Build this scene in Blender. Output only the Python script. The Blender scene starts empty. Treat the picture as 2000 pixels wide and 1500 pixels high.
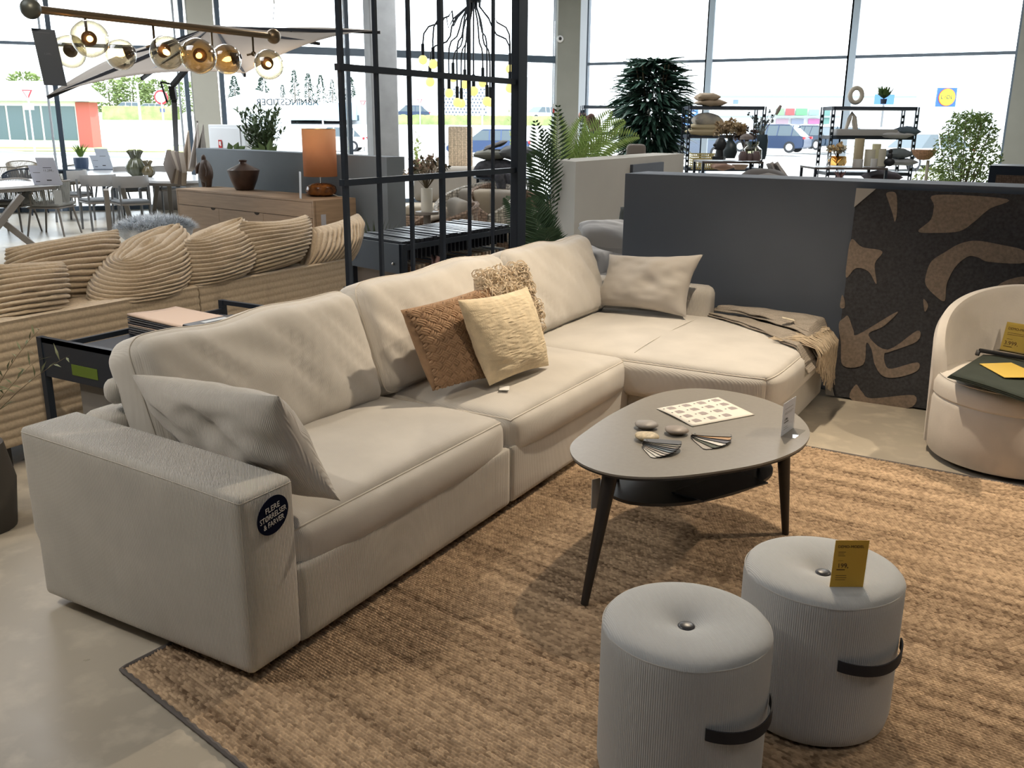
import bpy, bmesh, math, random
from math import sin, cos, pi, radians, sqrt
from mathutils import Vector, Matrix, noise
V = Vector
S = bpy.context.scene
COL = S.collection
random.seed(7)

# ---------------------------------------------------------------- camera
F = 1807.0
EYE = V((0, 0, 1.62))
RM = Matrix(((0.86445461, -0.14223653, 0.48216906),
             (0.50265386, 0.23011402, -0.83329865),
             (0.00757165, 0.96271299, 0.27041886)))      # camera axes: right, up, back
cd = bpy.data.cameras.new('camera'); cam = bpy.data.objects.new('camera', cd); COL.objects.link(cam)
cam.matrix_world = Matrix.Translation(EYE) @ RM.to_4x4()
cd.sensor_fit = 'HORIZONTAL'; cd.sensor_width = 36; cd.lens = 36*F/2000; cd.clip_end = 900; cd.clip_start = 0.05
S.camera = cam
# ---------------------------------------------------------------- world, sun, lamps, exposure
S.view_settings.view_transform = 'Standard'; S.view_settings.look = 'None'
S.view_settings.gamma = 1; S.view_settings.use_curve_mapping = False
S.view_settings.exposure = 0.0
W = bpy.data.worlds.new('world'); S.world = W; W.use_nodes = True
bg = W.node_tree.nodes['Background']; bg.inputs[0].default_value = (0.86, 0.93, 1, 1); bg.inputs[1].default_value = 5.5
S.cycles.max_bounces = 6; S.cycles.diffuse_bounces = 3; S.cycles.glossy_bounces = 3; S.cycles.transmission_bounces = 4
S.cycles.transparent_max_bounces = 16; S.cycles.caustics_reflective = False; S.cycles.caustics_refractive = False
S.cycles.sample_clamp_indirect = 6
def lamp(name, typ, loc, energy, col, target=None, **kw):
    l = bpy.data.lights.new(name, typ); o = bpy.data.objects.new(name, l); COL.objects.link(o)
    l.energy = energy; l.color = col; o.location = loc
    for k, v in kw.items(): setattr(l, k, v)
    if target is not None:
        o.rotation_euler = (V(target)-V(loc)).to_track_quat('-Z', 'Y').to_euler()
    return o
WARM = (1.0, 0.83, 0.62)
lamp('sun', 'SUN', (0, 40, 40), 6.0, (1, 0.95, 0.86), target=(2, 0, 10), angle=radians(0.6))
def spot(loc, tgt, e, size=75, blend=0.6, rad=0.05, col=WARM):
    lamp('ceiling_or_fill_spot', 'SPOT', loc, e, col, target=tgt, spot_size=radians(size), spot_blend=blend, shadow_soft_size=rad)
spot((-1.35, 4.75, 2.85), (-1.4, 4.0, 0.3), 280, 110, 0.8, 0.04)
spot((1.3, 4.7, 2.9), (0.45, 4.2, 0.0), 300, 78, 0.9, 0.05)
spot((2.0, 2.6, 3.0), (1.0, 2.3, 0.0), 60, 70, 0.9, 0.05)
spot((-0.5, 2.3, 3.0), (-2.35, 3.75, 0.7), 90, 36, 0.9, 0.05)
spot((-3.4, 0.4, 3.1), (-3.0, 1.2, 0.0), 110, 100, 0.8, 0.05, (1, 0.88, 0.70))
spot((-2.4, 1.6, 3.1), (-4.4, 3.2, 0.8), 130, 80, 0.8)  # set on the camera side as frontal fill for the ribbed cushions
spot((-4.3, 5.2, 3.0), (-3.6, 4.2, 0.3), 90, 90, 0.8)
spot((-2.6, 6.5, 3.2), (-2.8, 7.0, 0.5), 70, 70, 0.8, 0.05, (1, 0.96, 0.9))  # added fill spot, brightens the grey sofa cushions and pale wall
spot((-6.5, 7.0, 3.2), (-7.5, 8.0, 0.8), 80, 90, 0.8)
for (x, y, e, c) in ((0.8, -0.6, 22, (0.96, 0.97, 1)), (-5.0, 0.5, 70, (0.93, 0.96, 1)), (-1.5, 9.5, 80, (1, 0.93, 0.86)), (-7.5, 5.5, 110, (0.97, 0.97, 1)), (-12.5, 8.5, 260, (0.93, 0.97, 1)), (-7.5, 13, 260, (0.95, 0.98, 1)), (-2.5, 16.5, 260, (0.95, 0.98, 1))):
    lamp('ceiling_fill_light', 'AREA', (x, y, 4.45), e, c, target=(x, y, 0), shape='RECTANGLE', size=2.4, size_y=2.4)  # unseen area lights added overhead as fill, strongest near the windows

# ---------------------------------------------------------------- picture point -> place
def dray(u, v): return RM @ V(((u-1000)/F, -(v-750)/F, -1))
def pz(u, v, z=0):
    d = dray(u, v); return EYE + d*((z-1.62)/d.z)
def px(u, v, x):
    d = dray(u, v); return EYE + d*(x/d.x)
def py(u, v, y):
    d = dray(u, v); return EYE + d*(y/d.y)
FH = V((-0.50083, 0.86554, 0)); RH = V((0.86554, 0.50083, 0))
def pd(u, v, d):
    r = dray(u, v); return EYE + r*(d/(r.x*FH.x+r.y*FH.y))

# ---------------------------------------------------------------- materials
MATS = {}
def mat(name, col, rough=0.6, metal=0.0, kind=None, sc=1.0, amt=0.15, bump=0.3, dist=0.002, col2=None, dirv=(1, 1, 0), emit=0, spec=0.5, sheen=0, alpha=1):
    if name in MATS: return MATS[name]
    m = bpy.data.materials.new(name); MATS[name] = m; m.use_nodes = True
    nt = m.node_tree; N = nt.nodes; L = nt.links; b = N['Principled BSDF']
    b.inputs['Base Color'].default_value = (*col, 1); b.inputs['Roughness'].default_value = rough
    b.inputs['Metallic'].default_value = metal; b.inputs['Specular IOR Level'].default_value = spec
    if sheen: b.inputs['Sheen Weight'].default_value = sheen
    if emit:
        b.inputs['Emission Color'].default_value = (*col, 1); b.inputs['Emission Strength'].default_value = emit
    m.diffuse_color = (*col, 1)
    tc = N.new('ShaderNodeTexCoord')
    def noisetex(scale, detail=4, vec=None):
        n = N.new('ShaderNodeTexNoise'); n.inputs['Scale'].default_value = scale; n.inputs['Detail'].default_value = detail
        L.new(vec or tc.outputs['Object'], n.inputs['Vector']); return n
    def mapping(s, rot=(0, 0, 0)):
        mp = N.new('ShaderNodeMapping'); mp.inputs['Scale'].default_value = s; mp.inputs['Rotation'].default_value = rot
        L.new(tc.outputs['Object'], mp.inputs['Vector']); return mp.outputs[0]
    def mixc(fac, c1, c2, f0=0.3, f1=0.7):
        r = N.new('ShaderNodeMapRange'); r.inputs[1].default_value = f0; r.inputs[2].default_value = f1; L.new(fac, r.inputs[0])
        mx = N.new('ShaderNodeMix'); mx.data_type = 'RGBA'; L.new(r.outputs[0], mx.inputs[0])
        for i, c in ((6, c1), (7, c2)):
            if isinstance(c, tuple): mx.inputs[i].default_value = (*c, 1)
            else: L.new(c, mx.inputs[i])
        return mx.outputs[2]
    def setbump(h, strength, distance):
        bp = N.new('ShaderNodeBump'); bp.inputs['Strength'].default_value = strength; bp.inputs['Distance'].default_value = distance
        L.new(h, bp.inputs['Height']); L.new(bp.outputs[0], b.inputs['Normal'])
    dark = tuple(c*(1-amt) for c in col); light = tuple(min(1, c*(1+amt)) for c in col)
    if col2 is not None: light = col2
    if kind == 'noise':
        n = noisetex(sc); L.new(mixc(n.outputs[0], dark if col2 is None else col, light), b.inputs['Base Color'])
        n2 = noisetex(sc*12, 3); setbump(n2.outputs[0], bump, dist)
    elif kind == 'rib':      # fine corduroy: thin ribs plus soft velvet mottling
        n = noisetex(5, 4); L.new(mixc(n.outputs[0], dark, light, 0.35, 0.65), b.inputs['Base Color'])
        dt = N.new('ShaderNodeVectorMath'); dt.operation = 'DOT_PRODUCT'; dt.inputs[1].default_value = dirv
        L.new(tc.outputs['Object'], dt.inputs[0])
        mu = N.new('ShaderNodeMath'); mu.operation = 'MULTIPLY'; mu.inputs[1].default_value = 2*pi/sc; L.new(dt.outputs['Value'], mu.inputs[0])
        sn = N.new('ShaderNodeMath'); sn.operation = 'SINE'; L.new(mu.outputs[0], sn.inputs[0])
        setbump(sn.outputs[0], bump, dist)
    elif kind == 'wood':
        vec = mapping((sc*dirv[0], sc*dirv[1], sc*dirv[2])); n = noisetex(1, 5, vec)
        L.new(mixc(n.outputs[0], dark, light), b.inputs['Base Color']); setbump(n.outputs[0], bump, dist)
    elif kind == 'weave':
        w1 = N.new('ShaderNodeTexVoronoi'); w1.inputs['Scale'].default_value = sc; w1.inputs['Randomness'].default_value = 0.35
        L.new(tc.outputs['Object'], w1.inputs['Vector'])
        L.new(mixc(w1.outputs['Distance'], light, dark, 0.1, 0.7), b.inputs['Base Color'])
        iv = N.new('ShaderNodeMath'); iv.operation = 'MULTIPLY'; iv.inputs[1].default_value = -1; L.new(w1.outputs['Distance'], iv.inputs[0])
        setbump(iv.outputs[0], bump, dist)
    elif kind == 'rug':
        v1 = mapping((62, 112, 62)); vo = N.new('ShaderNodeTexVoronoi'); vo.inputs['Scale'].default_value = 1; vo.inputs['Randomness'].default_value = 0.7
        L.new(v1, vo.inputs['Vector'])
        sep = N.new('ShaderNodeSeparateColor'); L.new(vo.outputs['Color'], sep.inputs[0])
        c1 = mixc(sep.outputs[0], col, col2, 0.0, 0.85)
        v2 = mapping((3.5, 30, 2)); n2 = noisetex(1, 3, v2)
        c2 = mixc(n2.outputs[0], tuple(c*1.1 for c in col), c1, 0.22, 0.5)
        L.new(c2, b.inputs['Base Color'])
        iv = N.new('ShaderNodeMath'); iv.operation = 'MULTIPLY'; iv.inputs[1].default_value = -1; L.new(vo.outputs['Distance'], iv.inputs[0])
        setbump(iv.outputs[0], bump, dist)
    elif kind == 'concrete':
        n = noisetex(1.3, 8); n3 = noisetex(9, 6)
        c1 = mixc(n.outputs[0], dark, col, 0.35, 0.65)
        L.new(mixc(n3.outputs[0], c1, light, 0.52, 0.72), b.inputs['Base Color'])
        r = N.new('ShaderNodeMapRange'); L.new(n3.outputs[0], r.inputs[0]); r.inputs[3].default_value = rough-0.08; r.inputs[4].default_value = rough+0.12
        L.new(r.outputs[0], b.inputs['Roughness'])
    elif kind == 'pile':
        n = noisetex(sc, 3); L.new(mixc(n.outputs[0], dark, light), b.inputs['Base Color']); setbump(n.outputs[0], bump, dist)
    return m
def glassy(name, tint=(1, 1, 1), refl=0.06, rough=0.0):
    if name in MATS: return MATS[name]
    m = bpy.data.materials.new(name); MATS[name] = m; m.use_nodes = True; nt = m.node_tree; N = nt.nodes; L = nt.links
    N.remove(N['Principled BSDF']); out = N['Material Output']
    t = N.new('ShaderNodeBsdfTransparent'); t.inputs[0].default_value = (*tint, 1)
    g = N.new('ShaderNodeBsdfGlossy'); g.inputs['Roughness'].default_value = rough
    lw = N.new('ShaderNodeLayerWeight'); lw.inputs[0].default_value = refl
    mx = N.new('ShaderNodeMixShader'); L.new(lw.outputs['Facing' if refl > 0.3 else 'Fresnel'], mx.inputs[0]); L.new(t.outputs[0], mx.inputs[1]); L.new(g.outputs[0], mx.inputs[2])
    L.new(mx.outputs[0], out.inputs[0]); return m

# ---------------------------------------------------------------- object helpers
def tag(o, label=None, cat=None, group=None, kind=None):
    if label: o['label'] = label
    if cat: o['category'] = cat
    if group: o['group'] = group
    if kind: o['kind'] = kind
    return o
def thing(name, label, cat, loc=(0, 0, 0), rotz=0, group=None):
    o = bpy.data.objects.new(name, None); COL.objects.link(o); o.empty_display_size = 0.1
    o.location = loc; o.rotation_euler = (0, 0, rotz)
    return tag(o, label, cat, group)
def xf(o):
    return Matrix.Translation(o.location) @ Matrix.Rotation(o.rotation_euler[2], 4, 'Z')
def rootof(o):
    while o.parent: o = o.parent
    return o
class B:
    def __init__(s): s.b = bmesh.new(); s.mi = 0
    def faces(s, vs, fs, mi=None):
        bv = [s.b.verts.new(v) for v in vs]; out = []
        for f in fs:
            try:
                fc = s.b.faces.new([bv[i] for i in f]); fc.material_index = s.mi if mi is None else mi; out.append(fc)
            except ValueError: pass
        return out
    def box(s, c, d, rot=None, bev=0):
        x, y, z = d[0]/2, d[1]/2, d[2]/2
        M = rot.to_3x3() if rot is not None else Matrix.Identity(3)
        g = [V((a, b_, e)) for a in (-1, 1) for b_ in (-1, 1) for e in (-1, 1)]
        if bev <= 0:
            vs = [V(c)+M@V((p.x*x, p.y*y, p.z*z)) for p in g]
            s.faces(vs, [(0, 1, 3, 2), (4, 6, 7, 5), (0, 4, 5, 1), (2, 3, 7, 6), (0, 2, 6, 4), (1, 5, 7, 3)])
        else:
            t = bmesh.new(); bmesh.ops.create_cube(t, size=1)
            for v in t.verts: v.co = V((v.co.x*2*x, v.co.y*2*y, v.co.z*2*z))
            bmesh.ops.bevel(t, geom=t.edges[:], offset=bev, segments=2, profile=0.5, affect='EDGES')
            t.verts.index_update()
            s.faces([V(c)+M@v.co for v in t.verts], [[v.index for v in f.verts] for f in t.faces]); t.free()
        return s
    def b2(s, lo, hi, bev=0):
        return s.box([(a+b)/2 for a, b in zip(lo, hi)], [abs(b-a) for a, b in zip(lo, hi)], None, bev)
    def bar(s, p0, p1, w, h=None, bev=0):       # square bar between two points, local z kept upright
        p0, p1 = V(p0), V(p1); d = p1-p0; h = h or w
        q = d.to_track_quat('Y', 'Z').to_matrix()
        return s.box((p0+p1)/2, (w, d.length, h), q, bev)
    def cyl(s, p0, p1, r0, r1=None, n=12, cap=True):
        r1 = r0 if r1 is None else r1
        return s.tube([p0, p1], [r0, r1], n, cap)
    def tube(s, pts, r, n=8, cap=True, closed=False):
        pts = [V(p) for p in pts]; k = len(pts)
        rs = r if isinstance(r, (list, tuple)) else [r]*k
        rings = []; up = None
        for i, p in enumerate(pts):
            if closed: t = pts[(i+1) % k]-pts[i-1]
            else: t = pts[min(i+1, k-1)]-pts[max(i-1, 0)]
            if t.length < 1e-9: t = V((0, 0, 1))
            t.normalize()
            if up is None: up = t.orthogonal().normalized()
            else:
                up = up-t*up.dot(t)
                up = up.normalized() if up.length > 1e-6 else t.orthogonal().normalized()
            w = t.cross(up)
            rings.append([s.b.verts.new(p+(up*cos(2*pi*j/n)+w*sin(2*pi*j/n))*rs[i]) for j in range(n)])
        for i in range(k if closed else k-1):
            a, c = rings[i], rings[(i+1) % k]
            for j in range(n):
                f = s.b.faces.new((a[j], a[(j+1) % n], c[(j+1) % n], c[j])); f.material_index = s.mi
        if cap and not closed:
            for rg in (rings[0][::-1], rings[-1]):
                f = s.b.faces.new(rg); f.material_index = s.mi
        return s
    def lathe(s, prof, c=(0, 0, 0), n=32, fn=None):
        c = V(c); rings = []
        for (r, z) in prof:
            if r < 1e-6: rings.append([s.b.verts.new(c+V((0, 0, z)))])
            else:
                ring = []
                for j in range(n):
                    a = 2*pi*j/n; rr = r*(fn(a, z) if fn else 1)
                    ring.append(s.b.verts.new(c+V((rr*cos(a), rr*sin(a), z))))
                rings.append(ring)
        for a, b_ in zip(rings[:-1], rings[1:]):
            for j in range(n):
                k = (j+1) % n
                if len(a) == 1 and len(b_) == 1: continue
                vs = (a[0], b_[k], b_[j]) if len(a) == 1 else ((a[j], a[k], b_[0]) if len(b_) == 1 else (a[j], a[k], b_[k], b_[j]))
                f = s.b.faces.new(vs); f.material_index = s.mi
        return s
    def prism(s, poly, z0, z1, M=None, bev=0):
        M = M or Matrix.Identity(4); n = len(poly)
        lo = [s.b.verts.new(M@V((p[0], p[1], z0))) for p in poly]; hi = [s.b.verts.new(M@V((p[0], p[1], z1))) for p in poly]
        fs = [s.b.faces.new(lo[::-1]), s.b.faces.new(hi)]
        for i in range(n): fs.append(s.b.faces.new((lo[i], lo[(i+1) % n], hi[(i+1) % n], hi[i])))
        for f in fs: f.material_index = s.mi
        return s
    def ball(s, c, r, seg=16, rings=10, fn=None):
        if not isinstance(r, (tuple, list)): r = (r, r, r)
        t = bmesh.new(); bmesh.ops.create_uvsphere(t, u_segments=seg, v_segments=rings, radius=1)
        t.verts.index_update(); vs = []
        for v in t.verts:
            p = V((v.co.x*r[0], v.co.y*r[1], v.co.z*r[2]))
            if fn: p = fn(p)
            vs.append(V(c)+p)
        s.faces(vs, [[v.index for v in f.verts] for f in t.faces]); t.free(); return s
    def leaf(s, p, d, ln, w, up=V((0, 0, 1)), bend=0.0, mi=None):
        p = V(p); d = V(d).normalized(); sd = d.cross(up)
        sd = sd.normalized() if sd.length > 1e-4 else V((1, 0, 0)); nn = sd.cross(d)
        a = p+d*ln*0.45+nn*bend*ln*0.5; tip = p+d*ln-nn*bend*ln*0.4
        s.faces([p, a+sd*w/2, tip, a-sd*w/2], [(0, 1, 2, 3)], mi); return s
    def done(s, name, m, parent=None, smooth=True, world=False, sharp=0.7, mats=None, recalc=True):
        if recalc: bmesh.ops.recalc_face_normals(s.b, faces=s.b.faces[:])
        me = bpy.data.meshes.new(name); org = V((0, 0, 0))
        if parent is not None:
            if world: s.b.transform(xf(rootof(parent)).inverted())
        else:
            xs = [v.co for v in s.b.verts]
            lo = V([min(c[i] for c in xs) for i in range(3)]); hi = V([max(c[i] for c in xs) for i in range(3)])
            org = V(((lo.x+hi.x)/2, (lo.y+hi.y)/2, lo.z)); s.b.transform(Matrix.Translation(-org))
        s.b.to_mesh(me); s.b.free()
        for mm in (mats or [m]): me.materials.append(mm)
        if smooth:
            me.polygons.foreach_set('use_smooth', [True]*len(me.polygons))
            try: me.set_sharp_from_angle(angle=sharp)
            except Exception: pass
        o = bpy.data.objects.new(name, me); COL.objects.link(o); o.location = org
        if parent is not None: o.parent = parent
        return o
def kids(o): return [c for c in COL.objects if c.parent == o]
def dup(root, loc, rotz=0, label=None, cat=None, group=None):
    r = root.copy(); COL.objects.link(r); r.location = loc; r.rotation_euler = (0, 0, rotz)
    tag(r, label, cat, group)
    for ch in kids(root):
        c = ch.copy(); COL.objects.link(c); c.parent = r
        for g in kids(ch):
            d = g.copy(); COL.objects.link(d); d.parent = c
    return r
def struct(name, b, m, **kw):
    o = b.done(name, m, **kw); o['kind'] = 'structure'; return o
def text(s, size, m, parent, M, name='lettering', align='CENTER', ext=0.0006, world=False):
    c = bpy.data.curves.new(name, 'FONT'); c.body = s; c.size = size; c.align_x = align; c.align_y = 'CENTER'; c.extrude = ext; c.resolution_u = 3
    t = bpy.data.objects.new(name, c); COL.objects.link(t)
    me = bpy.data.meshes.new_from_object(t.evaluated_get(bpy.context.evaluated_depsgraph_get())); bpy.data.objects.remove(t); bpy.data.curves.remove(c)
    if world: M = xf(rootof(parent)).inverted() @ M
    me.transform(M); me.materials.clear(); me.materials.append(m)
    o = bpy.data.objects.new(name, me); COL.objects.link(o); o.parent = parent; return o
def frame(o, xd, yd):        # matrix with origin o, x axis xd, y axis yd
    x = V(xd).normalized(); y = V(yd); y = (y-x*y.dot(x)).normalized(); z = x.cross(y)
    return Matrix(((x.x, y.x, z.x, o[0]), (x.y, y.y, z.y, o[1]), (x.z, y.z, z.z, o[2]), (0, 0, 0, 1)))
def soft(dims, c, r=0.04, n=16, fn=None, rot=None, nn=None):
    """cushion-like rounded box; returns (B, mapper) - mapper takes box coordinates in -1..1"""
    h = V(dims)/2; rm = min(r, *h)
    def mp(t):
        p = V([h[i]*t[i] for i in range(3)]); q = V([max(-(h[i]-rm), min(h[i]-rm, p[i])) for i in range(3)]); d = p-q
        if d.length > 1e-9: p = q+d.normalized()*rm
        if fn: p = fn(p, t)
        if rot is not None: p = rot@p
        return V(c)+p
    ns = nn or (n, n, n); b = B(); cache = {}
    def cs(i, k): return sin(pi/2*(2*i/ns[k]-1))
    def vert(i, j, k):
        key = (i, j, k)
        if key not in cache: cache[key] = b.b.verts.new(mp((cs(i, 0), cs(j, 1), cs(k, 2))))
        return cache[key]
    def side(ax, val):
        a, c_ = [k for k in range(3) if k != ax]
        for i in range(ns[a]):
            for j in range(ns[c_]):
                q = []
                for (di, dj) in ((0, 0), (1, 0), (1, 1), (0, 1)):
                    idx = [0, 0, 0]; idx[ax] = val; idx[a] = i+di; idx[c_] = j+dj; q.append(vert(*idx))
                b.b.faces.new(q)
    for ax in range(3):
        side(ax, 0); side(ax, ns[ax])
    return b, mp
def pillow(name, Q, thick, m, label=None, cat='cushion', parent=None, nu=28, nv=28, ribs=0, ramp=0.0, pinch=0.05, wr=0.006, seed=0, fn=None, group=None, sag=0.0, ribdir=1):
    TL, TR, BR, BL = [V(q) for q in Q]
    nrm = (TR-TL).cross(BL-TL).normalized()
    ctr = (TL+TR+BR+BL)/4
    if nrm.dot(EYE-ctr) < 0: nrm = -nrm
    b = B(); cache = {}; rib = {}
    span = (((TL-BL)+(TR-BR)).length if ribdir else ((TR-TL)+(BR-BL)).length)/2; arc = [0.0]; NT = 400      # arc length over the swollen profile, for even ribs
    def prof(x): return thick/2*max(0, 1-abs(2*x-1)**2.6)**0.5
    for k in range(NT): arc.append(arc[-1]+sqrt((span/NT)**2+(prof((k+1)/NT)-prof(k/NT))**2))
    def pt(u, v, side):
        a, c = 2*u-1, 2*v-1
        p = (TL*(1-u)+TR*u)*(1-v)+(BL*(1-u)+BR*u)*v
        e = (1-abs(a)**2.6)*(1-abs(c)**2.6); t = thick/2*max(e, 0)**0.5
        k = pinch*((1-a*a)*abs(c)**3+(1-c*c)*abs(a)**3)
        p = p+(ctr-p)*k
        w = noise.noise(V((u*3.1+seed, v*3.1, seed*1.7)))*wr*2+noise.noise(V((u*8+seed, v*8, seed)))*wr
        ee = max(e, 0)**0.4
        if fn: w += fn(u, v)
        p = p+nrm*side*(t+w*ee)
        p.z -= sag*(1-a*a)*(1-v)
        return p
    def vert(i, j, side):
        if i in (0, nu) or j in (0, nv): side = 0
        key = (i, j, side)
        if key not in cache:
            u, v = 0.5-0.5*cos(pi*i/nu)*1, j/nv
            if not (ribs and not ribdir): u = 0.5*(i/nu)+0.5*u
            v = 0.5-0.5*cos(pi*v) if ribs and ribdir else 0.5*v+0.5*(0.5-0.5*cos(pi*v))
            cache[key] = b.b.verts.new(pt(u, v, side))
            if ribs:
                x = (v if ribdir else u)+0.012*noise.noise(V((u*2, v*2, seed+3))); x = max(0, min(0.9999, x)); s_ = arc[int(x*NT)]+(arc[int(x*NT)+1]-arc[int(x*NT)])*(x*NT-int(x*NT))
                rib[cache[key]] = ramp*(abs(sin(pi*ribs*s_/span))**0.6-0.7)*(1+0.25*noise.noise(V((u*9, v*9, seed))))
        return cache[key]
    for side in (1, -1):
        for i in range(nu):
            for j in range(nv):
                vs = [vert(i, j, side), vert(i+1, j, side), vert(i+1, j+1, side), vert(i, j+1, side)]
                try: b.b.faces.new(vs)
                except ValueError: pass
    if ribs:
        bmesh.ops.recalc_face_normals(b.b, faces=b.b.faces[:]); b.b.normal_update()
        out = sum(((v_.co-ctr).normalized().dot(v_.normal)) for v_ in rib) > 0
        for v_, h in rib.items(): v_.co = v_.co+v_.normal*(h if out else -h)*0.8
    o = b.done(name, m, parent, world=parent is not None)
    if parent is None: tag(o, label, cat, group)
    return o
# ================================================================ ROOM
STEEL = mat('dark_steel', (0.035, 0.055, 0.085), 0.45)
CONC = mat('floor_concrete', (0.49, 0.44, 0.36), 0.30, kind='concrete', amt=0.16)
WHITE = mat('wall_white', (0.30, 0.29, 0.28), 0.8, kind='noise', sc=3, amt=0.03, bump=0.05)
b = B(); b.b2((-26, -8, -0.15), (7.3, 20.95, 0)); struct('floor', b, CONC, smooth=False)
b = B(); b.b2((-26, -8, 4.9), (7.3, 21.2, 5.05)); struct('ceiling', b, mat('ceiling_white', (0.6, 0.6, 0.6), 0.9), smooth=False)
b = B(); b.b2((-26, -8.2, 0), (7.3, -8, 4.9)); struct('wall_back', b, WHITE, smooth=False)
b = B(); b.b2((7.1, -8, 0), (7.3, 21, 4.9)); struct('wall_right', b, WHITE, smooth=False)
b = B(); b.b2((-26.2, -8, 0), (-26, -2, 4.9)); struct('wall_left', b, WHITE, smooth=False)
GA = V((-16.3, 10.5, 0)); GD = V((0.6015, 0.799, 0)).normalized(); GN = V((GD.y, -GD.x, 0))     # left glass wall, GN points inside
def onglass(u, v=200):
    d = dray(u, v); t = (GA-EYE).dot(GN)/d.dot(GN); return EYE+d*t
def onright(u, v=130): return py(u, v, 20.9)
MULL = mat('window_frame_steel', (0.09, 0.125, 0.17), 0.4)
PANE = glassy('window_glass', (0.97, 0.985, 0.985), 0.12)
PALE = mat('pale_trim_lit_face', (0.35, 0.38, 0.42), 0.5)  # pale strip colour; on mullions it paints their lit side
def window(idx, P0, P1, nrm, zt, th, tw=0.07, w=0.08, dep=0.16, label=None):
    t = thing('window_%d' % idx, None, None, (P0.x, P0.y, 0)); t['kind'] = 'structure'
    d = (P1-P0); d.z = 0; L = d.length; d.normalize(); q = d.to_track_quat('X', 'Z').to_matrix()
    if abs(d.z) < 1e-6: q = Matrix(((d.x, -d.y, 0), (d.y, d.x, 0), (0, 0, 1)))
    b = B()
    for P in (P0, P1): b.box((P.x, P.y, 2.45), (w, dep, 4.9), q)
    mid = (P0+P1)/2
    for z, hh in ((zt, th), (0.04, 0.08), (4.85, 0.1)): b.box((mid.x, mid.y, z), (L, dep*0.8, hh), q)
    b.done('window_frame', MULL, t, smooth=False, world=True)
    b = B(); e = Matrix(((d.x, -d.y, 0), (d.y, d.x, 0), (0, 0, 1)))
    b.box((mid.x, mid.y, 2.45), (L-w, 0.012, 4.78), q); b.done('glass_pane', PANE, t, smooth=False, world=True)
    return t
G0 = V((GA.x, GA.y, 0))-GD*15.5
lus = [None, 112, 367, 436, 681, 771, 1084]
gp = [G0]+[onglass(u) for u in lus[1:]]
gp = [V((p.x, p.y, 0)) for p in gp]
gm = gp[0].lerp(gp[1], 0.5)
wi = 1
for a, c, zt, th in ((gp[0], gm, 2.93, 0.05), (gm, gp[1], 2.93, 0.05), (gp[1], gp[2], 2.93, 0.06), (gp[3], gp[4], 2.98, 0.14), (gp[4], gp[5], 2.98, 0.14), (gp[5], gp[6], 2.98, 0.14)):
    wn = window(wi, a, c, GN, zt, th)
    if wi == 4: WTXT = wn
    wi += 1
rus = [1148, 1380, 1656, 1982]
rp = [V((onright(u).x, 20.9, 0)) for u in rus]
for a, c in zip(rp[:-1], rp[1:]):
    window(wi, a, c, V((0, -1, 0)), 3.0, 0.06, w=0.045, dep=0.12); wi += 1
COLM = mat('column_plaster', (0.22, 0.225, 0.20), 0.8, kind='noise', sc=1.5, amt=0.08, bump=0.1)
CRM = mat('pier_cream', (0.55, 0.54, 0.47), 0.8, kind='noise', sc=1.5, amt=0.05, bump=0.1)
def colbox(name, P0, P1, nrm, d0, d1, m):
    b = B(); A = P0+nrm*d0; C_ = P1+nrm*d0; D = P1+nrm*d1; E_ = P0+nrm*d1
    b.prism([(p.x, p.y) for p in (A, C_, D, E_)], 0, 4.9); return struct(name, b, m, smooth=False)
colbox('wall_pier', gp[2]+GD*0.1, gp[3]-GD*0.08, GN, -0.2, 0.12, CRM)
cA, cB = pd(1088, 150, 19.9), pd(1131, 150, 19.9)
b = B(); b.prism([(q.x, q.y) for q in (cA, cB, cB+FH*0.9, cA+FH*0.9)], 0, 4.9); struct('wall_corner_column', b, COLM, smooth=False)
tA = pd(1131, 150, 20.5); tB = pd(1144, 150, 20.8); b = B(); b.prism([(q.x, q.y) for q in (tA, tB, tB+FH*0.5, tA+FH*0.5)], 0, 4.9); struct('trim_1', b, PALE, smooth=False)
for i, (P_, s_, w_) in enumerate(((gp[1], -1, 0.26), (gp[2], -1, 0.16))):
    b = B(); b.box(tuple(P_+GD*s_*0.14+GN*0.02+V((0, 0, 2.45))), (0.03, w_, 4.9), GD.to_track_quat('X', 'Z').to_matrix()); struct('trim_%d' % (i+2), b, PALE, smooth=False)  # pale boxes added as the lit side of the dark mullions
for i, P_ in enumerate(rp[1:3]):
    b = B(); b.b2((P_.x+0.02, 20.80, 0), (P_.x+0.15, 20.86, 4.9)); struct('trim_%d' % (i+4), b, mat('mullion_lit_side_blue', (0.42, 0.52, 0.64), 0.4), smooth=False)  # light blue strip paints the lit side of each right mullion
xr = onright(1955, 320).x
b = B(); b.b2((xr+0.04, 20.2, 0), (7.3, 21.1, 4.9)); struct('wall_far', b, COLM, smooth=False)
# concrete column standing inside the left glass wall
c0 = pd(746, 200, 15.2); b = B(); b.box((c0.x, c0.y, 2.45), (0.42, 0.42, 4.9), Matrix.Rotation(radians(52), 3, 'Z'), 0.02)
tag(b.done('concrete_column', mat('column_concrete', (0.36, 0.37, 0.38), 0.85, kind='noise', sc=4, amt=0.12, bump=0.2), smooth=False), kind='structure')
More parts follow.
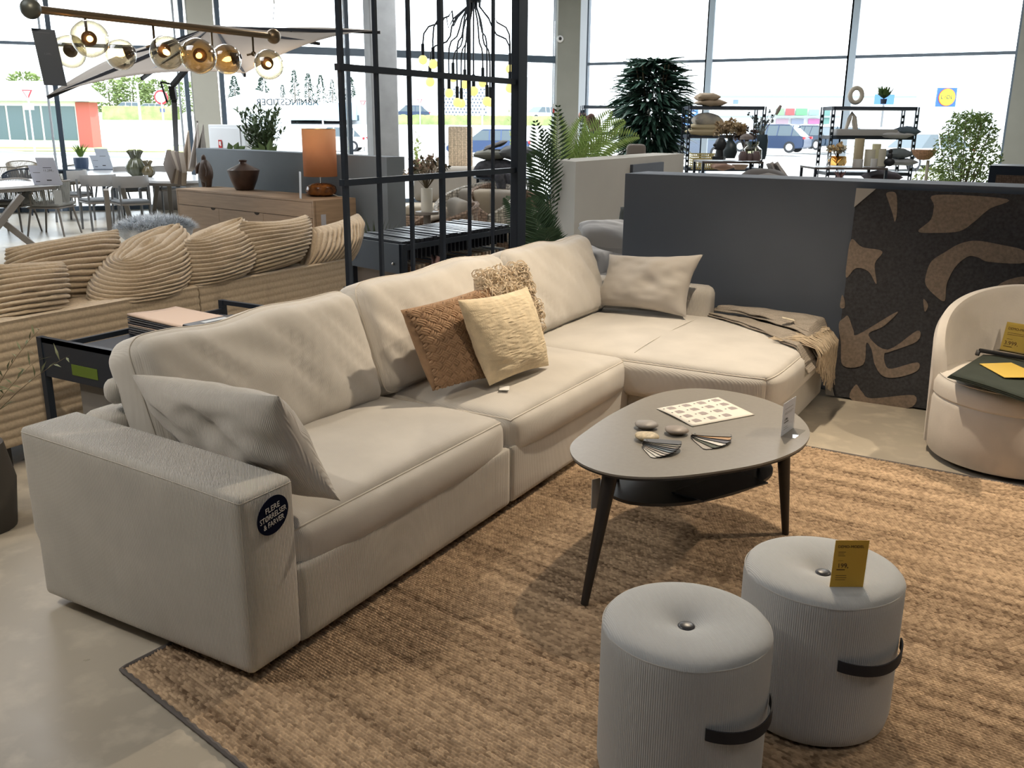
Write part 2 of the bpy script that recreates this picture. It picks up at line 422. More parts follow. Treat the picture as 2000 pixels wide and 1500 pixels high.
# opening-hours lettering on the glass, read from outside
LT = mat('glass_lettering_grey', (0.07, 0.09, 0.12), 0.6)
def glasstext(s, u0, u1, v, hpx, rows=None):
    a, c = onglass(u0, v), onglass(u1, v); w = (a-c).length
    f = frame((a+c)/2-GN*0.012, (c-a), (0, 0, 1)); o = text(s, 1.0, LT, WTXT, Matrix.Identity(4), 'window_lettering')
    xs = [q.co.x for q in o.data.vertices]; k = w/(max(xs)-min(xs))
    o.data.transform(xf(WTXT).inverted() @ f @ Matrix.Scale(k, 4))
glasstext('\u00c5BNINGSTIDER', 622, 500, 200, 9)
glasstext('10-17   11-16', 585, 548, 240, 5)

# ---------------------------------------------------------------- rug
RT = 0.013
rq = [(-2.27, 1.553), (1.6, 0.766), (1.6, 4.62), (-2.0, 4.768)]
import numpy as np
t = thing('woven_rug', 'large tan and brown chunky woven wool rug with grey whipped edge under sofa and table', 'rug')
def rugmesh():
    NX, NY = 1160, 1250                                        # knitted loops are modelled: rows along X, staggered
    U, Vv = np.meshgrid(np.linspace(0, 1, NX), np.linspace(0, 1, NY), indexing='ij')
    q = [np.array(p) for p in rq]
    P = (q[0][None, None]*(1-U)[..., None]+q[1][None, None]*U[..., None])*(1-Vv)[..., None]+(q[3][None, None]*(1-U)[..., None]+q[2][None, None]*U[..., None])*Vv[..., None]
    rs_ = np.random.RandomState(3)
    def lownoise(sx, sy, a):
        g = rs_.rand(sx+2, sy+2); x = U*sx; y = Vv*sy; xi = x.astype(int); yi = y.astype(int); fx = x-xi; fy = y-yi; fx = fx*fx*(3-2*fx); fy = fy*fy*(3-2*fy)
        return a*((g[xi, yi]*(1-fx)+g[xi+1, yi]*fx)*(1-fy)+(g[xi, yi+1]*(1-fx)+g[xi+1, yi+1]*fx)*fy-0.5)
    rows = 300; y = Vv*rows+lownoise(14, 60, 1.0)+lownoise(120, 120, 0.35); r = np.floor(y).astype(int); fy = y-r
    x = U*270+0.5*(r % 2)+lownoise(80, 150, 0.7)+0.45*(fy-0.5)*np.where(r % 2 == 0, 1, -1); c = np.floor(x).astype(int); fx = x-c
    h = np.sqrt(np.clip(1-(2*fy-1)**2, 0, 1))*(0.45+0.55*np.sqrt(np.clip(1-(2*fx-1)**2, 0, 1)))
    rnd = rs_.rand(400, 400)[np.abs(r) % 400, np.abs(c) % 400]; rnd2 = rs_.rand(400)[np.abs(r) % 400]
    z = 0.004+0.0105*h*(0.8+0.35*rnd)
    co = np.dstack([P, z]).reshape(-1, 3).astype(np.float32); idx = np.arange(NX*NY).reshape(NX, NY)
    f = np.stack([idx[:-1, :-1], idx[1:, :-1], idx[1:, 1:], idx[:-1, 1:]], -1).reshape(-1, 4).astype(np.int32)
    me = bpy.data.meshes.new('rug_field'); me.vertices.add(len(co)); me.vertices.foreach_set('co', co.ravel()); me.loops.add(f.size); me.loops.foreach_set('vertex_index', f.ravel())
    me.polygons.add(len(f)); me.polygons.foreach_set('loop_start', np.arange(0, f.size, 4, dtype=np.int32)); me.polygons.foreach_set('use_smooth', np.ones(len(f), bool)); me.update()
    yarn = np.clip(0.12+0.60*rnd+0.22*rnd2+0.45*lownoise(5, 90, 1.0), 0, 1)
    at = me.attributes.new('yarn', 'FLOAT', 'POINT'); at.data.foreach_set('value', yarn.ravel().astype(np.float32))
    m = mat('rug_wool', (0.17, 0.11, 0.07), 0.95, spec=0.1); nt = m.node_tree; a = nt.nodes.new('ShaderNodeAttribute'); a.attribute_name = 'yarn'
    mx = nt.nodes.new('ShaderNodeMix'); mx.data_type = 'RGBA'; nt.links.new(a.outputs['Fac'], mx.inputs[0]); mx.inputs[6].default_value = (0.105, 0.066, 0.04, 1); mx.inputs[7].default_value = (0.60, 0.44, 0.29, 1)
    nt.links.new(mx.outputs[2], nt.nodes['Principled BSDF'].inputs['Base Color']); me.materials.append(m)
    o = bpy.data.objects.new('rug_field', me); COL.objects.link(o); o.parent = t
rugmesh()
b = B(); pts = []
for i in range(4):
    p, q = V((*rq[i], 0.008)), V((*rq[(i+1) % 4], 0.008)); n = int((q-p).length/0.02)
    pts += [p.lerp(q, k/n)+V((0, 0, 0.0025*(k % 2))) for k in range(n)]
b.tube(pts, [0.009 if k % 2 else 0.0065 for k in range(len(pts))], 6, closed=True)
b.done('whipped_edge', mat('rug_edge', (0.13, 0.115, 0.11), 0.9), t)
# ================================================================ CORNER SOFA
CORD = (0.58, 0.55, 0.505)
FAB = mat('sofa_corduroy', CORD, 0.85, kind='rib', sc=0.0060, amt=0.055, bump=0.7, dist=0.0014, dirv=(1, 1, 0), sheen=0.25, spec=0.2)
FABZ = mat('sofa_corduroy_cushion', CORD, 0.85, kind='rib', sc=0.0052, amt=0.055, bump=0.25, dist=0.001, dirv=(0.15, 1, 0), sheen=0.25, spec=0.2)
PIPE = mat('sofa_piping', (0.58, 0.54, 0.48), 0.8)
BLACK = mat('black_plastic', (0.015, 0.015, 0.017), 0.5)
sofa = thing('corner_sofa', 'large beige corduroy corner sofa with chaise, on the woven rug', 'sofa', (-2.3, 3.7, 0))
def addsoft(name, lo, hi, r, n=16, fn=None, rot=None, m=FABZ, pipes=(), parent=sofa, nn=None, piper=0.0045):
    dims = [hi[i]-lo[i] for i in range(3)]; c = [(hi[i]+lo[i])/2 for i in range(3)]
    b, mp = soft(dims, c, r, n, fn, rot, nn)
    o = b.done(name, m, parent, world=True, sharp=1.2)
    for path, closed in pipes:
        pb = B(); pts = [mp(V(p)) for p in path]; pb.tube(pts, piper, 6, closed=closed); pb.done('piping', PIPE, o, world=True)
    return o, mp
def loop_pipe(z=0.62, k=40):
    pts = []
    for (a, c) in (((-1, -1), (1, -1)), ((1, -1), (1, 1)), ((1, 1), (-1, 1)), ((-1, 1), (-1, -1))):
        for i in range(k):
            f = -cos(pi*i/k); pts.append((a[0]+(c[0]-a[0])*(f+1)/2, a[1]+(c[1]-a[1])*(f+1)/2, z))
    return pts
def edgeline(a, c, k=40):
    a, c = V(a), V(c); return [a.lerp(c, 0.5-0.5*cos(pi*i/k)) for i in range(k+1)]
# armrest (front faces +X, its long side faces the camera)
def armfn(p, t):
    s = (p.x+0.5)/1.0                                    # 0 rear .. 1 front
    if t[2] > 0: p.z += (0.05*(1-s)+0.006*sin(3*p.x+1))*t[2]
    p.y += 0.010*t[1]*(1-t[0]**2)*(1-t[2]**2)
    p.x += 0.012*t[0]*(1-t[1]**2)*(1-t[2]**2)
    if t[2] < -0.2 and t[0] < -0.7: p.x += 0.02
    return p
top = [(-1, -1, 0.93), (1, -1, 0.93)]
addsoft('armrest', (-2.865, 1.692, 0.04), (-1.857, 1.912, 0.60), 0.022, 22, armfn, m=FAB,
        pipes=[(edgeline((-0.98, -1, 0.95), (0.985, -1, 0.95))+edgeline((1, -0.97, 0.95), (1, 1, 0.95)), False), (edgeline((1, -0.985, -1), (1, -0.985, 0.93)), False)], piper=0.0014)
# base boxes
addsoft('base', (-2.85, 1.905, 0.04), (-1.857, 3.207, 0.30), 0.015, 10, m=FAB)
addsoft('base', (-2.85, 3.213, 0.04), (-1.857, 4.472, 0.30), 0.015, 10, m=FAB)
addsoft('base', (-2.85, 4.478, 0.04), (-1.095, 5.70, 0.30), 0.02, 10, m=FAB)
# low back frame behind the cushions and along the chaise
addsoft('back_frame', (-2.87, 1.91, 0.2), (-2.70, 5.72, 0.645), 0.05, 14, m=FAB, nn=(6, 30, 10))
addsoft('back_frame', (-2.75, 5.56, 0.2), (-1.80, 5.73, 0.645), 0.06, 14, m=FAB)
for i, (x, y) in enumerate(((-2.0, 1.78), (-2.75, 1.78), (-1.98, 3.2), (-2.7, 3.2), (-1.98, 4.46), (-1.2, 4.95), (-1.2, 5.6), (-2.7, 5.6))):
    b = B(); b.cyl((x, y, RT if x > -2.2 else 0), (x, y, 0.05), 0.018, 0.024, 12); b.done('foot', BLACK, sofa, world=True)
# seat cushions
def seatfn(amp, sx, sy, seed, sagc=0.0):
    def f(p, t):
        e = (1-t[0]**2)*(1-t[1]**2)
        if t[2] > 0: p.z += t[2]*(0.052*e**0.6 + 0.012*noise.noise(V((p.x*3+seed, p.y*3, 0)))*e**0.3)
        fr = (1-t[1]**4)*(1-t[2]**2)
        if t[0] > 0: p.x += 0.030*t[0]*fr+0.003*fr*noise.noise(V((p.y*26, p.z*3, seed)))*t[0]**4
        p.y += 0.006*t[1]*(1-t[0]**4)*(1-t[2]**2)
        return p
    return f
zc = 0.45
addsoft('seat_cushion', (-2.62, 1.925, 0.235), (-1.878, 3.205, 0.425), 0.05, 28, seatfn(1, 0, 0, 1), pipes=[(loop_pipe(1.0), True)])
addsoft('seat_cushion', (-2.62, 3.222, 0.235), (-1.862, 4.455, 0.425), 0.05, 28, seatfn(1, 0, 0, 5), pipes=[(loop_pipe(1.0), True)])
def chaisefn(p, t):
    e = (1-t[0]**2)*(1-t[1]**2)
    if t[2] > 0: p.z += t[2]*(0.045*e**0.5 + 0.008*noise.noise(V((p.x*3+9, p.y*3, 0)))*e**0.3)
    if t[1] < 0: p.y -= 0.020*(1-t[0]**4)*(1-t[2]**2)
    if t[0] > 0: p.x += 0.022*(1-t[1]**4)*(1-t[2]**2)
    c = max(0, t[0]-0.0)*max(0, -t[1]); p.y += 0.03*c**6; p.x -= 0.03*c**6
    return p
addsoft('seat_cushion', (-2.68, 4.405, 0.225), (-1.075, 5.72, 0.43), 0.05, 30, chaisefn, pipes=[(loop_pipe(1.0), True)])
b = B(); b.tube([(-1.84+0.012*sin(3*k/20), 4.42+1.2*k/20, 0.432+0.045*(1-(2*k/20-1)**2)**0.5) for k in range(1, 20)], 0.0018, 5); b.done('seam', PIPE, sofa, world=True)
# back cushions
def backfn(seed, amp=1.0):
    def f(p, t):
        e = (1-t[1]**2)*(1-t[2]**2)
        if t[0] > 0:
            q = p.y*1.0+p.z*0.9; r = p.z-p.y*0.6
            w = noise.noise(V((q*9+seed, r*1.6, seed)))
            w = -abs(w)*0.058*amp+0.009*noise.noise(V((q*20, r*3, seed+4)))
            p.x += t[0]*(0.07*e**0.7+w*(0.25+0.75*e)*min(1, (1-abs(t[1]))*6+0.3))
        p.z += t[2]*(0.018*(1-t[1]**2)*noise.noise(V((p.y*2.4+seed, 0, 0)))*2 if t[2] > 0 else 0)
        if t[2] > 0: p.z -= 0.012*t[2]*abs(t[1])**6
        return p
    return f
RL = Matrix.Rotation(-0.34, 3, 'Y')
def backcushion(y0, y1, seed, rz=0, dx=0, dz=0, amp=1):
    rot = Matrix.Rotation(rz, 3, 'Z')@RL
    c = V((-2.625+dx, (y0+y1)/2, 0.70+dz)); d = (0.22, y1-y0, 0.53)
    addsoft('back_cushion', c-V(d)/2, c+V(d)/2, 0.075, 30, backfn(seed, amp), rot=rot, nn=(12, 46, 30), pipes=[(loop_side(), True)], piper=0.0035)
def loop_side(x=0.55, k=30):
    pts = []
    for (a, c) in (((-1, -1), (1, -1)), ((1, -1), (1, 1)), ((1, 1), (-1, 1)), ((-1, 1), (-1, -1))):
        for i in range(k):
            f = -cos(pi*i/k); pts.append((x, a[0]+(c[0]-a[0])*(f+1)/2, a[1]+(c[1]-a[1])*(f+1)/2))
    return pts
backcushion(1.97, 3.135, 2, dz=-0.050)
backcushion(3.16, 4.40, 11, dz=-0.030)
backcushion(4.42, 5.50, 23, dz=-0.028)
b, _ = soft((0.09, 0.88, 0.10), (-2.745, 2.39, 0.715), 0.045, 10); b.done('headrest_roll', FAB, sofa, world=True)
# round hang tag
t = thing('round_hang_tag', 'round navy cardboard tag with white lettering hanging on the sofa armrest front', 'tag', (-1.84, 1.8, 0.4))
NAVY = mat('tag_navy', (0.005, 0.008, 0.028), 0.9, spec=0.1); LETW = mat('lettering_white', (0.8, 0.8, 0.78), 0.6)
cc = px(533, 1006, -1.838)
b = B(); ring = [(0.062*cos(2*pi*i/64), 0.062*sin(2*pi*i/64)) for i in range(64)]
b.prism(ring, -0.001, 0.001, frame(cc, (0, 1, 0), (0.12, 0, 1))); b.done('disc', NAVY, t, smooth=False, world=True)
fr = frame(cc+V((0.0015, 0, 0)), (0, 1, 0), (0.12, 0, 1))@Matrix.Rotation(radians(9), 4, 'Z')
for s, dy, wd in (('FLERE', 0.025, 0.056), ('ST\u00d8RRELSER', 0.0, 0.106), ('& FARVER', -0.025, 0.082)):
    o = text(s, 0.026, LETW, t, Matrix.Identity(4), 'lettering', ext=0.0004); xs = [q.co.x for q in o.data.vertices]; k_ = wd/(max(xs)-min(xs))
    o.data.transform(xf(t).inverted()@fr@Matrix.Translation((0.0, dy, 0))@Matrix.Scale(k_, 4, (1, 0, 0)))
b = B(); b.tube([cc+V((0.001, -0.004, 0.055)), cc+V((-0.004, -0.006, 0.075)), cc+V((-0.012, -0.004, 0.10))], 0.0008, 5); b.done('string', LETW, t, world=True)

# ---------------------------------------------------------------- loose cushions on the sofa
def creasefn(u, v):
    return -0.030*math.exp(-(((u-0.52)/0.16)**2+((v-0.22)/0.20)**2))+0.008*sin(20*(u-v))*math.exp(-((v-0.3)/0.25)**2)
pillow('scatter_cushion', [(-2.585, 1.935, 0.81), (-1.915, 1.93, 0.838), (-1.80, 2.05, 0.485), (-2.48, 2.09, 0.49)], 0.20, mat('scatter_corduroy', (0.57, 0.535, 0.49), 0.85, kind='rib', sc=0.0052, amt=0.05, bump=0.6, dist=0.0014, dirv=(0.96, 0.1, 0.28), sheen=0.25, spec=0.2),
       'light grey corduroy cushion slumped against the sofa armrest', nu=44, nv=34, pinch=0.10, wr=0.012, seed=3, fn=creasefn, sag=0.0)
pillow('scatter_cushion', [(-2.463, 5.50, 0.815), (-1.835, 5.50, 0.86), (-1.87, 5.36, 0.487), (-2.52, 5.36, 0.495)], 0.19, mat('velvet_taupe', (0.44, 0.41, 0.375), 0.85, kind='noise', sc=6, amt=0.06, bump=0.1, sheen=0.3, spec=0.2),
       'plain taupe rectangular cushion against the low back of the chaise', nu=40, nv=30, pinch=0.12, wr=0.016, seed=8)
KN = mat('knit_brown', (0.35, 0.23, 0.145), 0.9, kind='noise', sc=30, amt=0.12, bump=0.3, spec=0.1)
# woven brown cushion: base plus thick strands in a basket weave
QK = [px(782, 606, -2.33), px(958, 556, -2.33), pz(955, 738, 0.488), pz(845, 764, 0.488)]
wc = thing('woven_cushion', 'brown chunky basket-woven cushion leaning on the middle back cushion', 'cushion', (-2.25, 3.4, 0.48))
pillow('cushion_body', QK, 0.13, KN, parent=wc, nu=24, nv=24, pinch=0.05, wr=0.003, seed=5)
nk = (QK[1]-QK[0]).cross(QK[3]-QK[0]).normalized()
if nk.dot(EYE-QK[0]) < 0: nk = -nk
def onk(u, v, h):
    a, c = 2*u-1, 2*v-1; e = max(0, (1-abs(a)**2.6)*(1-abs(c)**2.6)); p = (QK[0]*(1-u)+QK[1]*u)*(1-v)+(QK[3]*(1-u)+QK[2]*u)*v
    k_ = 0.05*((1-a*a)*abs(c)**3+(1-c*c)*abs(a)**3); return p+(sum(QK, V((0, 0, 0)))/4-p)*k_+nk*(0.065*e**0.5+h)
b = B(); cz = 0.105; rr = random.Random(5)
for i in range(-16, 17):
    for j in range(-16, 17):
        for q in range(3):
            # twill basket: groups of three strands, alternating diagonal directions
            ori = (i+j) % 2; s0 = i*cz/1.414; t0_ = j*cz/1.414; off = (q-1)*cz/1.414*0.32; ln = cz/1.414*0.62
            cx0, cy0 = s0, t0_
            if ori: P0, P1 = (cx0-ln, cy0+off), (cx0+ln, cy0+off)
            else: P0, P1 = (cx0+off, cy0-ln), (cx0+off, cy0+ln)
            pts = []; ok = True
            for k in range(6):
                f = k/5; x = P0[0]*(1-f)+P1[0]*f; y = P0[1]*(1-f)+P1[1]*f; u = 0.5+(x+y)*0.72; v = 0.5+(y-x)*0.72
                if not (0.01 < u < 0.99 and 0.01 < v < 0.99): continue
                pts.append(onk(u, v, 0.004+0.010*sin(pi*f)))
            if len(pts) > 1: b.tube(pts, [0.0058]+[0.0071]*(len(pts)-2)+[0.0058], 6)
b.done('woven_strands', KN, wc, world=True)
CR = mat('cream_boucle', (0.66, 0.56, 0.40), 0.95, kind='noise', sc=18, amt=0.14, bump=0.5, dist=0.004, spec=0.1)
QC = [px(894, 586, -2.15), px(1030, 560, -2.21), pz(1072, 714, 0.487), pz(956, 754, 0.49)]
def slub(u, v):
    return 0.0035*noise.noise(V((u*9, v*60, 2)))+0.0025*noise.noise(V((u*24, v*110, 5)))-0.02*math.exp(-(((u-0.16)/0.1)**2+((v-0.80)/0.045)**2))
pillow('boucle_cushion', QC, 0.15, CR, 'cream slub-woven cushion in front of the brown woven one', nu=80, nv=110, pinch=0.07, wr=0.004, seed=9, fn=slub)
b = B(); p = pz(985, 758, 0.470); b.box(p, (0.045, 0.07, 0.0015), Matrix.Rotation(0.5, 3, 'Z'))
tag(b.done('care_label', LETW, smooth=False), 'small white care label lying under the cream cushion', 'label')
SH = mat('shaggy_yarn', (0.70, 0.59, 0.45), 0.9, kind='noise', sc=20, amt=0.15, bump=0.1, spec=0.1)
QS = [px(924, 545, -2.36), px(1012, 530, -2.33), px(1055, 665, -2.19), px(950, 700, -2.22)]
sc_ = thing('shaggy_cushion', 'cream cushion with long curly looped fringe behind the other two scatter cushions', 'cushion', (-2.3, 3.8, 0.47))
pillow('cushion_body', QS, 0.12, SH, parent=sc_, nu=24, nv=24, seed=4)
b = B(); rr = random.Random(4)
for k in range(560):
    u, v = rr.random(), rr.random()**1.6*0.75 if rr.random() < 0.75 else rr.random()
    if rr.random() < 0.35: u = 0.9+0.12*rr.random()
    p = (QS[0]*(1-u)+QS[1]*u)*(1-v)+(QS[3]*(1-u)+QS[2]*u)*v
    nr = (QS[1]-QS[0]).cross(QS[3]-QS[0]).normalized()
    if nr.dot(EYE-p) < 0: nr = -nr
    p = p+nr*(0.055*max(0.0, 1-(2*u-1)**2)**0.5*max(0, 1-(2*v-1)**2)**0.5)
    R_ = 0.011+0.016*rr.random(); ax = V((rr.uniform(-1, 1), rr.uniform(-1, 1), rr.uniform(-1, 1))).normalized(); a1 = ax.orthogonal().normalized(); a2 = ax.cross(a1)
    dr = (nr*0.8+V((0, 0, 0.7))+V((rr.uniform(-.5, .5), rr.uniform(-.5, .5), 0))).normalized()*0.055*rr.random()
    b.tube([p+dr+(a1*cos(2*pi*i/9)+a2*sin(2*pi*i/9))*R_ for i in range(9)], 0.0026, 4, closed=True)
b.done('looped_fringe', SH, sc_, world=True)

# ---------------------------------------------------------------- throw on the chaise
TH = mat('throw_wool', (0.33, 0.29, 0.245), 0.95, kind='weave', sc=130, amt=0.22, bump=0.5, dist=0.002, spec=0.1)
TF = mat('throw_fringe_wool', (0.62, 0.52, 0.39), 0.95, kind='noise', sc=30, amt=0.1, bump=0.2, spec=0.1)
thr = thing('fringed_throw', 'grey herringbone wool throw with long cream fringe draped over the end of the chaise', 'throw', (-1.4, 5.4, 0.45))
near = [V((-1.86, 5.62, 0)), V((-1.62, 5.44, 0)), V((-1.36, 5.22, 0)), V((-1.20, 5.07, 0)), V((-1.06, 4.99, 0)), V((-1.02, 4.97, 0))]
far = [V((-1.72, 5.78, 0)), V((-1.50, 5.80, 0)), V((-1.30, 5.79, 0)), V((-1.15, 5.72, 0)), V((-1.04, 5.58, 0)), V((-1.01, 5.50, 0))]
def crv(P, s):
    x = s*(len(P)-1); i = min(int(x), len(P)-2); f = x-i; f = f*f*(3-2*f)*0.3+f*0.7; return P[i].lerp(P[i+1], f)
def ptop(x, y):            # top surface of the chaise cushion
    tx = max(-1, min(1, (x+1.8775)/0.8025)); ty = (y-5.0625)/0.6575
    return 0.430+0.045*max(0, (1-tx*tx))**0.5*max(0.0, (1-min(1, abs(ty))**2))**0.5
for L_, (t0, t1, off, w0) in enumerate(((0.0, 1.0, 0.008, 0), (0.02, 0.40, 0.020, 0.1), (0.36, 1.0, 0.050, 0), (0.40, 1.0, 0.068, 0.05))):
    b = B(); ns, nt_ = 60, 22; g = []
    for i in range(ns+1):
        row = []
        for j in range(nt_+1):
            s = w0*0.4+((0.93, 0.80, 0.93, 0.86)[L_]-w0*0.4)*i/ns; tt = t0+(t1-t0)*j/nt_+(0.03*sin(5*s+L_)+0.015*sin(17*s+2*L_))*(1-j/nt_)
            P = crv(near, s).lerp(crv(far, s), max(0, min(1, tt)))
            drop = max(0, (P.x+1.12)); z = ptop(P.x, P.y)+off*(1 if j > 1 or L_ < 2 else 0.8)+0.010*noise.noise(V((P.x*7, P.y*7, L_)))+0.012*sin(pi*j/nt_)*(0.8 if L_ > 1 else 0.3)
            if drop > 0: z -= drop*1.2
            row.append(b.b.verts.new(P+V((0, 0, z))))
        g.append(row)
    for i in range(ns):
        for j in range(nt_): b.b.faces.new((g[i][j], g[i+1][j], g[i+1][j+1], g[i][j+1]))
    o = b.done('folded_layer', TH, thr, world=True)
    md = o.modifiers.new('t', 'SOLIDIFY'); md.thickness = 0.007; md.offset = 1
b = B(); rr = random.Random(2)
for k in range(330):
    f = rr.random(); g_ = f**0.8
    s0 = V((-1.20, 5.08, 0)).lerp(V((-1.05, 5.52, 0)), g_)+V((-0.10*rr.random(), -0.02*rr.random(), 0)); s0.z = ptop(s0.x, s0.y)+0.02+0.035*f*rr.random()
    y1 = s0.y+0.02+0.05*rr.random(); e = V((-1.035, y1, 0.445+0.01*rr.random())); m1 = s0.lerp(e, 0.55); m1.z += 0.012+0.014*rr.random()
    zb = 0.40-(0.05+0.24*min(1, 0.15+1.1*f)*(0.5+0.5*rr.random()))
    pts = [s0, m1, e, V((-1.022+0.02*rr.random(), y1+0.02*rr.random(), 0.41)), V((-1.025+0.02*rr.random(), y1+0.02+rr.uniform(-.02, .03), (0.41+zb)/2)), V((-1.035+0.03*rr.random(), y1+0.03+rr.uniform(-.03, .05), zb))]
    b.tube(pts, 0.0024, 5)
b.done('cream_fringe', TF, thr, world=True)
b = B(); p = px(1545, 652, -1.27); b.box((-1.255, 5.36, 0.545), (0.07, 0.035, 0.003), Matrix.Rotation(0.4, 3, 'Z')@Matrix.Rotation(0.2, 3, 'Y')); b.done('woven_label', mat('label_cream', (0.75, 0.68, 0.52), 0.8), thr, world=True)

# ================================================================ COFFEE TABLE
TT = mat('table_top_grey', (0.26, 0.238, 0.205), 0.33, kind='noise', sc=60, amt=0.04, bump=0.05)
TE = mat('table_black', (0.018, 0.016, 0.016), 0.4); TB = mat('table_leg_black', (0.016, 0.011, 0.009), 0.45)
ct = thing('coffee_table', 'rounded-triangle coffee table with grey top, dark shelf and tapered black legs', 'table', (-1.1, 3.3, RT))
def smoothloop(P, n=120):
    k = len(P); out = []
    for i in range(k):
        p0, p1, p2, p3 = [V((*P[(i+d) % k], 0)) for d in (-1, 0, 1, 2)]
        for j in range(n//k+1):
            t_ = j/(n//k+1)
            q = 0.5*((2*p1)+(-p0+p2)*t_+(2*p0-5*p1+4*p2-p3)*t_*t_+(-p0+3*p1-3*p2+p3)*t_**3); out.append((q.x, q.y))
    return out
TO = [(-1.425, 2.90), (-1.345, 2.772), (-1.235, 2.712), (-1.125, 2.712), (-1.005, 2.777), (-0.876, 2.913), (-0.757, 3.09), (-0.692, 3.285), (-0.692, 3.465), (-0.747, 3.625), (-0.85, 3.77), (-1.0, 3.875), (-1.17, 3.905), (-1.32, 3.845), (-1.415, 3.66), (-1.45, 3.36), (-1.447, 3.10)]
tl = smoothloop(TO)
b = B(); b.prism(tl, 0.477, 0.4845); b.done('table_top', TT, ct, smooth=False, world=True)
inn = [(-1.1+(x+1.1)*0.992, 3.3+(y-3.3)*0.992) for x, y in tl]
b = B(); b.prism(inn, 0.468, 0.477); b.done('top_edge', TE, ct, smooth=False, world=True)
SO = [(-1.36, 3.03), (-1.30, 2.945), (-1.18, 2.90), (-1.03, 2.975), (-0.91, 3.14), (-0.828, 3.34), (-0.826, 3.50), (-0.90, 3.60), (-1.03, 3.66), (-1.2, 3.66), (-1.3, 3.55), (-1.365, 3.3)]
b = B(); b.prism(smoothloop(SO, 96), 0.300, 0.312); b.done('shelf', TE, ct, smooth=False, world=True)
for (fx, fy), (tx, ty) in (((-1.225, 2.631), (-1.215, 2.80)), ((-0.772, 3.58), (-0.80, 3.50)), ((-1.40, 3.84), (-1.30, 3.70))):
    b = B(); b.cyl((fx, fy, RT), (tx, ty, 0.47), 0.0135, 0.029, 20); b.done('leg', TB, ct, world=True)
for x, y in ((-1.30, 3.06), (-0.87, 3.45), (-1.25, 3.55)):
    b = B(); b.cyl((x, y, 0.31), (x, y, 0.47), 0.006, 0.006, 10); b.done('shelf_rod', TE, ct, world=True)
b = B(); b.prism([(-1.08, 3.05), (-0.95, 3.03), (-0.80, 3.33), (-0.95, 3.40)], 0.3125, 0.318)
tag(b.done('dark_folder', mat('folder_dark', (0.03, 0.035, 0.045), 0.25), smooth=False), 'thin dark folder lying on the lower shelf of the coffee table', 'folder')
b = B(); q = pd(1139, 960, 3.15); b.box((-1.262, 2.775, 0.37), (0.003, 0.035, 0.11), Matrix.Rotation(-0.5, 3, 'Z'))
tag(b.done('hang_label', mat('label_grey', (0.5, 0.48, 0.45), 0.7), smooth=False), 'grey paper label hanging behind the front leg of the coffee table', 'label')
# paper chart
ZT = 0.4848
pap = thing('chart_sheet', 'white printed sheet of small furniture drawings lying on the coffee table', 'paper', (-1.1, 3.5, ZT))
pc = [pz(1282, 799, ZT), pz(1403, 777, ZT), pz(1474, 811, ZT), pz(1352, 834, ZT)]
b = B(); n = 12; g = [[b.b.verts.new((pc[0]*(1-i/n)+pc[1]*(i/n))*(1-j/n)+(pc[3]*(1-i/n)+pc[2]*(i/n))*(j/n)+V((0, 0, 0.002+0.004*(1-i/n)*sin(pi*j/n)))) for j in range(n+1)] for i in range(n+1)]
for i in range(n):
    for j in range(n): b.b.faces.new((g[i][j], g[i+1][j], g[i+1][j+1], g[i][j+1]))
o = b.done('sheet', mat('paper_white', (0.78, 0.74, 0.66), 0.7), pap, world=True); md = o.modifiers.new('t', 'SOLIDIFY'); md.thickness = 0.0008; md.offset = 1
INK = mat('ink_grey', (0.36, 0.31, 0.30), 0.8); INKD = mat('ink_dark', (0.06, 0.06, 0.06), 0.8)
def onpap(s, t_): 
    q = (pc[0]*(1-s)+pc[1]*s)*(1-t_)+(pc[3]*(1-s)+pc[2]*s)*t_; return q+V((0, 0, 0.0035+0.004*(1-s)*sin(pi*t_)))
rr = random.Random(3)
for i in range(4):
    for j in range(4 if i < 3 else 3):
        s, t_ = 0.10+0.24*i, 0.12+0.235*j
        if i == 3 and j == 3: continue
        b = B(); e = 0.055
        P = [onpap(s+dx+0.07, t_+dy) for dx, dy in ((-e, -0.06), (e*0.6, -0.075), (e, -0.02), (e, 0.06), (-e, 0.06))]
        b.faces(P, [(0, 1, 2, 3, 4)]); b.done('sofa_drawing', INK, pap, smooth=False, world=True)
        b = B(); P = [onpap(s-0.035+0.012*cos(2*pi*k/10), t_-0.02+0.018*sin(2*pi*k/10)) for k in range(10)]
        b.faces(P, [tuple(range(10))]); b.done('number_dot', INKD, pap, smooth=False, world=True)
# three pebbles
PB = [mat('stone_grey', (0.30, 0.275, 0.25), 0.5, kind='noise', sc=30, amt=0.1, bump=0.1), mat('stone_brown', (0.30, 0.25, 0.21), 0.5, kind='noise', sc=25, amt=0.1, bump=0.1), mat('stone_speckled', (0.55, 0.45, 0.29), 0.5, kind='noise', sc=70, amt=0.3, bump=0.2)]
for (u, v, m, lab) in ((1262, 831, PB[0], 'grey flat stone, the back left one of three on the coffee table'), (1321, 842, PB[1], 'brownish flat stone, right one of the three on the coffee table'), (1263, 854, PB[2], 'yellowish speckled flat stone, front left one of three on the coffee table')):
    p = pz(u, v, ZT+0.010); b = B(); b.ball((p.x, p.y, ZT+0.015), (0.046, 0.043, 0.013), 28, 14, lambda q: V((q.x*(1+0.05*sin(3*math.atan2(q.y, q.x))), q.y, q.z+0.001*sin(q.x*90))))
    b.cyl((p.x, p.y, ZT), (p.x, p.y, ZT+0.006), 0.026, 0.032, 20)
    tag(b.done('flat_stone', m), lab, 'stone', 'flat stones on the coffee table')
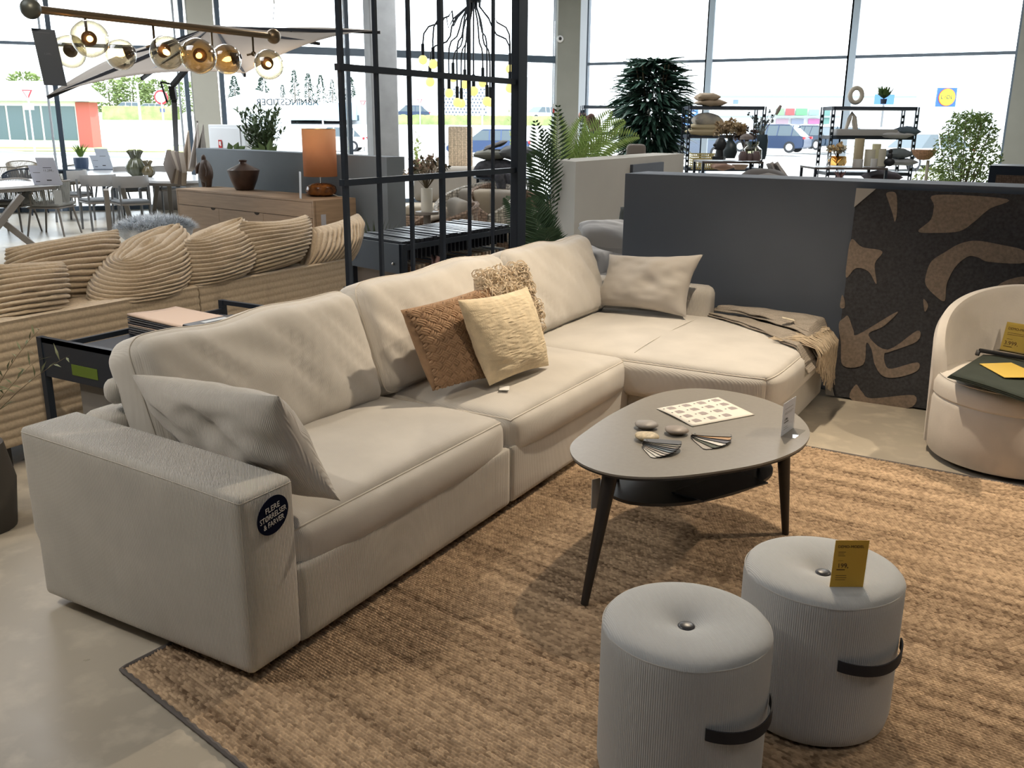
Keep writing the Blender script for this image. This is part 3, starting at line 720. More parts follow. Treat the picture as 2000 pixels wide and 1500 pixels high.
# sample fans
def fan(cu, cv, ang0, ang1, cols, L_, wd, lab):
    p = pz(cu, cv, ZT); t = thing('sample_fan', lab, 'sample cards', (p.x, p.y, ZT))
    for k, c in enumerate(cols):
        a = ang0+(ang1-ang0)*k/(len(cols)-1); b = B(); h = 0.0028
        poly = [(-0.012, -wd*0.25), (L_*0.25, -wd/2), (L_*0.93, -wd/2), (L_, -wd*0.30), (L_, wd*0.30), (L_*0.93, wd/2), (L_*0.25, wd/2), (-0.012, wd*0.25)]
        b.prism(poly, k*h, k*h+0.0022, Matrix.Rotation(a, 4, 'Z')); b.mi = 1
        b.prism([(x*0.985, y*0.96) for x, y in poly], k*h+0.0022, k*h+0.0025, Matrix.Rotation(a, 4, 'Z'))
        b.done('sample_card', None, t, smooth=False, mats=[TE, mat('sample_%s_%d' % (lab[:5].strip(), k), c, 0.35)])
    b = B(); b.cyl((0, 0, 0), (0, 0, len(cols)*0.0028+0.002), 0.003, n=8); b.done('rivet', mat('rivet', (0.4, 0.4, 0.4), 0.3, 1.0), t)
fan(1263, 872, radians(-50), radians(18), [(0.72, 0.70, 0.64), (0.7, 0.69, 0.62), (0.6, 0.55, 0.48), (0.45, 0.42, 0.38), (0.20, 0.26, 0.30), (0.12, 0.14, 0.17), (0.33, 0.30, 0.27), (0.30, 0.29, 0.25), (0.11, 0.115, 0.13)], 0.125, 0.045, 'grey and white sample cards fanned out at the front of the coffee table')
fan(1357, 855, radians(-48), radians(24), [(0.42, 0.38, 0.33), (0.06, 0.07, 0.04), (0.78, 0.75, 0.68), (0.10, 0.10, 0.12), (0.50, 0.30, 0.15), (0.24, 0.22, 0.19)], 0.135, 0.04, 'orange, white and black sample cards fanned beside the paper sheet')
# acrylic price stand on the table
ACR = glassy('clear_acrylic', (0.96, 0.965, 0.97), 0.04)
def lines(t, P, X, Y, rows, m, th=0.0016, name='printed_line'):
    for (x0, x1, y, hh) in rows:
        b = B(); q = [P+X*a+Y*c for a, c in ((x0, y), (x1, y), (x1, y+hh), (x0, y+hh))]; b.faces(q, [(0, 1, 2, 3)]); b.done(name, m, t, smooth=False, world=True)
def card(name, label, P, X, Y, w, h, m, rows=(), words=(), foot=0.05, ink=INKD, cat='price sign', holder=True):
    """upright card: P bottom-left corner, X to the right, Y up; rows and words in card fractions"""
    X = V(X).normalized(); Y = V(Y).normalized(); Nn = X.cross(Y)
    if Nn.dot(EYE-P) < 0: Nn = -Nn
    t = thing(name, label, cat, P)
    b = B(); b.box(P+X*w/2+Y*h/2, (w, 0.0012, h), Matrix((X, -Nn, Y)).transposed()); b.done('card', m, t, smooth=False, world=True)
    if holder:
        b = B(); b.box(P+X*w/2+Y*h/2+Nn*0.0030, (w+0.004, 0.0015, h+0.004), Matrix((X, -Nn, Y)).transposed())
        hz = V((Nn.x, Nn.y, 0)).normalized()
        b.box(P+X*w/2+hz*foot/2+V((0, 0, 0.0012)), (w, foot, 0.002), Matrix((X, hz, V((0, 0, 1)))).transposed()); b.done('acrylic_holder', ACR, t, smooth=False, world=True)
    e = Nn*0.0012
    lines(t, P+e, X*w, Y*h, rows, ink)
    for s, x, y, sz, al in words: text(s, sz*h, ink, t, frame(P+e+X*w*x+Y*h*y, X, Y) if X.cross(Y).dot(Nn) > 0 else frame(P+e+X*w*x+Y*h*y, X, Y), 'lettering', al, 0.0002, world=True)
    return t
P = pz(1525, 853, ZT); P2 = pz(1549, 836, ZT)
card('price_stand', 'white price card in a clear stand at the right end of the coffee table', P, (P2-P), (0, 0, 1), (P2-P).length, 0.130, mat('card_bluewhite', (0.72, 0.75, 0.84), 0.6),
     rows=[(0.15, 0.8, 0.78, 0.012), (0.15, 0.85, 0.66, 0.010), (0.15, 0.75, 0.62, 0.01), (0.15, 0.5, 0.36, 0.03), (0.15, 0.45, 0.22, 0.01), (0.15, 0.5, 0.16, 0.01)], words=[('1.399,-', 0.16, 0.46, 0.11, 'LEFT')])

# ================================================================ POUFS
PF = mat('pouf_corduroy', (0.50, 0.51, 0.515), 0.85, kind='rib', sc=0.0045, amt=0.03, bump=0.3, dist=0.0012, dirv=(0.75, 0.66, 0), sheen=0.3, spec=0.2)
def pouf(cx_, cy_, r, lab, name='round_pouf'):
    t = thing(name, lab, 'pouf', (cx_, cy_, RT)); n = 220
    def fnr(a, z): return 1+0.0022*sin(a*200)*(1 if 0.03 < z < 0.40 else 0.0)
    H = 0.435; b = B()
    prof = [(0, 0.004), (r*0.9, 0.004), (r*0.97, 0.015), (r*0.995, 0.045)]+[(r, 0.06+i*0.035) for i in range(10)]+[(r*0.999, 0.405), (r*0.992, 0.424)]
    b.lathe(prof, n=1380, fn=lambda a, z: 1+0.0042*sin(a*230)*(1 if 0.02 < z < 0.42 else 0)); b.done('body', mat('pouf_side_corduroy', (0.50, 0.51, 0.515), 0.85, kind='noise', sc=5, amt=0.04, bump=0.15, dist=0.001, sheen=0.3, spec=0.2), t, sharp=3)
    b = B(); top = [(r*0.992, 0.424), (r*0.978, 0.432), (r*0.95, 0.438), (r*0.88, 0.4445), (r*0.78, 0.4475), (r*0.62, 0.4485), (r*0.48, 0.4465), (r*0.36, 0.4425), (r*0.26, 0.4365), (r*0.18, 0.4295), (r*0.12, 0.423), (r*0.08, 0.4195), (0, 0.418)]
    rr = random.Random(1)
    b.lathe(top, n=96, fn=lambda a, z: 1+(0.012*sin(5*a+1) if z < 0.435 and z > 0.41 else 0)); tp = b.done('top', PF, t, sharp=3)
    b = B(); b.tube([(r*0.990*cos(2*pi*i/90), r*0.990*sin(2*pi*i/90), 0.4255) for i in range(90)], 0.0018, 6, closed=True); b.done('piping', mat('pouf_piping', (0.5, 0.49, 0.47), 0.8), tp)
    b = B(); b.ball((0, 0, 0.4225), (0.021, 0.021, 0.006), 20, 8); b.done('button', mat('button_charcoal', (0.035, 0.035, 0.04), 0.35), t)
    b = B(); ac = math.atan2(-cy_, -cx_)
    a0, a1 = ac+radians(16), ac+radians(82); k = 24; ring = []
    for i in range(k+1):
        f = i/k; a = a0+(a1-a0)*f; ro = r+0.003+0.022*sin(pi*f)**0.8; z = 0.268-0.012*sin(pi*f)
        hw = 0.0155
        ring.append([b.b.verts.new(V((q*cos(a), q*sin(a), zz))) for q, zz in ((ro, z-hw), (ro+0.004, z-hw), (ro+0.004, z+hw), (ro, z+hw))])
    for i in range(k):
        for j in range(4): b.b.faces.new((ring[i][j], ring[i][(j+1) % 4], ring[i+1][(j+1) % 4], ring[i+1][j]))
    b.b.faces.new(ring[0]); b.b.faces.new(ring[-1][::-1]); b.done('handle_strap', mat('strap_black', (0.012, 0.013, 0.02), 0.7), t)
    return t
pouf(-0.642, 1.975, 0.207, 'round light grey corduroy pouf nearest the camera, with nothing on it')
pouf(-0.415, 2.44, 0.212, 'round light grey corduroy pouf carrying the yellow price sign')
YEL = mat('sign_yellow', (0.80, 0.48, 0.07), 0.5); BRN = mat('sign_ink', (0.10, 0.045, 0.02), 0.7)
Pa = pz(1620, 1147, 0.46); Pb = pz(1694, 1147, 0.46)
card('yellow_price_stand', 'yellow demo-model price sign reading 199 on the rear pouf', Pa, Pb-Pa, V((0, 0.14, 1)), 0.088, 0.128, YEL, ink=BRN,
     rows=[(0.12, 0.34, 0.75, 0.008), (0.12, 0.30, 0.71, 0.008), (0.12, 0.34, 0.67, 0.008), (0.14, 0.30, 0.565, 0.006), (0.13, 0.38, 0.37, 0.018), (0.13, 0.45, 0.25, 0.009), (0.13, 0.46, 0.205, 0.009), (0.13, 0.43, 0.16, 0.009)],
     words=[('DEMO-MODEL', 0.09, 0.865, 0.082, 'LEFT'), ('199,', 0.14, 0.46, 0.135, 'LEFT')])

# ================================================================ BARREL CHAIR
BC = mat('chair_boucle', (0.60, 0.56, 0.51), 0.9, kind='noise', sc=8, amt=0.05, bump=0.3, dist=0.0015, spec=0.15)
bc = thing('barrel_armchair', 'round beige upholstered tub armchair at the right edge', 'armchair', (-0.03, 5.10, 0))
R0 = 0.395
b = B(); b.lathe([(0, 0.01), (0.33, 0.01), (0.36, 0.03)], n=64); b.done('plinth', BLACK, bc)
b = B(); b.lathe([(0.3, 0.03), (R0-0.012, 0.03), (R0, 0.05), (R0+0.004, 0.15), (R0+0.004, 0.30), (R0-0.003, 0.322), (R0-0.006, 0.326)], n=72); b.done('base', BC, bc)
b = B(); b.lathe([(R0-0.006, 0.326), (R0+0.002, 0.335), (R0+0.003, 0.385), (R0-0.012, 0.415), (R0-0.05, 0.435), (R0-0.15, 0.45), (0, 0.455)], n=72); sc2 = b.done('seat_cushion', BC, bc)
b = B(); b.tube([((R0-0.022)*cos(2*pi*i/80), (R0-0.022)*sin(2*pi*i/80), 0.424) for i in range(80)], 0.003, 6, closed=True); b.done('piping', BC, sc2)
b = B(); rings = []; k = 64
for i in range(k+1):
    f = i/k; a = radians(-14)+radians(208)*f; hh = 0.44+0.395*sin(pi*f)**0.5; lean = 0.035*(hh-0.44)/0.39
    ri, ro = R0-0.055, R0+0.012; ring = []
    for q, z in ((ro, 0.06), (ro+0.004, 0.25), (ro+lean, hh-0.035), (ro+lean-0.014, hh-0.006), ((ri+ro)/2+lean, hh), (ri+lean+0.014, hh-0.006), (ri+lean, hh-0.035), (ri, 0.30), (ri, 0.06)):
        ring.append(b.b.verts.new((q*cos(a), q*sin(a), max(z, 0.06))))
    rings.append(ring)
for i in range(k):
    for j in range(9): b.b.faces.new((rings[i][j], rings[i][(j+1) % 9], rings[i+1][(j+1) % 9], rings[i+1][j]))
b.b.faces.new(rings[0]); b.b.faces.new(rings[-1][::-1]); b.done('backrest', BC, bc)
# folded dark textile with sign on it
DG = mat('folded_felt_dark', (0.022, 0.030, 0.022), 0.9, kind='noise', sc=20, amt=0.15, bump=0.3)
ft = thing('fabric_sample_folder', 'dark green stack of fabric samples with black handle lying on the tub armchair', 'fabric samples', (-0.1, 4.95, 0.45))
fp = [pz(1850, 738, 0.462), pz(1915, 698, 0.462), pz(2040, 712, 0.462), pz(2050, 800, 0.452)]
for k in range(3):
    b = B(); n = 10; off = V((0.006*k, -0.004*k, 0.007*k)); g = []
    for i in range(n+1):
        g.append([b.b.verts.new((fp[0]*(1-i/n)+fp[3]*(i/n))*(1-j/n)+(fp[1]*(1-i/n)+fp[2]*(i/n))*(j/n)+off+V((0, 0, 0.004*sin(5*i/n)))) for j in range(n+1)])
    for i in range(n):
        for j in range(n): b.b.faces.new((g[i][j], g[i+1][j], g[i+1][j+1], g[i][j+1]))
    o = b.done('fabric_sheet', DG, ft, world=True); md = o.modifiers.new('t', 'SOLIDIFY'); md.thickness = 0.005; md.offset = 1
b = B(); b.bar(pz(1912, 684, 0.50), pz(2040, 706, 0.50), 0.02, 0.02, 0.004); b.bar(pz(1912, 684, 0.50), pz(1908, 694, 0.475), 0.02, 0.016, 0.003); b.done('handle', BLACK, ft, world=True)
Pa = pz(1953, 681, 0.50); Pb = pz(2040, 697, 0.50)
YL = mat('sign_yellow_bright', (0.62, 0.43, 0.08), 0.35)
card('yellow_price_stand', 'yellow demo-model price sign reading 3.999 on the tub armchair', Pa, Pb-Pa, V((0.10, 0.14, 1)), 0.20, 0.145, YL, ink=BRN,
     rows=[(0.08, 0.6, 0.62, 0.012), (0.08, 0.5, 0.56, 0.012), (0.1, 0.25, 0.40, 0.010), (0.06, 0.28, 0.12, 0.02)], words=[('DEMO-MODEL', 0.07, 0.78, 0.13, 'LEFT'), ('3.999,', 0.06, 0.25, 0.20, 'LEFT')])
b = B(); b.faces([pz(u, v, 0.489) for u, v in ((1913, 710), (1962, 737), (2040, 737), (1975, 708))], [(0, 1, 2, 3)])
o = b.done('yellow_sheet', YL, smooth=False); tag(o, 'yellow sheet lying on the dark fabric samples on the tub armchair', 'paper'); md = o.modifiers.new('t', 'SOLIDIFY'); md.thickness = 0.002

# ================================================================ DARK DIVIDER AND ARTWORK
DV = mat('divider_grey', (0.112, 0.13, 0.16), 0.75, kind='noise', sc=2, amt=0.05, bump=0.05)
b = B(); b.b2((-2.56, 5.93, 0), (3.2, 6.33, 1.305), 0.004); struct('wall_divider_dark', b, DV, smooth=False)
art = thing('abstract_wall_panel', 'large dark felt panel with brown organic shapes leaning on the dark divider', 'artwork', (-0.1, 5.8, 0))
e0 = V((-1.045, 5.775, 0.012)); eX = V((1, 0, 0)); eY = V((0.0, 0.12, 1.262)).normalized()
FR = frame(e0, eX, eY)
b = B(); b.prism([(0, 0), (1.72, 0), (1.72, 1.262), (0, 1.262)], -0.03, 0, FR); b.done('canvas', mat('felt_charcoal', (0.045, 0.045, 0.050), 0.95, kind='noise', sc=60, amt=0.3, bump=0.4, dist=0.002), art, smooth=False, world=True)
def onart(u, v):
    d = dray(u, v); n = eX.cross(eY); t_ = (e0-EYE).dot(n)/d.dot(n); q = EYE+d*t_-e0; return (q.dot(eX), q.dot(eY))
SHP = [[(415, 90), (460, 92), (465, 180), (455, 225), (445, 190), (425, 130)],
 [(650, 98), (985, 118), (910, 160), (870, 190), (830, 225), (760, 270), (640, 278), (565, 270), (625, 215), (640, 150)],
 [(250, 308), (300, 345), (395, 365), (360, 425), (368, 520), (330, 460), (270, 445), (225, 490), (230, 400)],
 [(1065, 362), (960, 335), (840, 315), (760, 330), (690, 370), (630, 410), (605, 465), (600, 520), (640, 570), (690, 600), (700, 520), (740, 440), (800, 390), (850, 395), (900, 415), (1065, 420)],
 [(940, 530), (990, 500), (1065, 485), (1065, 515), (1000, 532)],
 [(205, 572), (218, 600), (216, 632), (196, 628)],
 [(190, 710), (215, 680), (235, 673), (260, 740), (280, 758), (450, 658), (460, 665), (400, 720), (330, 760), (420, 830), (560, 740), (560, 790), (430, 840), (405, 850), (410, 900), (440, 920), (560, 890), (560, 930), (470, 960), (400, 955), (360, 900), (345, 830), (320, 800), (305, 900), (210, 905), (200, 800)],
 [(590, 590), (612, 620), (596, 650)],
 [(270, 995), (300, 1030), (345, 1060), (545, 1045), (510, 1108), (255, 1070)]]
b = B()
for s in SHP:
    poly = [onart(1560+x*0.4131, 340+y*0.4131) for x, y in s]
    poly = smoothloop(poly, len(poly)*4)
    b.prism([(x, y) for x, y in poly], 0.0003, 0.004, FR)
b.done('felt_shapes', mat('felt_brown', (0.23, 0.18, 0.14), 0.95, kind='noise', sc=60, amt=0.2, bump=0.3), art, smooth=False, world=True)
for P3 in ([(0, 1.262), (0.11, 1.262), (0.0, 1.15)], [(0, 0), (0.0, 0.13), (-0.07, 0.0)], ):
    b = B(); pp = P3 if P3[0][1] > 0 else [(-0.03, 0), (0.02, 0), (-0.03, 0.14), (-0.06, 0.14)]
    b.prism([(x-0.004, y) for x, y in pp], -0.034, 0.008, FR); b.done('corner_protector', mat('cardboard_grey', (0.42, 0.40, 0.37), 0.8), art, smooth=False, world=True)
# ================================================================ BLACK GRID PARTITION
GX = -3.4
BS = mat('grid_black_steel', (0.012, 0.020, 0.034), 0.45)
gt = thing('grid_partition', 'tall black steel lattice partition standing behind the sofa', 'room divider', (GX, 5.0, 0))
for y, w in ((4.03, 0.027), (4.33, 0.021), (4.64, 0.021), (4.97, 0.030), (5.29, 0.019), (5.59, 0.019)):
    b = B(); b.b2((GX-w/2, y-w/2, 0.05), (GX+w/2, y+w/2, 3.2)); b.done('post', BS, gt, smooth=False, world=True)
b = B(); b.b2((GX-0.03, 5.88, 0.05), (GX+0.03, 6.01, 3.2), 0.004); b.done('end_post', BS, gt, smooth=False, world=True)
for z, h in ((0.07, 0.05), (0.712, 0.035), (1.303, 0.035), (1.905, 0.035), (2.5, 0.035), (3.18, 0.05)):
    b = B(); b.b2((GX-0.018, 4.0, z-h/2), (GX+0.018, 5.9, z+h/2)); b.done('rail', BS, gt, smooth=False, world=True)

# ================================================================ RIBBED BEIGE SOFA
RB = mat('plush_rib_beige', (0.50, 0.41, 0.30), 0.95, kind='pile', sc=70, amt=0.10, bump=0.5, dist=0.004, sheen=0.4, spec=0.1)
rs = thing('ribbed_sofa', 'long beige wide-rib plush sofa seen from behind, beyond the corner sofa', 'sofa', (-4.7, 2.5, 0))
def ribbox(name, lo, hi, axis=2, pitch=0.042, amp=0.006):
    b = B(); ny = 2; nz = int((hi[2]-lo[2])/pitch*8); pr = []
    for k in range(nz+1):
        z = lo[2]+(hi[2]-lo[2])*k/nz; pr.append((z, amp*abs(sin(pi*(z-lo[2])/pitch))))
    ring = [(hi[0]+a, z) for z, a in pr]; nx = int((hi[0]-lo[0])/pitch*6)
    ring += [(hi[0]-(hi[0]-lo[0])*k/nx, hi[2]+amp*abs(sin(pi*k*pitch/pitch/6))) for k in range(1, nx)]
    ring += [(lo[0], hi[2]), (lo[0], lo[2])]
    ys = [lo[1]+(hi[1]-lo[1])*k/40 for k in range(41)]; rows = []
    for y in ys:
        rows.append([b.b.verts.new((x+0.004*noise.noise(V((y*2, z*6, 0))), y, z+0.003*noise.noise(V((y*3, x*9, 4))))) for x, z in ring])
    n = len(ring)
    for i in range(40):
        for j in range(n): b.b.faces.new((rows[i][j], rows[i][(j+1) % n], rows[i+1][(j+1) % n], rows[i+1][j]))
    b.b.faces.new(rows[0]); b.b.faces.new(rows[-1][::-1]); return b.done(name, RB, rs, world=True, sharp=1.2)
ribbox('backrest', (-4.42, 0.0, 0.11), (-4.17, 3.62, 0.715)); ribbox('backrest', (-4.42, 3.63, 0.11), (-4.17, 4.94, 0.715))
ribbox('seat_base', (-5.25, 0.05, 0.11), (-4.42, 4.9, 0.42))
for x, y in ((-4.25, 0.3), (-4.25, 2.4), (-4.25, 4.8), (-5.1, 0.3), (-5.1, 4.8)):
    b = B(); b.b2((x-0.04, y-0.04, 0), (x+0.04, y+0.04, 0.11)); b.done('foot', BLACK, rs, smooth=False, world=True)
PC = ['first large ribbed plush cushion at the left picture edge on the beige sofa', 'wide ribbed plush cushion lying flat behind the leftmost one', 'ribbed plush cushion with a folded corner, third from the left on the beige sofa',
      'ribbed plush cushion with crumpled top, in the middle of the beige sofa row', 'ribbed plush cushion with both top corners up, second from the right on the beige sofa', 'twisted finer-ribbed plush cushion at the right end of the beige sofa']
PQ = [[(-14, 520), (120, 512), (122, 618), (-30, 645)], [(12, 488), (230, 450), (228, 590), (20, 600)], [(240, 508), (350, 438), (342, 568), (180, 600)], [(374, 470), (472, 426), (466, 535), (340, 572)], [(472, 434), (597, 421), (585, 508), (464, 550)], [(602, 448), (698, 418), (688, 508), (580, 530)]]
PX = [(-4.38, -4.30), (-4.62, -4.50), (-4.44, -4.26), (-4.44, -4.26), (-4.44, -4.26), (-4.44, -4.26)]
def topfold(u, v): return 0.02*math.exp(-((v-0.05)/0.12)**2)-0.035*math.exp(-(((u-0.25)/0.12)**2+((v-0.12)/0.2)**2))
for i, (q, (xt, xb)) in enumerate(zip(PQ, PX)):
    tw = 0.10 if i in (2, 3) else (0.04 if i > 3 else 0)
    Q = [px(*q[0], xt+tw), px(*q[1], xt-0.05-tw), px(*q[2], xb), px(*q[3], xb)]
    pillow('ribbed_cushion', Q, (0.30, 0.30, 0.38, 0.38, 0.34, 0.34)[i], RB, PC[i], 'cushion', nu=34 if i != 5 else 200, nv=200 if i != 5 else 34, ribs=(10, 11, 12, 12, 12, 14)[i], ramp=(0.034, 0.034, 0.034, 0.034, 0.034, 0.028)[i], pinch=(0.02, 0.02, -0.05, -0.05, -0.02, -0.03)[i], wr=0.008, seed=20+i, fn=topfold if i in (2, 3) else None, group='ribbed cushions along the beige sofa', sag=(0, 0, 0.0, 0.01, 0.03, 0.02)[i], ribdir=i != 5)

# ================================================================ BLACK SAMPLE RACK BETWEEN THE SOFAS
rk = thing('sample_rack', 'low black metal rack holding fabric books between the two sofas', 'rack', (-3.6, 3.0, 0))
RX0, RX1, RY0, RY1, RZ = -3.99, -3.06, 2.53, 3.63, 0.655
for x in (RX0, RX1):
    for y in (RY0, RY1):
        b = B(); b.b2((x-0.016, y-0.016, 0), (x+0.016, y+0.016, RZ)); b.done('leg', BS, rk, smooth=False, world=True)
for y in (RY0, RY1):
    b = B(); b.b2((RX0, y-0.012, RZ-0.024), (RX1, y+0.012, RZ)); b.done('top_bar', BS, rk, smooth=False, world=True)
b = B(); b.b2((RX0, RY0-0.012, RZ-0.185), (RX1, RY0+0.012, RZ)); b.done('end_panel', BS, rk, smooth=False, world=True)
b = B(); b.b2((RX0+0.22, RY0-0.0145, 0.505), (RX0+0.40, RY0-0.0125, 0.555)); b.done('green_label', mat('label_green', (0.10, 0.16, 0.02), 0.5), rk, smooth=False, world=True)
for x in (RX0+0.01, RX1-0.01):
    b = B(); b.b2((x-0.01, RY0, RZ-0.07), (x+0.01, RY1, RZ-0.045)); b.done('side_rail', BS, rk, smooth=False, world=True)
b = B(); b.b2((RX0+0.2, RY0+0.03, 0.16), (RX1-0.05, RY0+0.05, 0.47)); tag(b.done('fabric_board', mat('board_grey', (0.2, 0.19, 0.18), 0.9), smooth=False), 'grey fabric board hanging inside the near end of the low black rack', 'fabric sample')
def bookof(name, lab, c, w, l, z0, n, cols, binder=True, rz=0.0):
    t = thing(name, lab, 'fabric samples', (c[0], c[1], z0), rz); z = 0; rr = random.Random(5)
    for k in range(n):
        h = 0.006+0.008*rr.random(); b = B(); nn = 10; g = []
        for i in range(nn+1):
            g.append([b.b.verts.new((-w/2+w*i/nn, -l/2+l*j/nn+0.01*rr.random()*0, z+0.012*(i/nn-1)**2*(k/n)+0.006*sin(4*j/nn+k)*(1-i/nn)*(k/n))) for j in range(nn+1)])
        for i in range(nn):
            for j in range(nn): b.b.faces.new((g[i][j], g[i+1][j], g[i+1][j+1], g[i][j+1]))
        o = b.done('fabric_sheet', cols[k % len(cols)] if k < n-1 else cols[-1], t); md = o.modifiers.new('t', 'SOLIDIFY'); md.thickness = h*0.8; md.offset = 1; z += h
    if binder: b = B(); b.box((w/2-0.02, 0, z/2), (0.11, l+0.01, z+0.025), None, 0.008); b.done('binder_clamp', BLACK, t); b = B(); b.box((w/2-0.02, 0, z+0.013+z*0), (0.035, l*0.5, 0.002)); b.done('label_strip', mat('label_silver', (0.5, 0.55, 0.6), 0.4), t, smooth=False)
    return t
GRYS = [mat('felt_grey_%d' % i, c, 0.9) for i, c in enumerate([(0.06, 0.06, 0.07), (0.14, 0.14, 0.15), (0.09, 0.1, 0.12), (0.22, 0.21, 0.2)])]
b = B(); b.b2((RX0+0.05, RY0+0.06, 0.565), (RX1-0.05, RY1-0.06, 0.59)); b.done('tray', BS, rk, smooth=False, world=True)
bookof('fabric_book', 'thick stack of grey fabric samples topped with pale pink leather, in a black binder', (-3.675, 3.09), 0.50, 0.29, 0.592, 9, GRYS+[mat('leather_pink', (0.60, 0.46, 0.37), 0.7)], rz=-0.05)
bookof('fabric_book', 'thin reddish fabric book lying low at the near end of the black rack', (-3.33, 2.72), 0.34, 0.26, 0.592, 3, [mat('felt_rust', (0.22, 0.07, 0.05), 0.8), BLACK, mat('felt_pale', (0.5, 0.42, 0.4), 0.8)], binder=False)
# olive sprig at the left edge
def sprigs(name, lab, base, n, hgt, spread, m, seed, ln=0.05, w=0.012, bend=0.4, stemr=0.002, lean=V((0, 0, 0)), cat='plant', leaves=16, pot=None, th=0.0, parent=None, start=0.15, up=0.5):
    rr = random.Random(seed); t = parent or thing(name, lab, cat, base); base = V(base); b = B(); lf = B()
    for k in range(n):
        a = rr.random()*2*pi; s = spread*(0.25+0.75*rr.random()); h = hgt*(0.6+0.4*rr.random()); tip = base+V((cos(a)*s, sin(a)*s, h))+lean
        pts = []
        for i in range(7):
            f = i/6; q = base.lerp(tip, f); q.z = base.z+(tip.z-base.z)*(f*(1+bend)-bend*f*f); pts.append(q)
        b.tube(pts, [stemr*(1.2-f/6) for f in range(7)], 4)
        for i in range(leaves):
            f = start+(1-start)*(i+0.5)/leaves; x = f*6; j = min(5, int(x)); p = pts[j].lerp(pts[j+1], x-j); d = (pts[j+1]-pts[j]).normalized()
            sd = V((rr.uniform(-1, 1), rr.uniform(-1, 1), rr.uniform(-0.3, 0.8))); lf.leaf(p, d*up+sd*0.9, ln*(0.7+0.6*rr.random()), w*(0.8+0.4*rr.random()), V((rr.uniform(-.5, .5), rr.uniform(-.5, .5), 1)), 0.1)
    b.done('stem', mat('stem_brown', (0.12, 0.09, 0.05), 0.8), t, world=True); lf.done('foliage', m, t, world=True, smooth=False, recalc=False)
    return t
OL = mat('leaf_olive', (0.16, 0.18, 0.10), 0.6)
sprigs('olive_branch', 'olive-like leafy branch reaching in from the left edge beside the sofa arm', (-3.65, 1.95, 0.36), 6, 0.42, 0.30, OL, 5, 0.06, 0.009, lean=V((0.1, 0.13, 0.03)), leaves=14)
b = B(); b.lathe([(0, 0), (0.13, 0), (0.15, 0.2), (0.12, 0.36), (0, 0.36)], (-3.65, 1.95, 0), 24)
tag(b.done('floor_vase', mat('vase_dark', (0.05, 0.045, 0.04), 0.6)), 'dark floor vase holding the olive branch', 'vase')
b = B(); q = pz(-18, 1018, 0); b.cyl((q.x, q.y, 0), (q.x+0.01, q.y, 0.6), 0.016, 0.02)
tag(b.done('furniture_leg', TB), 'black tapered furniture leg at the very left edge', 'furniture')

# ================================================================ SIDEBOARD
OAK = mat('oak_veneer', (0.36, 0.245, 0.155), 0.55, kind='wood', sc=1, dirv=(3, 3, 38), amt=0.13, bump=0.05)
OAKG = mat('oak_gap', (0.03, 0.018, 0.01), 0.8)
sa, sb_, sc3 = V((-9.96, 8.43, 0)), V((-7.19, 7.96, 0)), V((-7.31, 8.64, 0)); SH_ = 0.78
sx = (sb_-sa).normalized(); sy = V((-sx.y, sx.x, 0)); Ls = (sb_-sa).length; Ds = 0.62
sd_ = thing('oak_sideboard', 'long oak sideboard with recessed finger pulls behind the ribbed sofa', 'sideboard', sa, math.atan2(sx.y, sx.x))
b = B(); b.b2((0, 0.022, 0.12), (Ls, Ds, SH_-0.02)); b.done('carcass', OAK, sd_, smooth=False)
b = B(); b.b2((0, 0, SH_-0.022), (Ls, Ds, SH_)); b.done('top_panel', OAK, sd_, smooth=False)
b = B(); b.b2((0.03, 0.012, 0.12), (Ls-0.03, 0.03, SH_-0.03)); b.done('shadow_gap', OAKG, sd_, smooth=False)
for x in (0, Ls-0.025): b = B(); b.b2((x, 0, 0.12), (x+0.025, 0.03, SH_-0.022)); b.done('side_panel', OAK, sd_, smooth=False)
for k in range(3):
    x0, x1 = 0.03+k*(Ls-0.06)/3, 0.03+(k+1)*(Ls-0.06)/3-0.004
    if k == 0: b = B(); b.b2((0.03, 0.0, 0.585), (Ls-0.03, 0.022, SH_-0.026)); b.done('drawer_front', OAK, sd_, smooth=False)
    b = B(); b.b2((x0, 0.0, 0.125), (x1, 0.022, 0.578)); b.done('door', OAK, sd_, smooth=False)
    if k < 2: b = B(); b.prism([(0.05*cos(pi+pi*i/12), 0.03*sin(pi+pi*i/12)) for i in range(13)], -0.001, 0.001, frame((x1-0.12, -0.001, 0.582), (1, 0, 0), (0, 0, 1))); b.done('finger_pull', OAKG, sd_, smooth=False)
for x in (0.2, Ls-0.2):
    for y in (0.08, Ds-0.08): b = B(); b.b2((x-0.03, y-0.03, 0), (x+0.03, y+0.03, 0.12)); b.done('leg', OAKG, sd_, smooth=False)
b = B(); b.b2((Ls+0.001, 0.10, 0.5), (Ls+0.002, 0.17, 0.62)); b.done('sticker', mat('sticker_grey', (0.45, 0.45, 0.5), 0.6), sd_, smooth=False)
CLAY = mat('clay_brown', (0.085, 0.055, 0.042), 0.55, kind='noise', sc=12, amt=0.25, bump=0.3, dist=0.003)
p = pz(404, 365, SH_); k = 13.0/1807
b = B(); fx = thing('clay_figure', 'dark brown abstract clay figure at the left end of the sideboard', 'ornament', (p.x, p.y, SH_))
b.ball((0, 0, 0.20), (0.105, 0.085, 0.16), 24, 16, lambda q: V((q.x*(1-0.25*(q.z/0.16)), q.y, q.z))); b.done('torso', CLAY, fx)
for s in (-1, 1): b = B(); b.tube([(s*0.03, 0, 0), (s*0.04, 0, 0.06), (s*0.05, 0, 0.14)], [0.04, 0.045, 0.05], 14); b.done('leg', CLAY, fx)
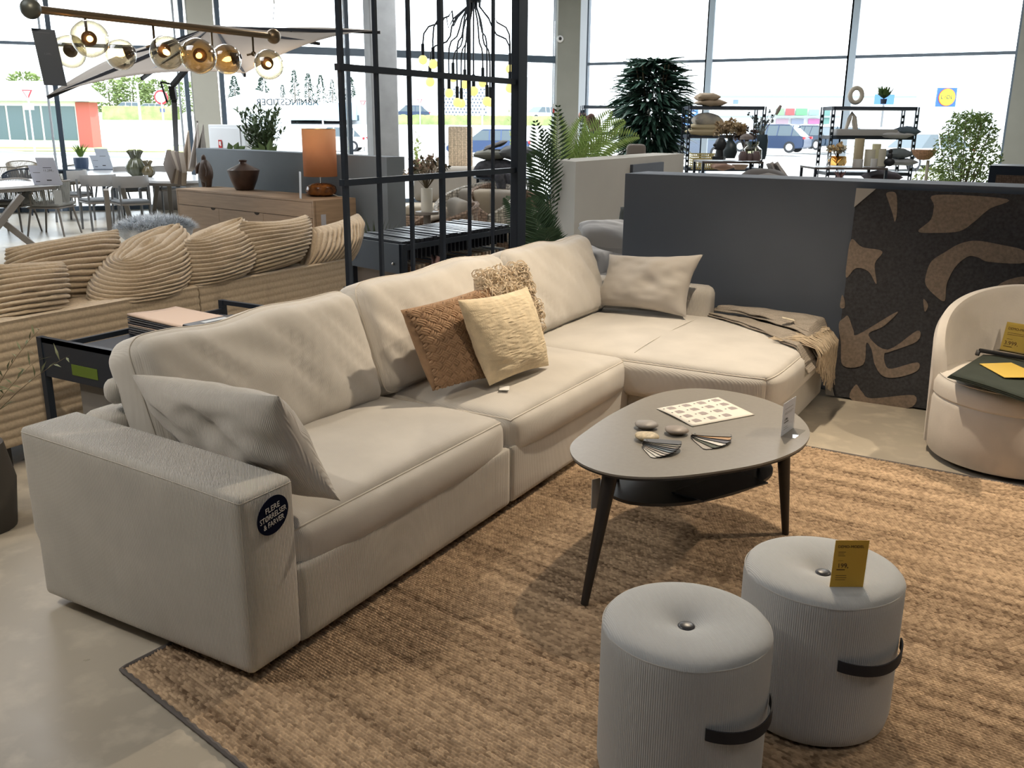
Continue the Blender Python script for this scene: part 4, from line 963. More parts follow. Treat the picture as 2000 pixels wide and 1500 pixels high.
b = B(); b.ball((-0.02, 0, 0.375), (0.034, 0.03, 0.045), 16, 10); b.tube([(-0.02, 0, 0.30), (-0.02, 0, 0.36)], [0.045, 0.025], 12); b.done('head', CLAY, fx)
b = B(); b.tube([(-0.05, -0.03, 0.30), (-0.095, -0.06, 0.25), (-0.09, -0.075, 0.17)], [0.03, 0.025, 0.015], 10); b.tube([(0.05, -0.03, 0.30), (0.10, -0.05, 0.22), (0.09, -0.07, 0.14)], [0.03, 0.025, 0.015], 10); b.done('arm', CLAY, fx)
p = pz(478, 371, SH_)
b = B(); b.lathe([(0, 0), (0.10, 0), (0.115, 0.012), (0.16, 0.12), (0.195, 0.235), (0.198, 0.25), (0.18, 0.262), (0.07, 0.315), (0.045, 0.33), (0.04, 0.35), (0.055, 0.368), (0.052, 0.375), (0.035, 0.37), (0.03, 0.33), (0, 0.32)], (p.x, p.y, SH_), 48, lambda a, z: 1+0.02*sin(2*a))
tag(b.done('stoneware_vase', mat('vase_glaze_brown', (0.085, 0.05, 0.038), 0.28, kind='noise', sc=9, amt=0.3, bump=0.05)), 'squat brown glazed vase with tiny neck in the middle of the sideboard', 'vase')
p = pz(628, 383, SH_); tl_ = thing('table_lamp', 'table lamp with orange drum shade and glossy brown base on the sideboard', 'lamp', (p.x, p.y, SH_))
b = B(); b.lathe([(0, 0), (0.12, 0), (0.17, 0.025), (0.185, 0.07), (0.17, 0.115), (0.12, 0.145), (0.05, 0.155), (0, 0.155)], n=40); b.done('base', mat('glaze_tortoise', (0.05, 0.018, 0.006), 0.12, kind='noise', sc=14, amt=0.5, col2=(0.25, 0.09, 0.02), bump=0.02), tl_)
b = B(); b.cyl((0, 0, 0.15), (0, 0, 0.32), 0.009, n=12); b.done('stem', mat('stem_chrome', (0.6, 0.6, 0.6), 0.25, 1.0), tl_)
SHD = mat('shade_orange', (0.80, 0.47, 0.27), 0.8, kind='noise', sc=10, amt=0.04, bump=0.1)
nt = SHD.node_tree; pb_ = nt.nodes['Principled BSDF']; trn = nt.nodes.new('ShaderNodeBsdfTranslucent'); trn.inputs[0].default_value = (0.95, 0.62, 0.38, 1); mxx = nt.nodes.new('ShaderNodeMixShader'); mxx.inputs[0].default_value = 0.55
nt.links.new(pb_.outputs[0], mxx.inputs[1]); nt.links.new(trn.outputs[0], mxx.inputs[2]); nt.links.new(mxx.outputs[0], nt.nodes['Material Output'].inputs[0])
b = B(); b.tube([(0, 0, 0.23), (0, 0, 0.77)], 0.195, 56, cap=False); o = b.done('lamp_shade', SHD, tl_); md = o.modifiers.new('t', 'SOLIDIFY'); md.thickness = 0.002
b = B(); b.tube([(0.196*cos(2*pi*i/48), 0.196*sin(2*pi*i/48), 0.77) for i in range(48)], 0.003, 6, closed=True); b.done('shade_rim', mat('brass', (0.45, 0.32, 0.12), 0.3, 1.0), tl_)
b = B(); b.tube([(0.18, 0, 0.03), (0.27, -0.02, 0.01), (0.33, 0.03, 0.006)], 0.004, 6); b.done('cord', mat('cord_cream', (0.5, 0.48, 0.42), 0.6), tl_)
Pa = pz(585, 387, SH_); Pb = pz(597, 391, SH_)
card('price_stand', 'narrow white price stand beside the table lamp on the sideboard', Pa, Pb-Pa, V((0.0, 0.05, 1)), 0.11, 0.30, mat('card_white', (0.62, 0.64, 0.68), 0.5), rows=[], holder=False)
# grey low wall behind the sideboard
wa, wb = V((-10.92, 9.66, 0)), V((-6.64, 8.60, 0)); wx = (wb-wa).normalized(); wy = V((-wx.y, wx.x, 0)); we = pd(790, 308, 10.95); we = V((we.x, we.y, 0))
b = B(); b.prism([(q.x, q.y) for q in (wa, wb, we, wa+wy*0.35)], 0, 1.25); struct('wall_divider_grey', b, mat('divider_midgrey', (0.16, 0.185, 0.21), 0.7, kind='noise', sc=2, amt=0.05, bump=0.05), smooth=False)
# sheepskin stool left of the sideboard
p = pz(300, 475, 0.0); p = pz(305, 448, 0.42)
st = thing('sheepskin_stool', 'black stool covered with a fluffy grey sheepskin left of the sideboard', 'stool', (p.x, p.y, 0))
b = B(); b.cyl((0, 0, 0), (0, 0, 0.38), 0.33, 0.33, 32); b.done('stool_body', mat('stool_black', (0.01, 0.012, 0.02), 0.8), st)
b = B(); rr = random.Random(1)
b.ball((0, 0, 0.40), (0.40, 0.40, 0.16), 30, 16, lambda q: q*(1+0.12*noise.noise(q*9)))
for k in range(5000):
    a = rr.random()*2*pi; r = 0.40*sqrt(rr.random()); z = 0.40+0.13*sqrt(max(0, 1-(r/0.40)**2)); b.leaf((r*cos(a), r*sin(a), z), (cos(a)+rr.uniform(-.9, .9), sin(a)+rr.uniform(-.9, .9), 0.7*rr.random()), 0.11, 0.009)
b.done('sheepskin', mat('sheepskin_grey', (0.62, 0.65, 0.68), 0.95, kind='noise', sc=8, amt=0.3, bump=0.2), st, recalc=False)

# ================================================================ DINING AREA
LAM = mat('table_laminate_white', (0.62, 0.63, 0.65), 0.25); GM = mat('taupe_metal', (0.21, 0.19, 0.17), 0.5); GMD = mat('grey_metal', (0.15, 0.155, 0.16), 0.5)
def slab(name, lab, pts, z, th, m, legs, lm, legw=0.05, edge=None):
    c = V((sum(p[0] for p in pts)/len(pts), sum(p[1] for p in pts)/len(pts), 0)); t = thing(name, lab, 'table', c)
    b = B(); b.prism(pts, z-th, z); b.done('table_top', m, t, smooth=False, world=True)
    b = B(); b.prism([(c.x+(x-c.x)*0.93, c.y+(y-c.y)*0.93) for x, y in pts], z-th-0.05, z-th); b.done('apron', edge or lm, t, smooth=False, world=True)
    for a, q in legs: b = B(); b.bar(a, q, legw, legw*0.8, 0.006); b.done('leg', lm, t, smooth=False, world=True)
    return t
slab('cross_leg_table', 'white-topped dining table with crossed taupe legs at the left edge', [(-12.42, 8.45), (-12.62, 8.72), (-13.45, 8.95), (-14.1, 8.85), (-13.9, 5.9), (-12.15, 5.9)], 0.75, 0.03, LAM,
     [(pz(-45, 492, 0.0), pz(42, 382, 0.68)), (pz(66, 480, 0.0), pz(-60, 382, 0.68))], GM, 0.10)
T2 = smoothloop([(-14.9, 10.45), (-14.1, 10.08), (-13.0, 9.80), (-11.95, 9.68), (-11.5, 9.95), (-11.6, 10.5), (-12.5, 11.1), (-13.8, 11.5), (-14.9, 11.5), (-15.3, 11.0)], 100)
slab('oval_dining_table', 'large white oval dining table with thick grey legs', T2, 0.75, 0.035, LAM, [(pz(336, 435, 0), pz(330, 358, 0.66)), (pz(215, 455, 0), pz(207, 370, 0.66)), (pz(256, 437, 0), pz(238, 362, 0.66)), (pz(300, 420, 0), pz(308, 352, 0.66))], GM, 0.07)
T3 = smoothloop([(-17.0, 11.3), (-16.2, 10.95), (-15.6, 11.4), (-15.45, 11.9), (-16.2, 12.5), (-17.0, 12.3)], 60)
slab('dark_dining_table', 'slate-blue topped round dining table by the left window', T3, 0.75, 0.03, mat('table_slate', (0.14, 0.17, 0.22), 0.3), [((-16.7, 11.5, 0), (-16.7, 11.5, 0.7)), ((-15.7, 11.6, 0), (-15.7, 11.6, 0.7)), ((-16.2, 12.2, 0), (-16.2, 12.2, 0.7))], BS, 0.05)
def chair_curved():
    t = thing('curved_back_chair', 'grey dining chair with curved solid back', 'chair')
    b, _ = soft((0.46, 0.44, 0.045), (0, 0, 0.455), 0.02, 10); b.done('seat_pad', mat('pad_grey', (0.17, 0.18, 0.19), 0.8), t)
    b = B(); b.box((0, 0, 0.42), (0.46, 0.44, 0.03), None, 0.01); b.done('seat_frame', GM, t)
    for s in (-1, 1):
        b = B(); b.cyl((s*0.21, -0.21, 0.0), (s*0.215, -0.2, 0.70), 0.017, 0.017, 10); b.done('leg', GMD, t)
        b = B(); b.cyl((s*0.22, 0.22, 0.0), (s*0.205, 0.19, 0.62), 0.017, 0.017, 10); b.tube([(s*0.205, 0.19, 0.62), (s*0.235, 0.05, 0.66), (s*0.235, -0.1, 0.69)], 0.014, 8); b.done('leg', GMD, t)
    b = B(); k = 20; R_ = 0.30; g = []
    for i in range(k+1):
        a = radians(-90)+radians(-62+124*i/k); x, y = R_*cos(a), R_*sin(a)+0.07
        hh = 0.085
        g.append([b.b.verts.new((x*q, (y-0.07)*q+0.07, z)) for q, z in ((1, 0.75-hh), (1.03, 0.75), (1.0, 0.75+hh), (0.94, 0.75+hh), (0.96, 0.75), (0.94, 0.75-hh))])
    for i in range(k):
        for j in range(6): b.b.faces.new((g[i][j], g[i][(j+1) % 6], g[i+1][(j+1) % 6], g[i+1][j]))
    b.b.faces.new(g[0]); b.b.faces.new(g[-1][::-1]); b.done('backrest', mat('chair_shell_grey', (0.32, 0.31, 0.30), 0.5), t); return t
def chair_rope(col, fr, name, lab):
    t = thing(name, lab, 'chair'); ROP = mat('rope_'+name, col, 0.9, kind='rib', sc=0.02, amt=0.1, bump=0.6, dist=0.004, dirv=(1, 1, 0))
    b, _ = soft((0.50, 0.48, 0.06), (0, 0, 0.45), 0.028, 10); b.done('seat_pad', mat('pad_'+name, tuple(c*0.8 for c in col), 0.85), t)
    b = B(); b.box((0, 0, 0.405), (0.5, 0.48, 0.025), None, 0.01); b.done('seat_frame', fr, t)
    for sx_, sy_ in ((-1, -1), (1, -1), (-1, 1), (1, 1)):
        b = B(); b.cyl((sx_*0.26, sy_*0.27, 0), (sx_*0.21, sy_*0.2, 0.41), 0.013, 0.017, 10); b.done('leg', fr, t)
    k = 28; top = []
    for i in range(k+1):
        f = i/k; a = radians(-90-118+236*f); e = abs(2*f-1); z = 0.78-0.14*e**2.2 if e < 0.92 else 0.60
        top.append(V((0.31*cos(a), 0.29*sin(a)+0.02, z)))
    top = [V((-0.25, 0.17, 0.42))]+top+[V((0.25, 0.17, 0.42))]
    b = B(); b.tube(top, 0.013, 8); b.done('top_rail', fr, t)
    b = B()
    for i in range(1, len(top)-1):
        for s in (0, 0.5):
            q = top[i].lerp(top[min(i+1, len(top)-2)], s); lo = V((q.x*0.86, q.y*0.86, 0.44)); b.tube([q, lo], 0.0075, 5)
    b.done('rope_back', ROP, t); return t
CC = chair_curved()
CR1 = chair_rope((0.33, 0.335, 0.32), GM, 'rope_armchair', 'grey rope-backed dining armchair')
CR2 = chair_rope((0.50, 0.42, 0.34), mat('frame_sand', (0.32, 0.27, 0.22), 0.6), 'beige_rope_chair', 'beige rope-backed garden chair')
CR3 = chair_rope((0.07, 0.085, 0.11), BS, 'dark_rope_chair', 'dark blue-grey rope-backed dining armchair')
used = set()
def put(proto, u, v, ang, lab, grp):
    p = pz(u, v, 0); rz = math.atan2(-p.y, -p.x)+radians(90)+radians(ang)     # ang 0: backrest towards the camera... seat faces away
    if id(proto) not in used:
        used.add(id(proto)); proto.location = (p.x, p.y, 0); proto.rotation_euler = (0, 0, rz); tag(proto, lab, None, grp); return proto
    return dup(proto, (p.x, p.y, 0), rz, lab, None, grp)
# rz such that local -Y (backrest side) points to the camera when ang = 0
g1 = 'curved-back chairs around the oval table'
put(CC, 262, 452, 18, 'curved-back grey dining chair nearest the sideboard, back to the camera', g1)
put(CC, 200, 448, 18, 'curved-back grey dining chair left of its twin, back to the camera', g1)
put(CC, 150, 432, 60, 'curved-back grey dining chair at the left end of the oval table', g1)
put(CC, 262, 418, 195, 'curved-back grey chair facing us across the oval table, left one', g1)
put(CC, 335, 415, 200, 'curved-back grey chair facing us across the oval table, right one', g1)
g2 = 'grey rope chairs at the cross-leg table'
put(CR1, 108, 458, 62, 'grey rope-backed armchair with paper tag at the end of the cross-leg table', g2)
put(CR1, 30, 455, 150, 'grey rope-backed armchair tucked behind the cross-leg table', g2)
g3 = 'beige rope chairs by the left window'
for u, v, a, l in ((8, 408, 30, 'beige rope garden chair cut by the left edge of the picture'), (68, 402, 10, 'beige rope garden chair with its back to us by the left window'), (52, 388, 190, 'beige rope garden chair furthest back by the left window'), (145, 398, 40, 'beige rope garden chair behind the window mullion')): put(CR2, u, v, a, l, g3)
g4 = 'dark rope chairs at the slate table'
put(CR3, 52, 418, 150, 'dark rope armchair behind the white price cards', g4)
put(CR3, 222, 402, -70, 'dark rope armchair at the right end of the slate table', g4)
b = B(); p = pd(113, 385, 11.9); b.box(p, (0.10, 0.004, 0.17), Matrix.Rotation(0.6, 3, 'Z')); tag(b.done('paper_tag', mat('tag_pale', (0.5, 0.52, 0.52), 0.6), smooth=False), 'pale paper tag hanging on the front grey rope chair', 'tag')
CWB = mat('card_lilac', (0.75, 0.76, 0.86), 0.6)
def tcard(u, v, w, h, lab, words=(), lean=0.25):
    p = pz(u, v, 0.751); card('price_stand', lab, p, RH+FH*0.1, V((0, 0, 1))-RH*0.22, w, h, CWB, rows=[(0.2, 0.7, 0.62, 0.02), (0.2, 0.5, 0.15, 0.04)], words=words, foot=0.08)
tcard(67, 361, 0.19, 0.27, 'smaller left of two white price cards on the cross-leg table')
tcard(86, 361, 0.25, 0.38, 'larger right of two white price cards on the cross-leg table', [('11.299,-', 0.5, 0.52, 0.12, 'CENTER')])
tcard(183, 330, 0.18, 0.25, 'smaller left of two price cards on the slate table')
tcard(196, 330, 0.24, 0.38, 'larger right of two price cards on the slate table')
GRN = mat('leaf_fresh_green', (0.20, 0.32, 0.05), 0.55)
def grass(name, lab, base, n, h, spread, m, seed, w=0.012, parent=None):
    rr = random.Random(seed); t = parent or thing(name, lab, 'plant', base); lf = B()
    for k in range(n):
        a = rr.random()*2*pi; d = V((cos(a)*spread*rr.random(), sin(a)*spread*rr.random(), 1)); lf.leaf(V(base)+V((cos(a)*0.03, sin(a)*0.03, 0)), d, h*(0.6+0.5*rr.random()), w, V((cos(a), sin(a), 0.2)), -0.15)
    lf.done('foliage', m, t, world=True, smooth=False, recalc=False); return t
p = pz(160, 329, 0.751); t = grass('potted_grass', 'spiky green plant in a ribbed blue pot on the slate table', (p.x, p.y, 0.95), 60, 0.30, 0.9, GRN, 3, 0.022)
b = B(); b.lathe([(0, -0.2), (0.11, -0.2), (0.13, -0.1), (0.13, 0), (0.11, 0), (0, -0.02)], n=32, fn=lambda a, z: 1+0.03*sin(14*a)); b.done('pot', mat('pot_blue', (0.07, 0.10, 0.17), 0.5), t)
GV = mat('glaze_olive', (0.07, 0.075, 0.045), 0.25, kind='noise', sc=8, amt=0.4, bump=0.1)
for u, v, s, lab, seed in ((268, 345, 1.0, 'taller dark green lobed vase on the oval table', 1), (291, 346, 0.62, 'smaller brown-green lobed vase on the oval table', 2)):
    p = pz(u, v, 0.75); b = B(); s *= 0.98
    b.lathe([(0, 0), (0.07*s, 0), (0.15*s, 0.08*s), (0.165*s, 0.16*s), (0.11*s, 0.25*s), (0.07*s, 0.30*s), (0.05*s, 0.31*s), (0, 0.30*s)], (p.x, p.y, 0.751), 64, lambda a, z: 1+0.06*sin(10*a))
    for k in range(5):
        a = 2*pi*k/5; b.tube([(p.x+0.03*s*cos(a), p.y+0.03*s*sin(a), 0.751+0.28*s), (p.x+0.075*s*cos(a), p.y+0.075*s*sin(a), 0.751+0.36*s), (p.x+0.11*s*cos(a), p.y+0.11*s*sin(a), 0.751+0.42*s)], [0.04*s, 0.03*s, 0.035*s], 10)
    tag(b.done('lobed_vase', GV if seed == 1 else mat('glaze_brown_green', (0.10, 0.08, 0.04), 0.25, kind='noise', sc=10, amt=0.4, bump=0.1)), lab, 'vase')
# cushions bundled at the umbrella foot
BM = mat('rolled_cloth', (0.34, 0.29, 0.24), 0.9)
t = thing('stacked_cushion_pads', 'beige garden pads standing on edge beside the umbrella pole', 'cushions', pz(338, 405, 0))
for k in range(4):
    p0 = pd(350+k*6-8, 345+2*k, 13.0); p1 = pd(326+k*9, 306+k*1, 13.2); b = B(); b.bar(p0, p1, 0.07, 0.30, 0.02); b.done('pad', BM if k % 2 else mat('rolled_cloth_dark', (0.16, 0.13, 0.11), 0.9), t, world=True)
b = B(); p = pz(352, 408, 0); b.box((p.x, p.y, 0.25), (0.7, 0.5, 0.5), Matrix.Rotation(0.5, 3, 'Z'), 0.02); b.done('crate', GM, t, world=True)

# ================================================================ CANTILEVER UMBRELLA
UM = mat('umbrella_beige', (0.46, 0.41, 0.36), 0.85, kind='noise', sc=3, amt=0.04, bump=0.1)
nt = UM.node_tree; pb_ = nt.nodes['Principled BSDF']; trn = nt.nodes.new('ShaderNodeBsdfTranslucent'); trn.inputs[0].default_value = (0.56, 0.5, 0.43, 1); mxx = nt.nodes.new('ShaderNodeMixShader'); mxx.inputs[0].default_value = 0.35
nt.links.new(pb_.outputs[0], mxx.inputs[1]); nt.links.new(trn.outputs[0], mxx.inputs[2]); nt.links.new(mxx.outputs[0], nt.nodes['Material Output'].inputs[0])
um = thing('garden_umbrella', 'large tilted beige cantilever umbrella above the dining tables', 'umbrella', pz(346, 400, 0))
uL, uN, uF, uR = pd(92, 187, 10.3), pd(478, 143, 9.6), pd(330, 82, 13.2), pd(742, 60, 12.2)
hub = pd(420, 70, 11.4)+V((0, 0, 0.12))
uE = [uL, uN, uR, uF]
for i in range(4):
    a, c = uE[i], uE[(i+1) % 4]; b = B(); n = 10; g = []
    for s in range(n+1):
        row = []
        for q in range(n+1):
            e = a.lerp(c, q/n); e = e-V((0, 0, 1))*(-0.10*4*(q/n)*(1-q/n)); P = hub.lerp(e, s/n); P.z -= 0.05*sin(pi*s/n); row.append(b.b.verts.new(P))
        g.append(row)
    for s in range(n):
        for q in range(n):
            vs = [g[s][q], g[s+1][q], g[s+1][q+1], g[s][q+1]]
            b.b.faces.new(vs)
    bmesh.ops.remove_doubles(b.b, verts=b.b.verts[:], dist=1e-5); o = b.done('canopy_panel', UM, um, world=True); md = o.modifiers.new('t', 'SOLIDIFY'); md.thickness = 0.003
UB = mat('umbrella_frame', (0.03, 0.032, 0.04), 0.5)
for e in uE+[uE[i].lerp(uE[(i+1) % 4], 0.5)+V((0, 0, 0.08)) for i in range(4)]:
    b = B(); b.bar(hub-V((0, 0, 0.03)), e-V((0, 0, 0.02)), 0.025, 0.035); b.done('rib', UB, um, smooth=False, world=True)
    b = B(); b.bar(hub-V((0, 0, 0.40)), hub.lerp(e, 0.45)-V((0, 0, 0.05)), 0.018, 0.022); b.done('strut', UB, um, smooth=False, world=True)
m0, m1, m2, m3 = pz(349, 400, 0), pd(340, 195, 12.4), pd(336, 168, 12.4), pd(372, 125, 12.2)
b = B(); b.bar(m0, m1, 0.07, 0.07, 0.01); b.bar(m1, m2, 0.08, 0.08, 0.01); b.done('mast', UB, um, smooth=False, world=True)
b = B(); b.bar(m2, m3, 0.05, 0.07, 0.01); b.bar(m3, hub-V((0, 0, 0.35)), 0.05, 0.06, 0.01); b.done('arm', UB, um, smooth=False, world=True)
b = B(); b.bar(m2+V((0, 0, 0.02)), m2-RH*0.14+V((0, 0, 0.05)), 0.02); b.bar(m2-RH*0.14+V((0, 0, 0.05)), m2-RH*0.08-V((0, 0, 0.2)), 0.02); b.done('crank', UB, um, smooth=False, world=True)
# draped fabrics against the pier
dc = thing('draped_cushion_covers', 'beige cloths hanging in folds beside the grey low wall', 'cloth', pd(385, 300, 14.3))
for k, (u0, u1, v0, v1, c) in enumerate(((352, 376, 255, 335, (0.55, 0.46, 0.38)), (370, 394, 240, 332, (0.60, 0.55, 0.52)), (384, 402, 243, 300, (0.36, 0.33, 0.30)))):
    b = B(); n = 14; m_ = 12; g = []; top = pd((u0+u1)/2+4, v0, 14.3-k*0.1)
    for i in range(n+1):
        f = i/n; row = []
        for j in range(m_+1):
            q = j/m_; P = top.lerp(pd(u0+(u1-u0)*q, v1, 14.3-k*0.1), f); P = P-FH*0.05*sin(q*pi*3+k)*f; row.append(b.b.verts.new(P))
        g.append(row)
    for i in range(n):
        for j in range(m_): b.b.faces.new((g[i][j], g[i+1][j], g[i+1][j+1], g[i][j+1]))
    o = b.done('cloth', mat('cloth_drape_%d' % k, c, 0.9), dc, world=True); md = o.modifiers.new('t', 'SOLIDIFY'); md.thickness = 0.01
b = B(); top = pd(385, 236, 14.4); b.cyl((top.x, top.y, 0), top, 0.015, n=8); b.done('stand', GM, dc, world=True)
# fire hose cabinet
fc = thing('fire_hose_cabinet', 'white metal fire hose cabinet with red sticker on the cream pier', 'cabinet', pd(440, 300, 13.5))
cA, cB = pd(406, 243, 15.0), pd(478, 248, 14.6); X = (cB-cA); X.z = 0; wd = X.length; X.normalize(); Yv = V((-X.y, X.x, 0))
q = Matrix((X, Yv, V((0, 0, 1)))).transposed(); ctr = (cA+cB)/2; ctr.z = (cA.z+0.95)/2
hh = cA.z-0.95
b = B(); b.box(ctr+Yv*0.16, (wd, 0.32, hh), q, 0.01); b.done('body', mat('cabinet_white', (0.80, 0.83, 0.86), 0.4), fc, smooth=False, world=True)
b = B(); b.box(ctr-Yv*0.008-X*0.02, (wd*0.80, 0.012, hh*0.84), q, 0.003); b.done('door', mat('cabinet_white', (0.80, 0.83, 0.86), 0.4), fc, smooth=False, world=True)
s0 = pd(432, 281, 14.86); b = B(); b.box(s0-Yv*0.02, (0.075, 0.004, 0.12), q); b.done('red_sticker', mat('sticker_red', (0.50, 0.03, 0.03), 0.5), fc, smooth=False, world=True)
b = B(); b.box(s0-Yv*0.023+V((0, 0, 0.01)), (0.04, 0.003, 0.055), q); b.ball(s0-Yv*0.023-V((0, 0, 0.02))+X*0.01, (0.016, 0.004, 0.016), 12, 8); b.done('pictogram', LETW, fc, smooth=False, world=True)
# shrub and leaves behind the grey wall
p = pd(514, 300, 14.0); sprigs('potted_shrub', 'feathery olive-green shrub behind the grey low wall', (p.x, p.y, 0.8), 60, 1.05, 0.34, mat('leaf_shrub', (0.10, 0.15, 0.07), 0.6), 11, 0.095, 0.035, leaves=26, start=0.05)
b = B(); b.cyl((p.x, p.y, 0), (p.x, p.y, 0.85), 0.2, 0.25, 24); tag(b.done('planter', GM), 'tall planter under the feathery shrub', 'planter')
for L3, lab in ((((452, 292, -6, -14), (458, 292, 8, -15), (465, 292, 15, -7)), 'pale broad leaves showing above the grey low wall in front of the white cabinet'), (((518, 296, -14, -18), (524, 296, 5, -26), (528, 296, 14, -12), (512, 296, -22, -6)), 'pale broad leaves showing above the grey low wall under the feathery shrub')):
    t = thing('broad_leaf_plant', lab, 'plant', pd(L3[0][0], 330, 13.5)); lf = B()
    for u, v, du, dv in L3: a = pd(u, v+4, 13.5); c = pd(u+du, v+dv, 13.5); lf.leaf(a, c-a, (c-a).length, 0.10, FH, 0.1)
    lf.done('foliage', mat('leaf_pale_green', (0.22, 0.32, 0.12), 0.5), t, world=True, smooth=False, recalc=False)
    q = pd(L3[1][0]+2, 300, 13.5); b = B(); b.cyl((q.x, q.y, 0), (q.x, q.y, q.z), 0.10, 0.13, 20); b.done('pot', GM, t, world=True)

# ================================================================ GLOBE PENDANT
BRS = mat('aged_brass', (0.22, 0.17, 0.11), 0.38, 0.85); AMB = glassy('amber_glass', (0.86, 0.66, 0.36), 0.5, 0.02); CLR = glassy('smoke_glass', (0.86, 0.80, 0.64), 0.5, 0.02)
gp_ = thing('globe_pendant_lamp', 'long brass bar pendant with smoked and amber glass globes', 'pendant lamp', (-3.95, 3.3, 2.12))
eA, eB = pd(60, 17, 4.25), pd(534, 71, 5.45)
b = B(); b.cyl(eA, eB, 0.0165, 0.0165, 16); b.done('bar', BRS, gp_, world=True)
b = B(); b.ball(eA, 0.043, 24, 16); b.done('end_ball', mat('pewter', (0.10, 0.11, 0.10), 0.45, 0.6), gp_, world=True)
b = B(); b.ball(eB, 0.040, 24, 16); b.done('end_ball', BRS, gp_, world=True)
GLB = [(176, 76, 33, 4.4, 0, 146, 0), (135, 100, 30, 4.75, 0, 146, 0), (235, 106, 28, 4.75, 0, 268, 1), (326, 103, 31, 4.7, 0, 268, 1), (388, 109, 32, 4.75, 1, 388, 2), (443, 116, 27, 5.3, 1, 482, 3), (525, 126, 27, 5.1, 0, 482, 3)]
BULB = mat('bulb_warm', (1.0, 0.50, 0.18), 0.4, emit=9); CUP = mat('socket_cup', (0.07, 0.055, 0.045), 0.4, 0.7)
for (u, v, rp_, d, am, au, kk) in GLB:
    c = pd(u, v, d); R_ = rp_*d/1807; f = (au-60)/474; jx = eA.lerp(eB, f); jn = jx-V((0, 0, 0.10))
    b = B(); b.ball(c, R_, 32, 20, lambda q, s=u: q*(1+0.05*noise.noise(q*14+V((s, 0, 0))))); g = b.done('glass_globe', AMB if am else CLR, gp_, world=True)
    b = B(); b.cyl(jx, jn, 0.006, n=8); b.cyl(jn, c.lerp(jn, 0.75), 0.006, n=8); b.ball(jn, 0.014, 12, 8); b.done('arm', BRS, gp_, world=True)
    ax = (jn-c).normalized(); b = B(); b.tube([c+ax*R_*1.02, c+ax*R_*0.8, c+ax*R_*0.35], [0.012, 0.022, 0.034], 20); b.done('socket', CUP, gp_, world=True)
    b = B(); b.tube([c+ax*R_*0.4, c+ax*R_*0.15, c-ax*R_*0.1, c-ax*R_*0.32], [0.006, 0.014, 0.012, 0.002], 12); b.done('candle_bulb', BULB, gp_, world=True)
b = B(); pts = [eB+V((0, 0, 0.03)), pd(533, 40, 5.45), pd(536, 10, 5.45), pd(531, -30, 5.45), V((eB.x, eB.y, 4.85))]; b.tube(pts, 0.002, 5); b.done('cable', mat('cable_grey', (0.3, 0.3, 0.3), 0.5), gp_, world=True)
b = B(); b.tube([eA+V((0, 0, 0.04)), V((eA.x, eA.y, 4.85))], 0.002, 5); b.done('cable', mat('cable_grey', (0.3, 0.3, 0.3), 0.5), gp_, world=True)
P = pd(86, 166, 4.3); sg = card('hanging_price_sign', 'dark narrow price sign hanging in a clear sleeve under the globe pendant', P, pd(125, 168, 4.35)-P, V((0, 0, 1))-RH*0.11, 0.095, 0.238, mat('sign_dark', (0.06, 0.075, 0.10), 0.5), rows=[(0.2, 0.75, 0.93, 0.008)], words=[('1.299,-', 0.3, 0.56, 0.05, 'LEFT')], ink=mat('ink_faint', (0.13, 0.15, 0.19), 0.5), holder=False)
b = B(); b.box(P+RH*0.045+V((0, 0, 0.135))-FH*0.0, (0.112, 0.0015, 0.30), Matrix((V((0.866, 0.5, 0)), V((-0.5, 0.866, 0)), V((-0.09, -0.05, 1)))).transposed()); b.done('clear_sleeve', ACR, sg, smooth=False, world=True)
b = B(); b.tube([P+V((0.0, 0, 0.28)), P+V((-0.02, -0.05, 0.34)), eA.lerp(eB, 0.08)], 0.001, 4); b.done('string', LETW, sg, world=True)
# ================================================================ FABRIC BOARD RACK BEHIND THE GRID
nR, fR = V((-4.19, 5.59, 0)), V((-4.14, 7.14, 0)); wv = V((-0.62, 0.16, 0)); ldir = (fR-nR).normalized(); wd_ = wv.normalized(); WL = wv.length
br = thing('board_rack', 'black rack full of hanging fabric boards behind the lattice partition', 'rack', nR+ldir*0.78+wv*0.5)
for s in (0, 1):
    for w_ in (0, 1):
        q = nR+ldir*1.55*s+wv*w_; b = B(); b.box((q.x, q.y, 0.375), (0.05, 0.05, 0.75), None); b.done('leg', BS, br, smooth=False, world=True)
for w_ in (0, 1): b = B(); b.bar(nR+wv*w_+V((0, 0, 0.72)), nR+ldir*1.55+wv*w_+V((0, 0, 0.72)), 0.03, 0.04); b.done('side_rail', BS, br, smooth=False, world=True)
b = B(); b.bar(nR+V((0, 0, 0.64))-ldir*0.03, nR+wv+V((0, 0, 0.64))-ldir*0.03, 0.02, 0.22); b.done('end_panel', BS, br, smooth=False, world=True)
for f in (0.12, 0.88): b = B(); q = nR+wv*f-ldir*0.045+V((0, 0, 0.60)); b.ball(q, 0.010, 10, 6); b.done('screw_head', mat('screw', (0.6, 0.6, 0.6), 0.3, 1.0), br, world=True)
fcol = [(0.42, 0.34, 0.25), (0.18, 0.19, 0.22), (0.55, 0.48, 0.38), (0.30, 0.19, 0.12), (0.08, 0.09, 0.12), (0.62, 0.57, 0.5), (0.22, 0.18, 0.15), (0.45, 0.37, 0.3)]
ROT = Matrix((wd_, V((-wd_.y, wd_.x, 0)), V((0, 0, 1)))).transposed()
hb = mat('board_header_black', (0.02, 0.023, 0.03), 0.3); rr = random.Random(8)
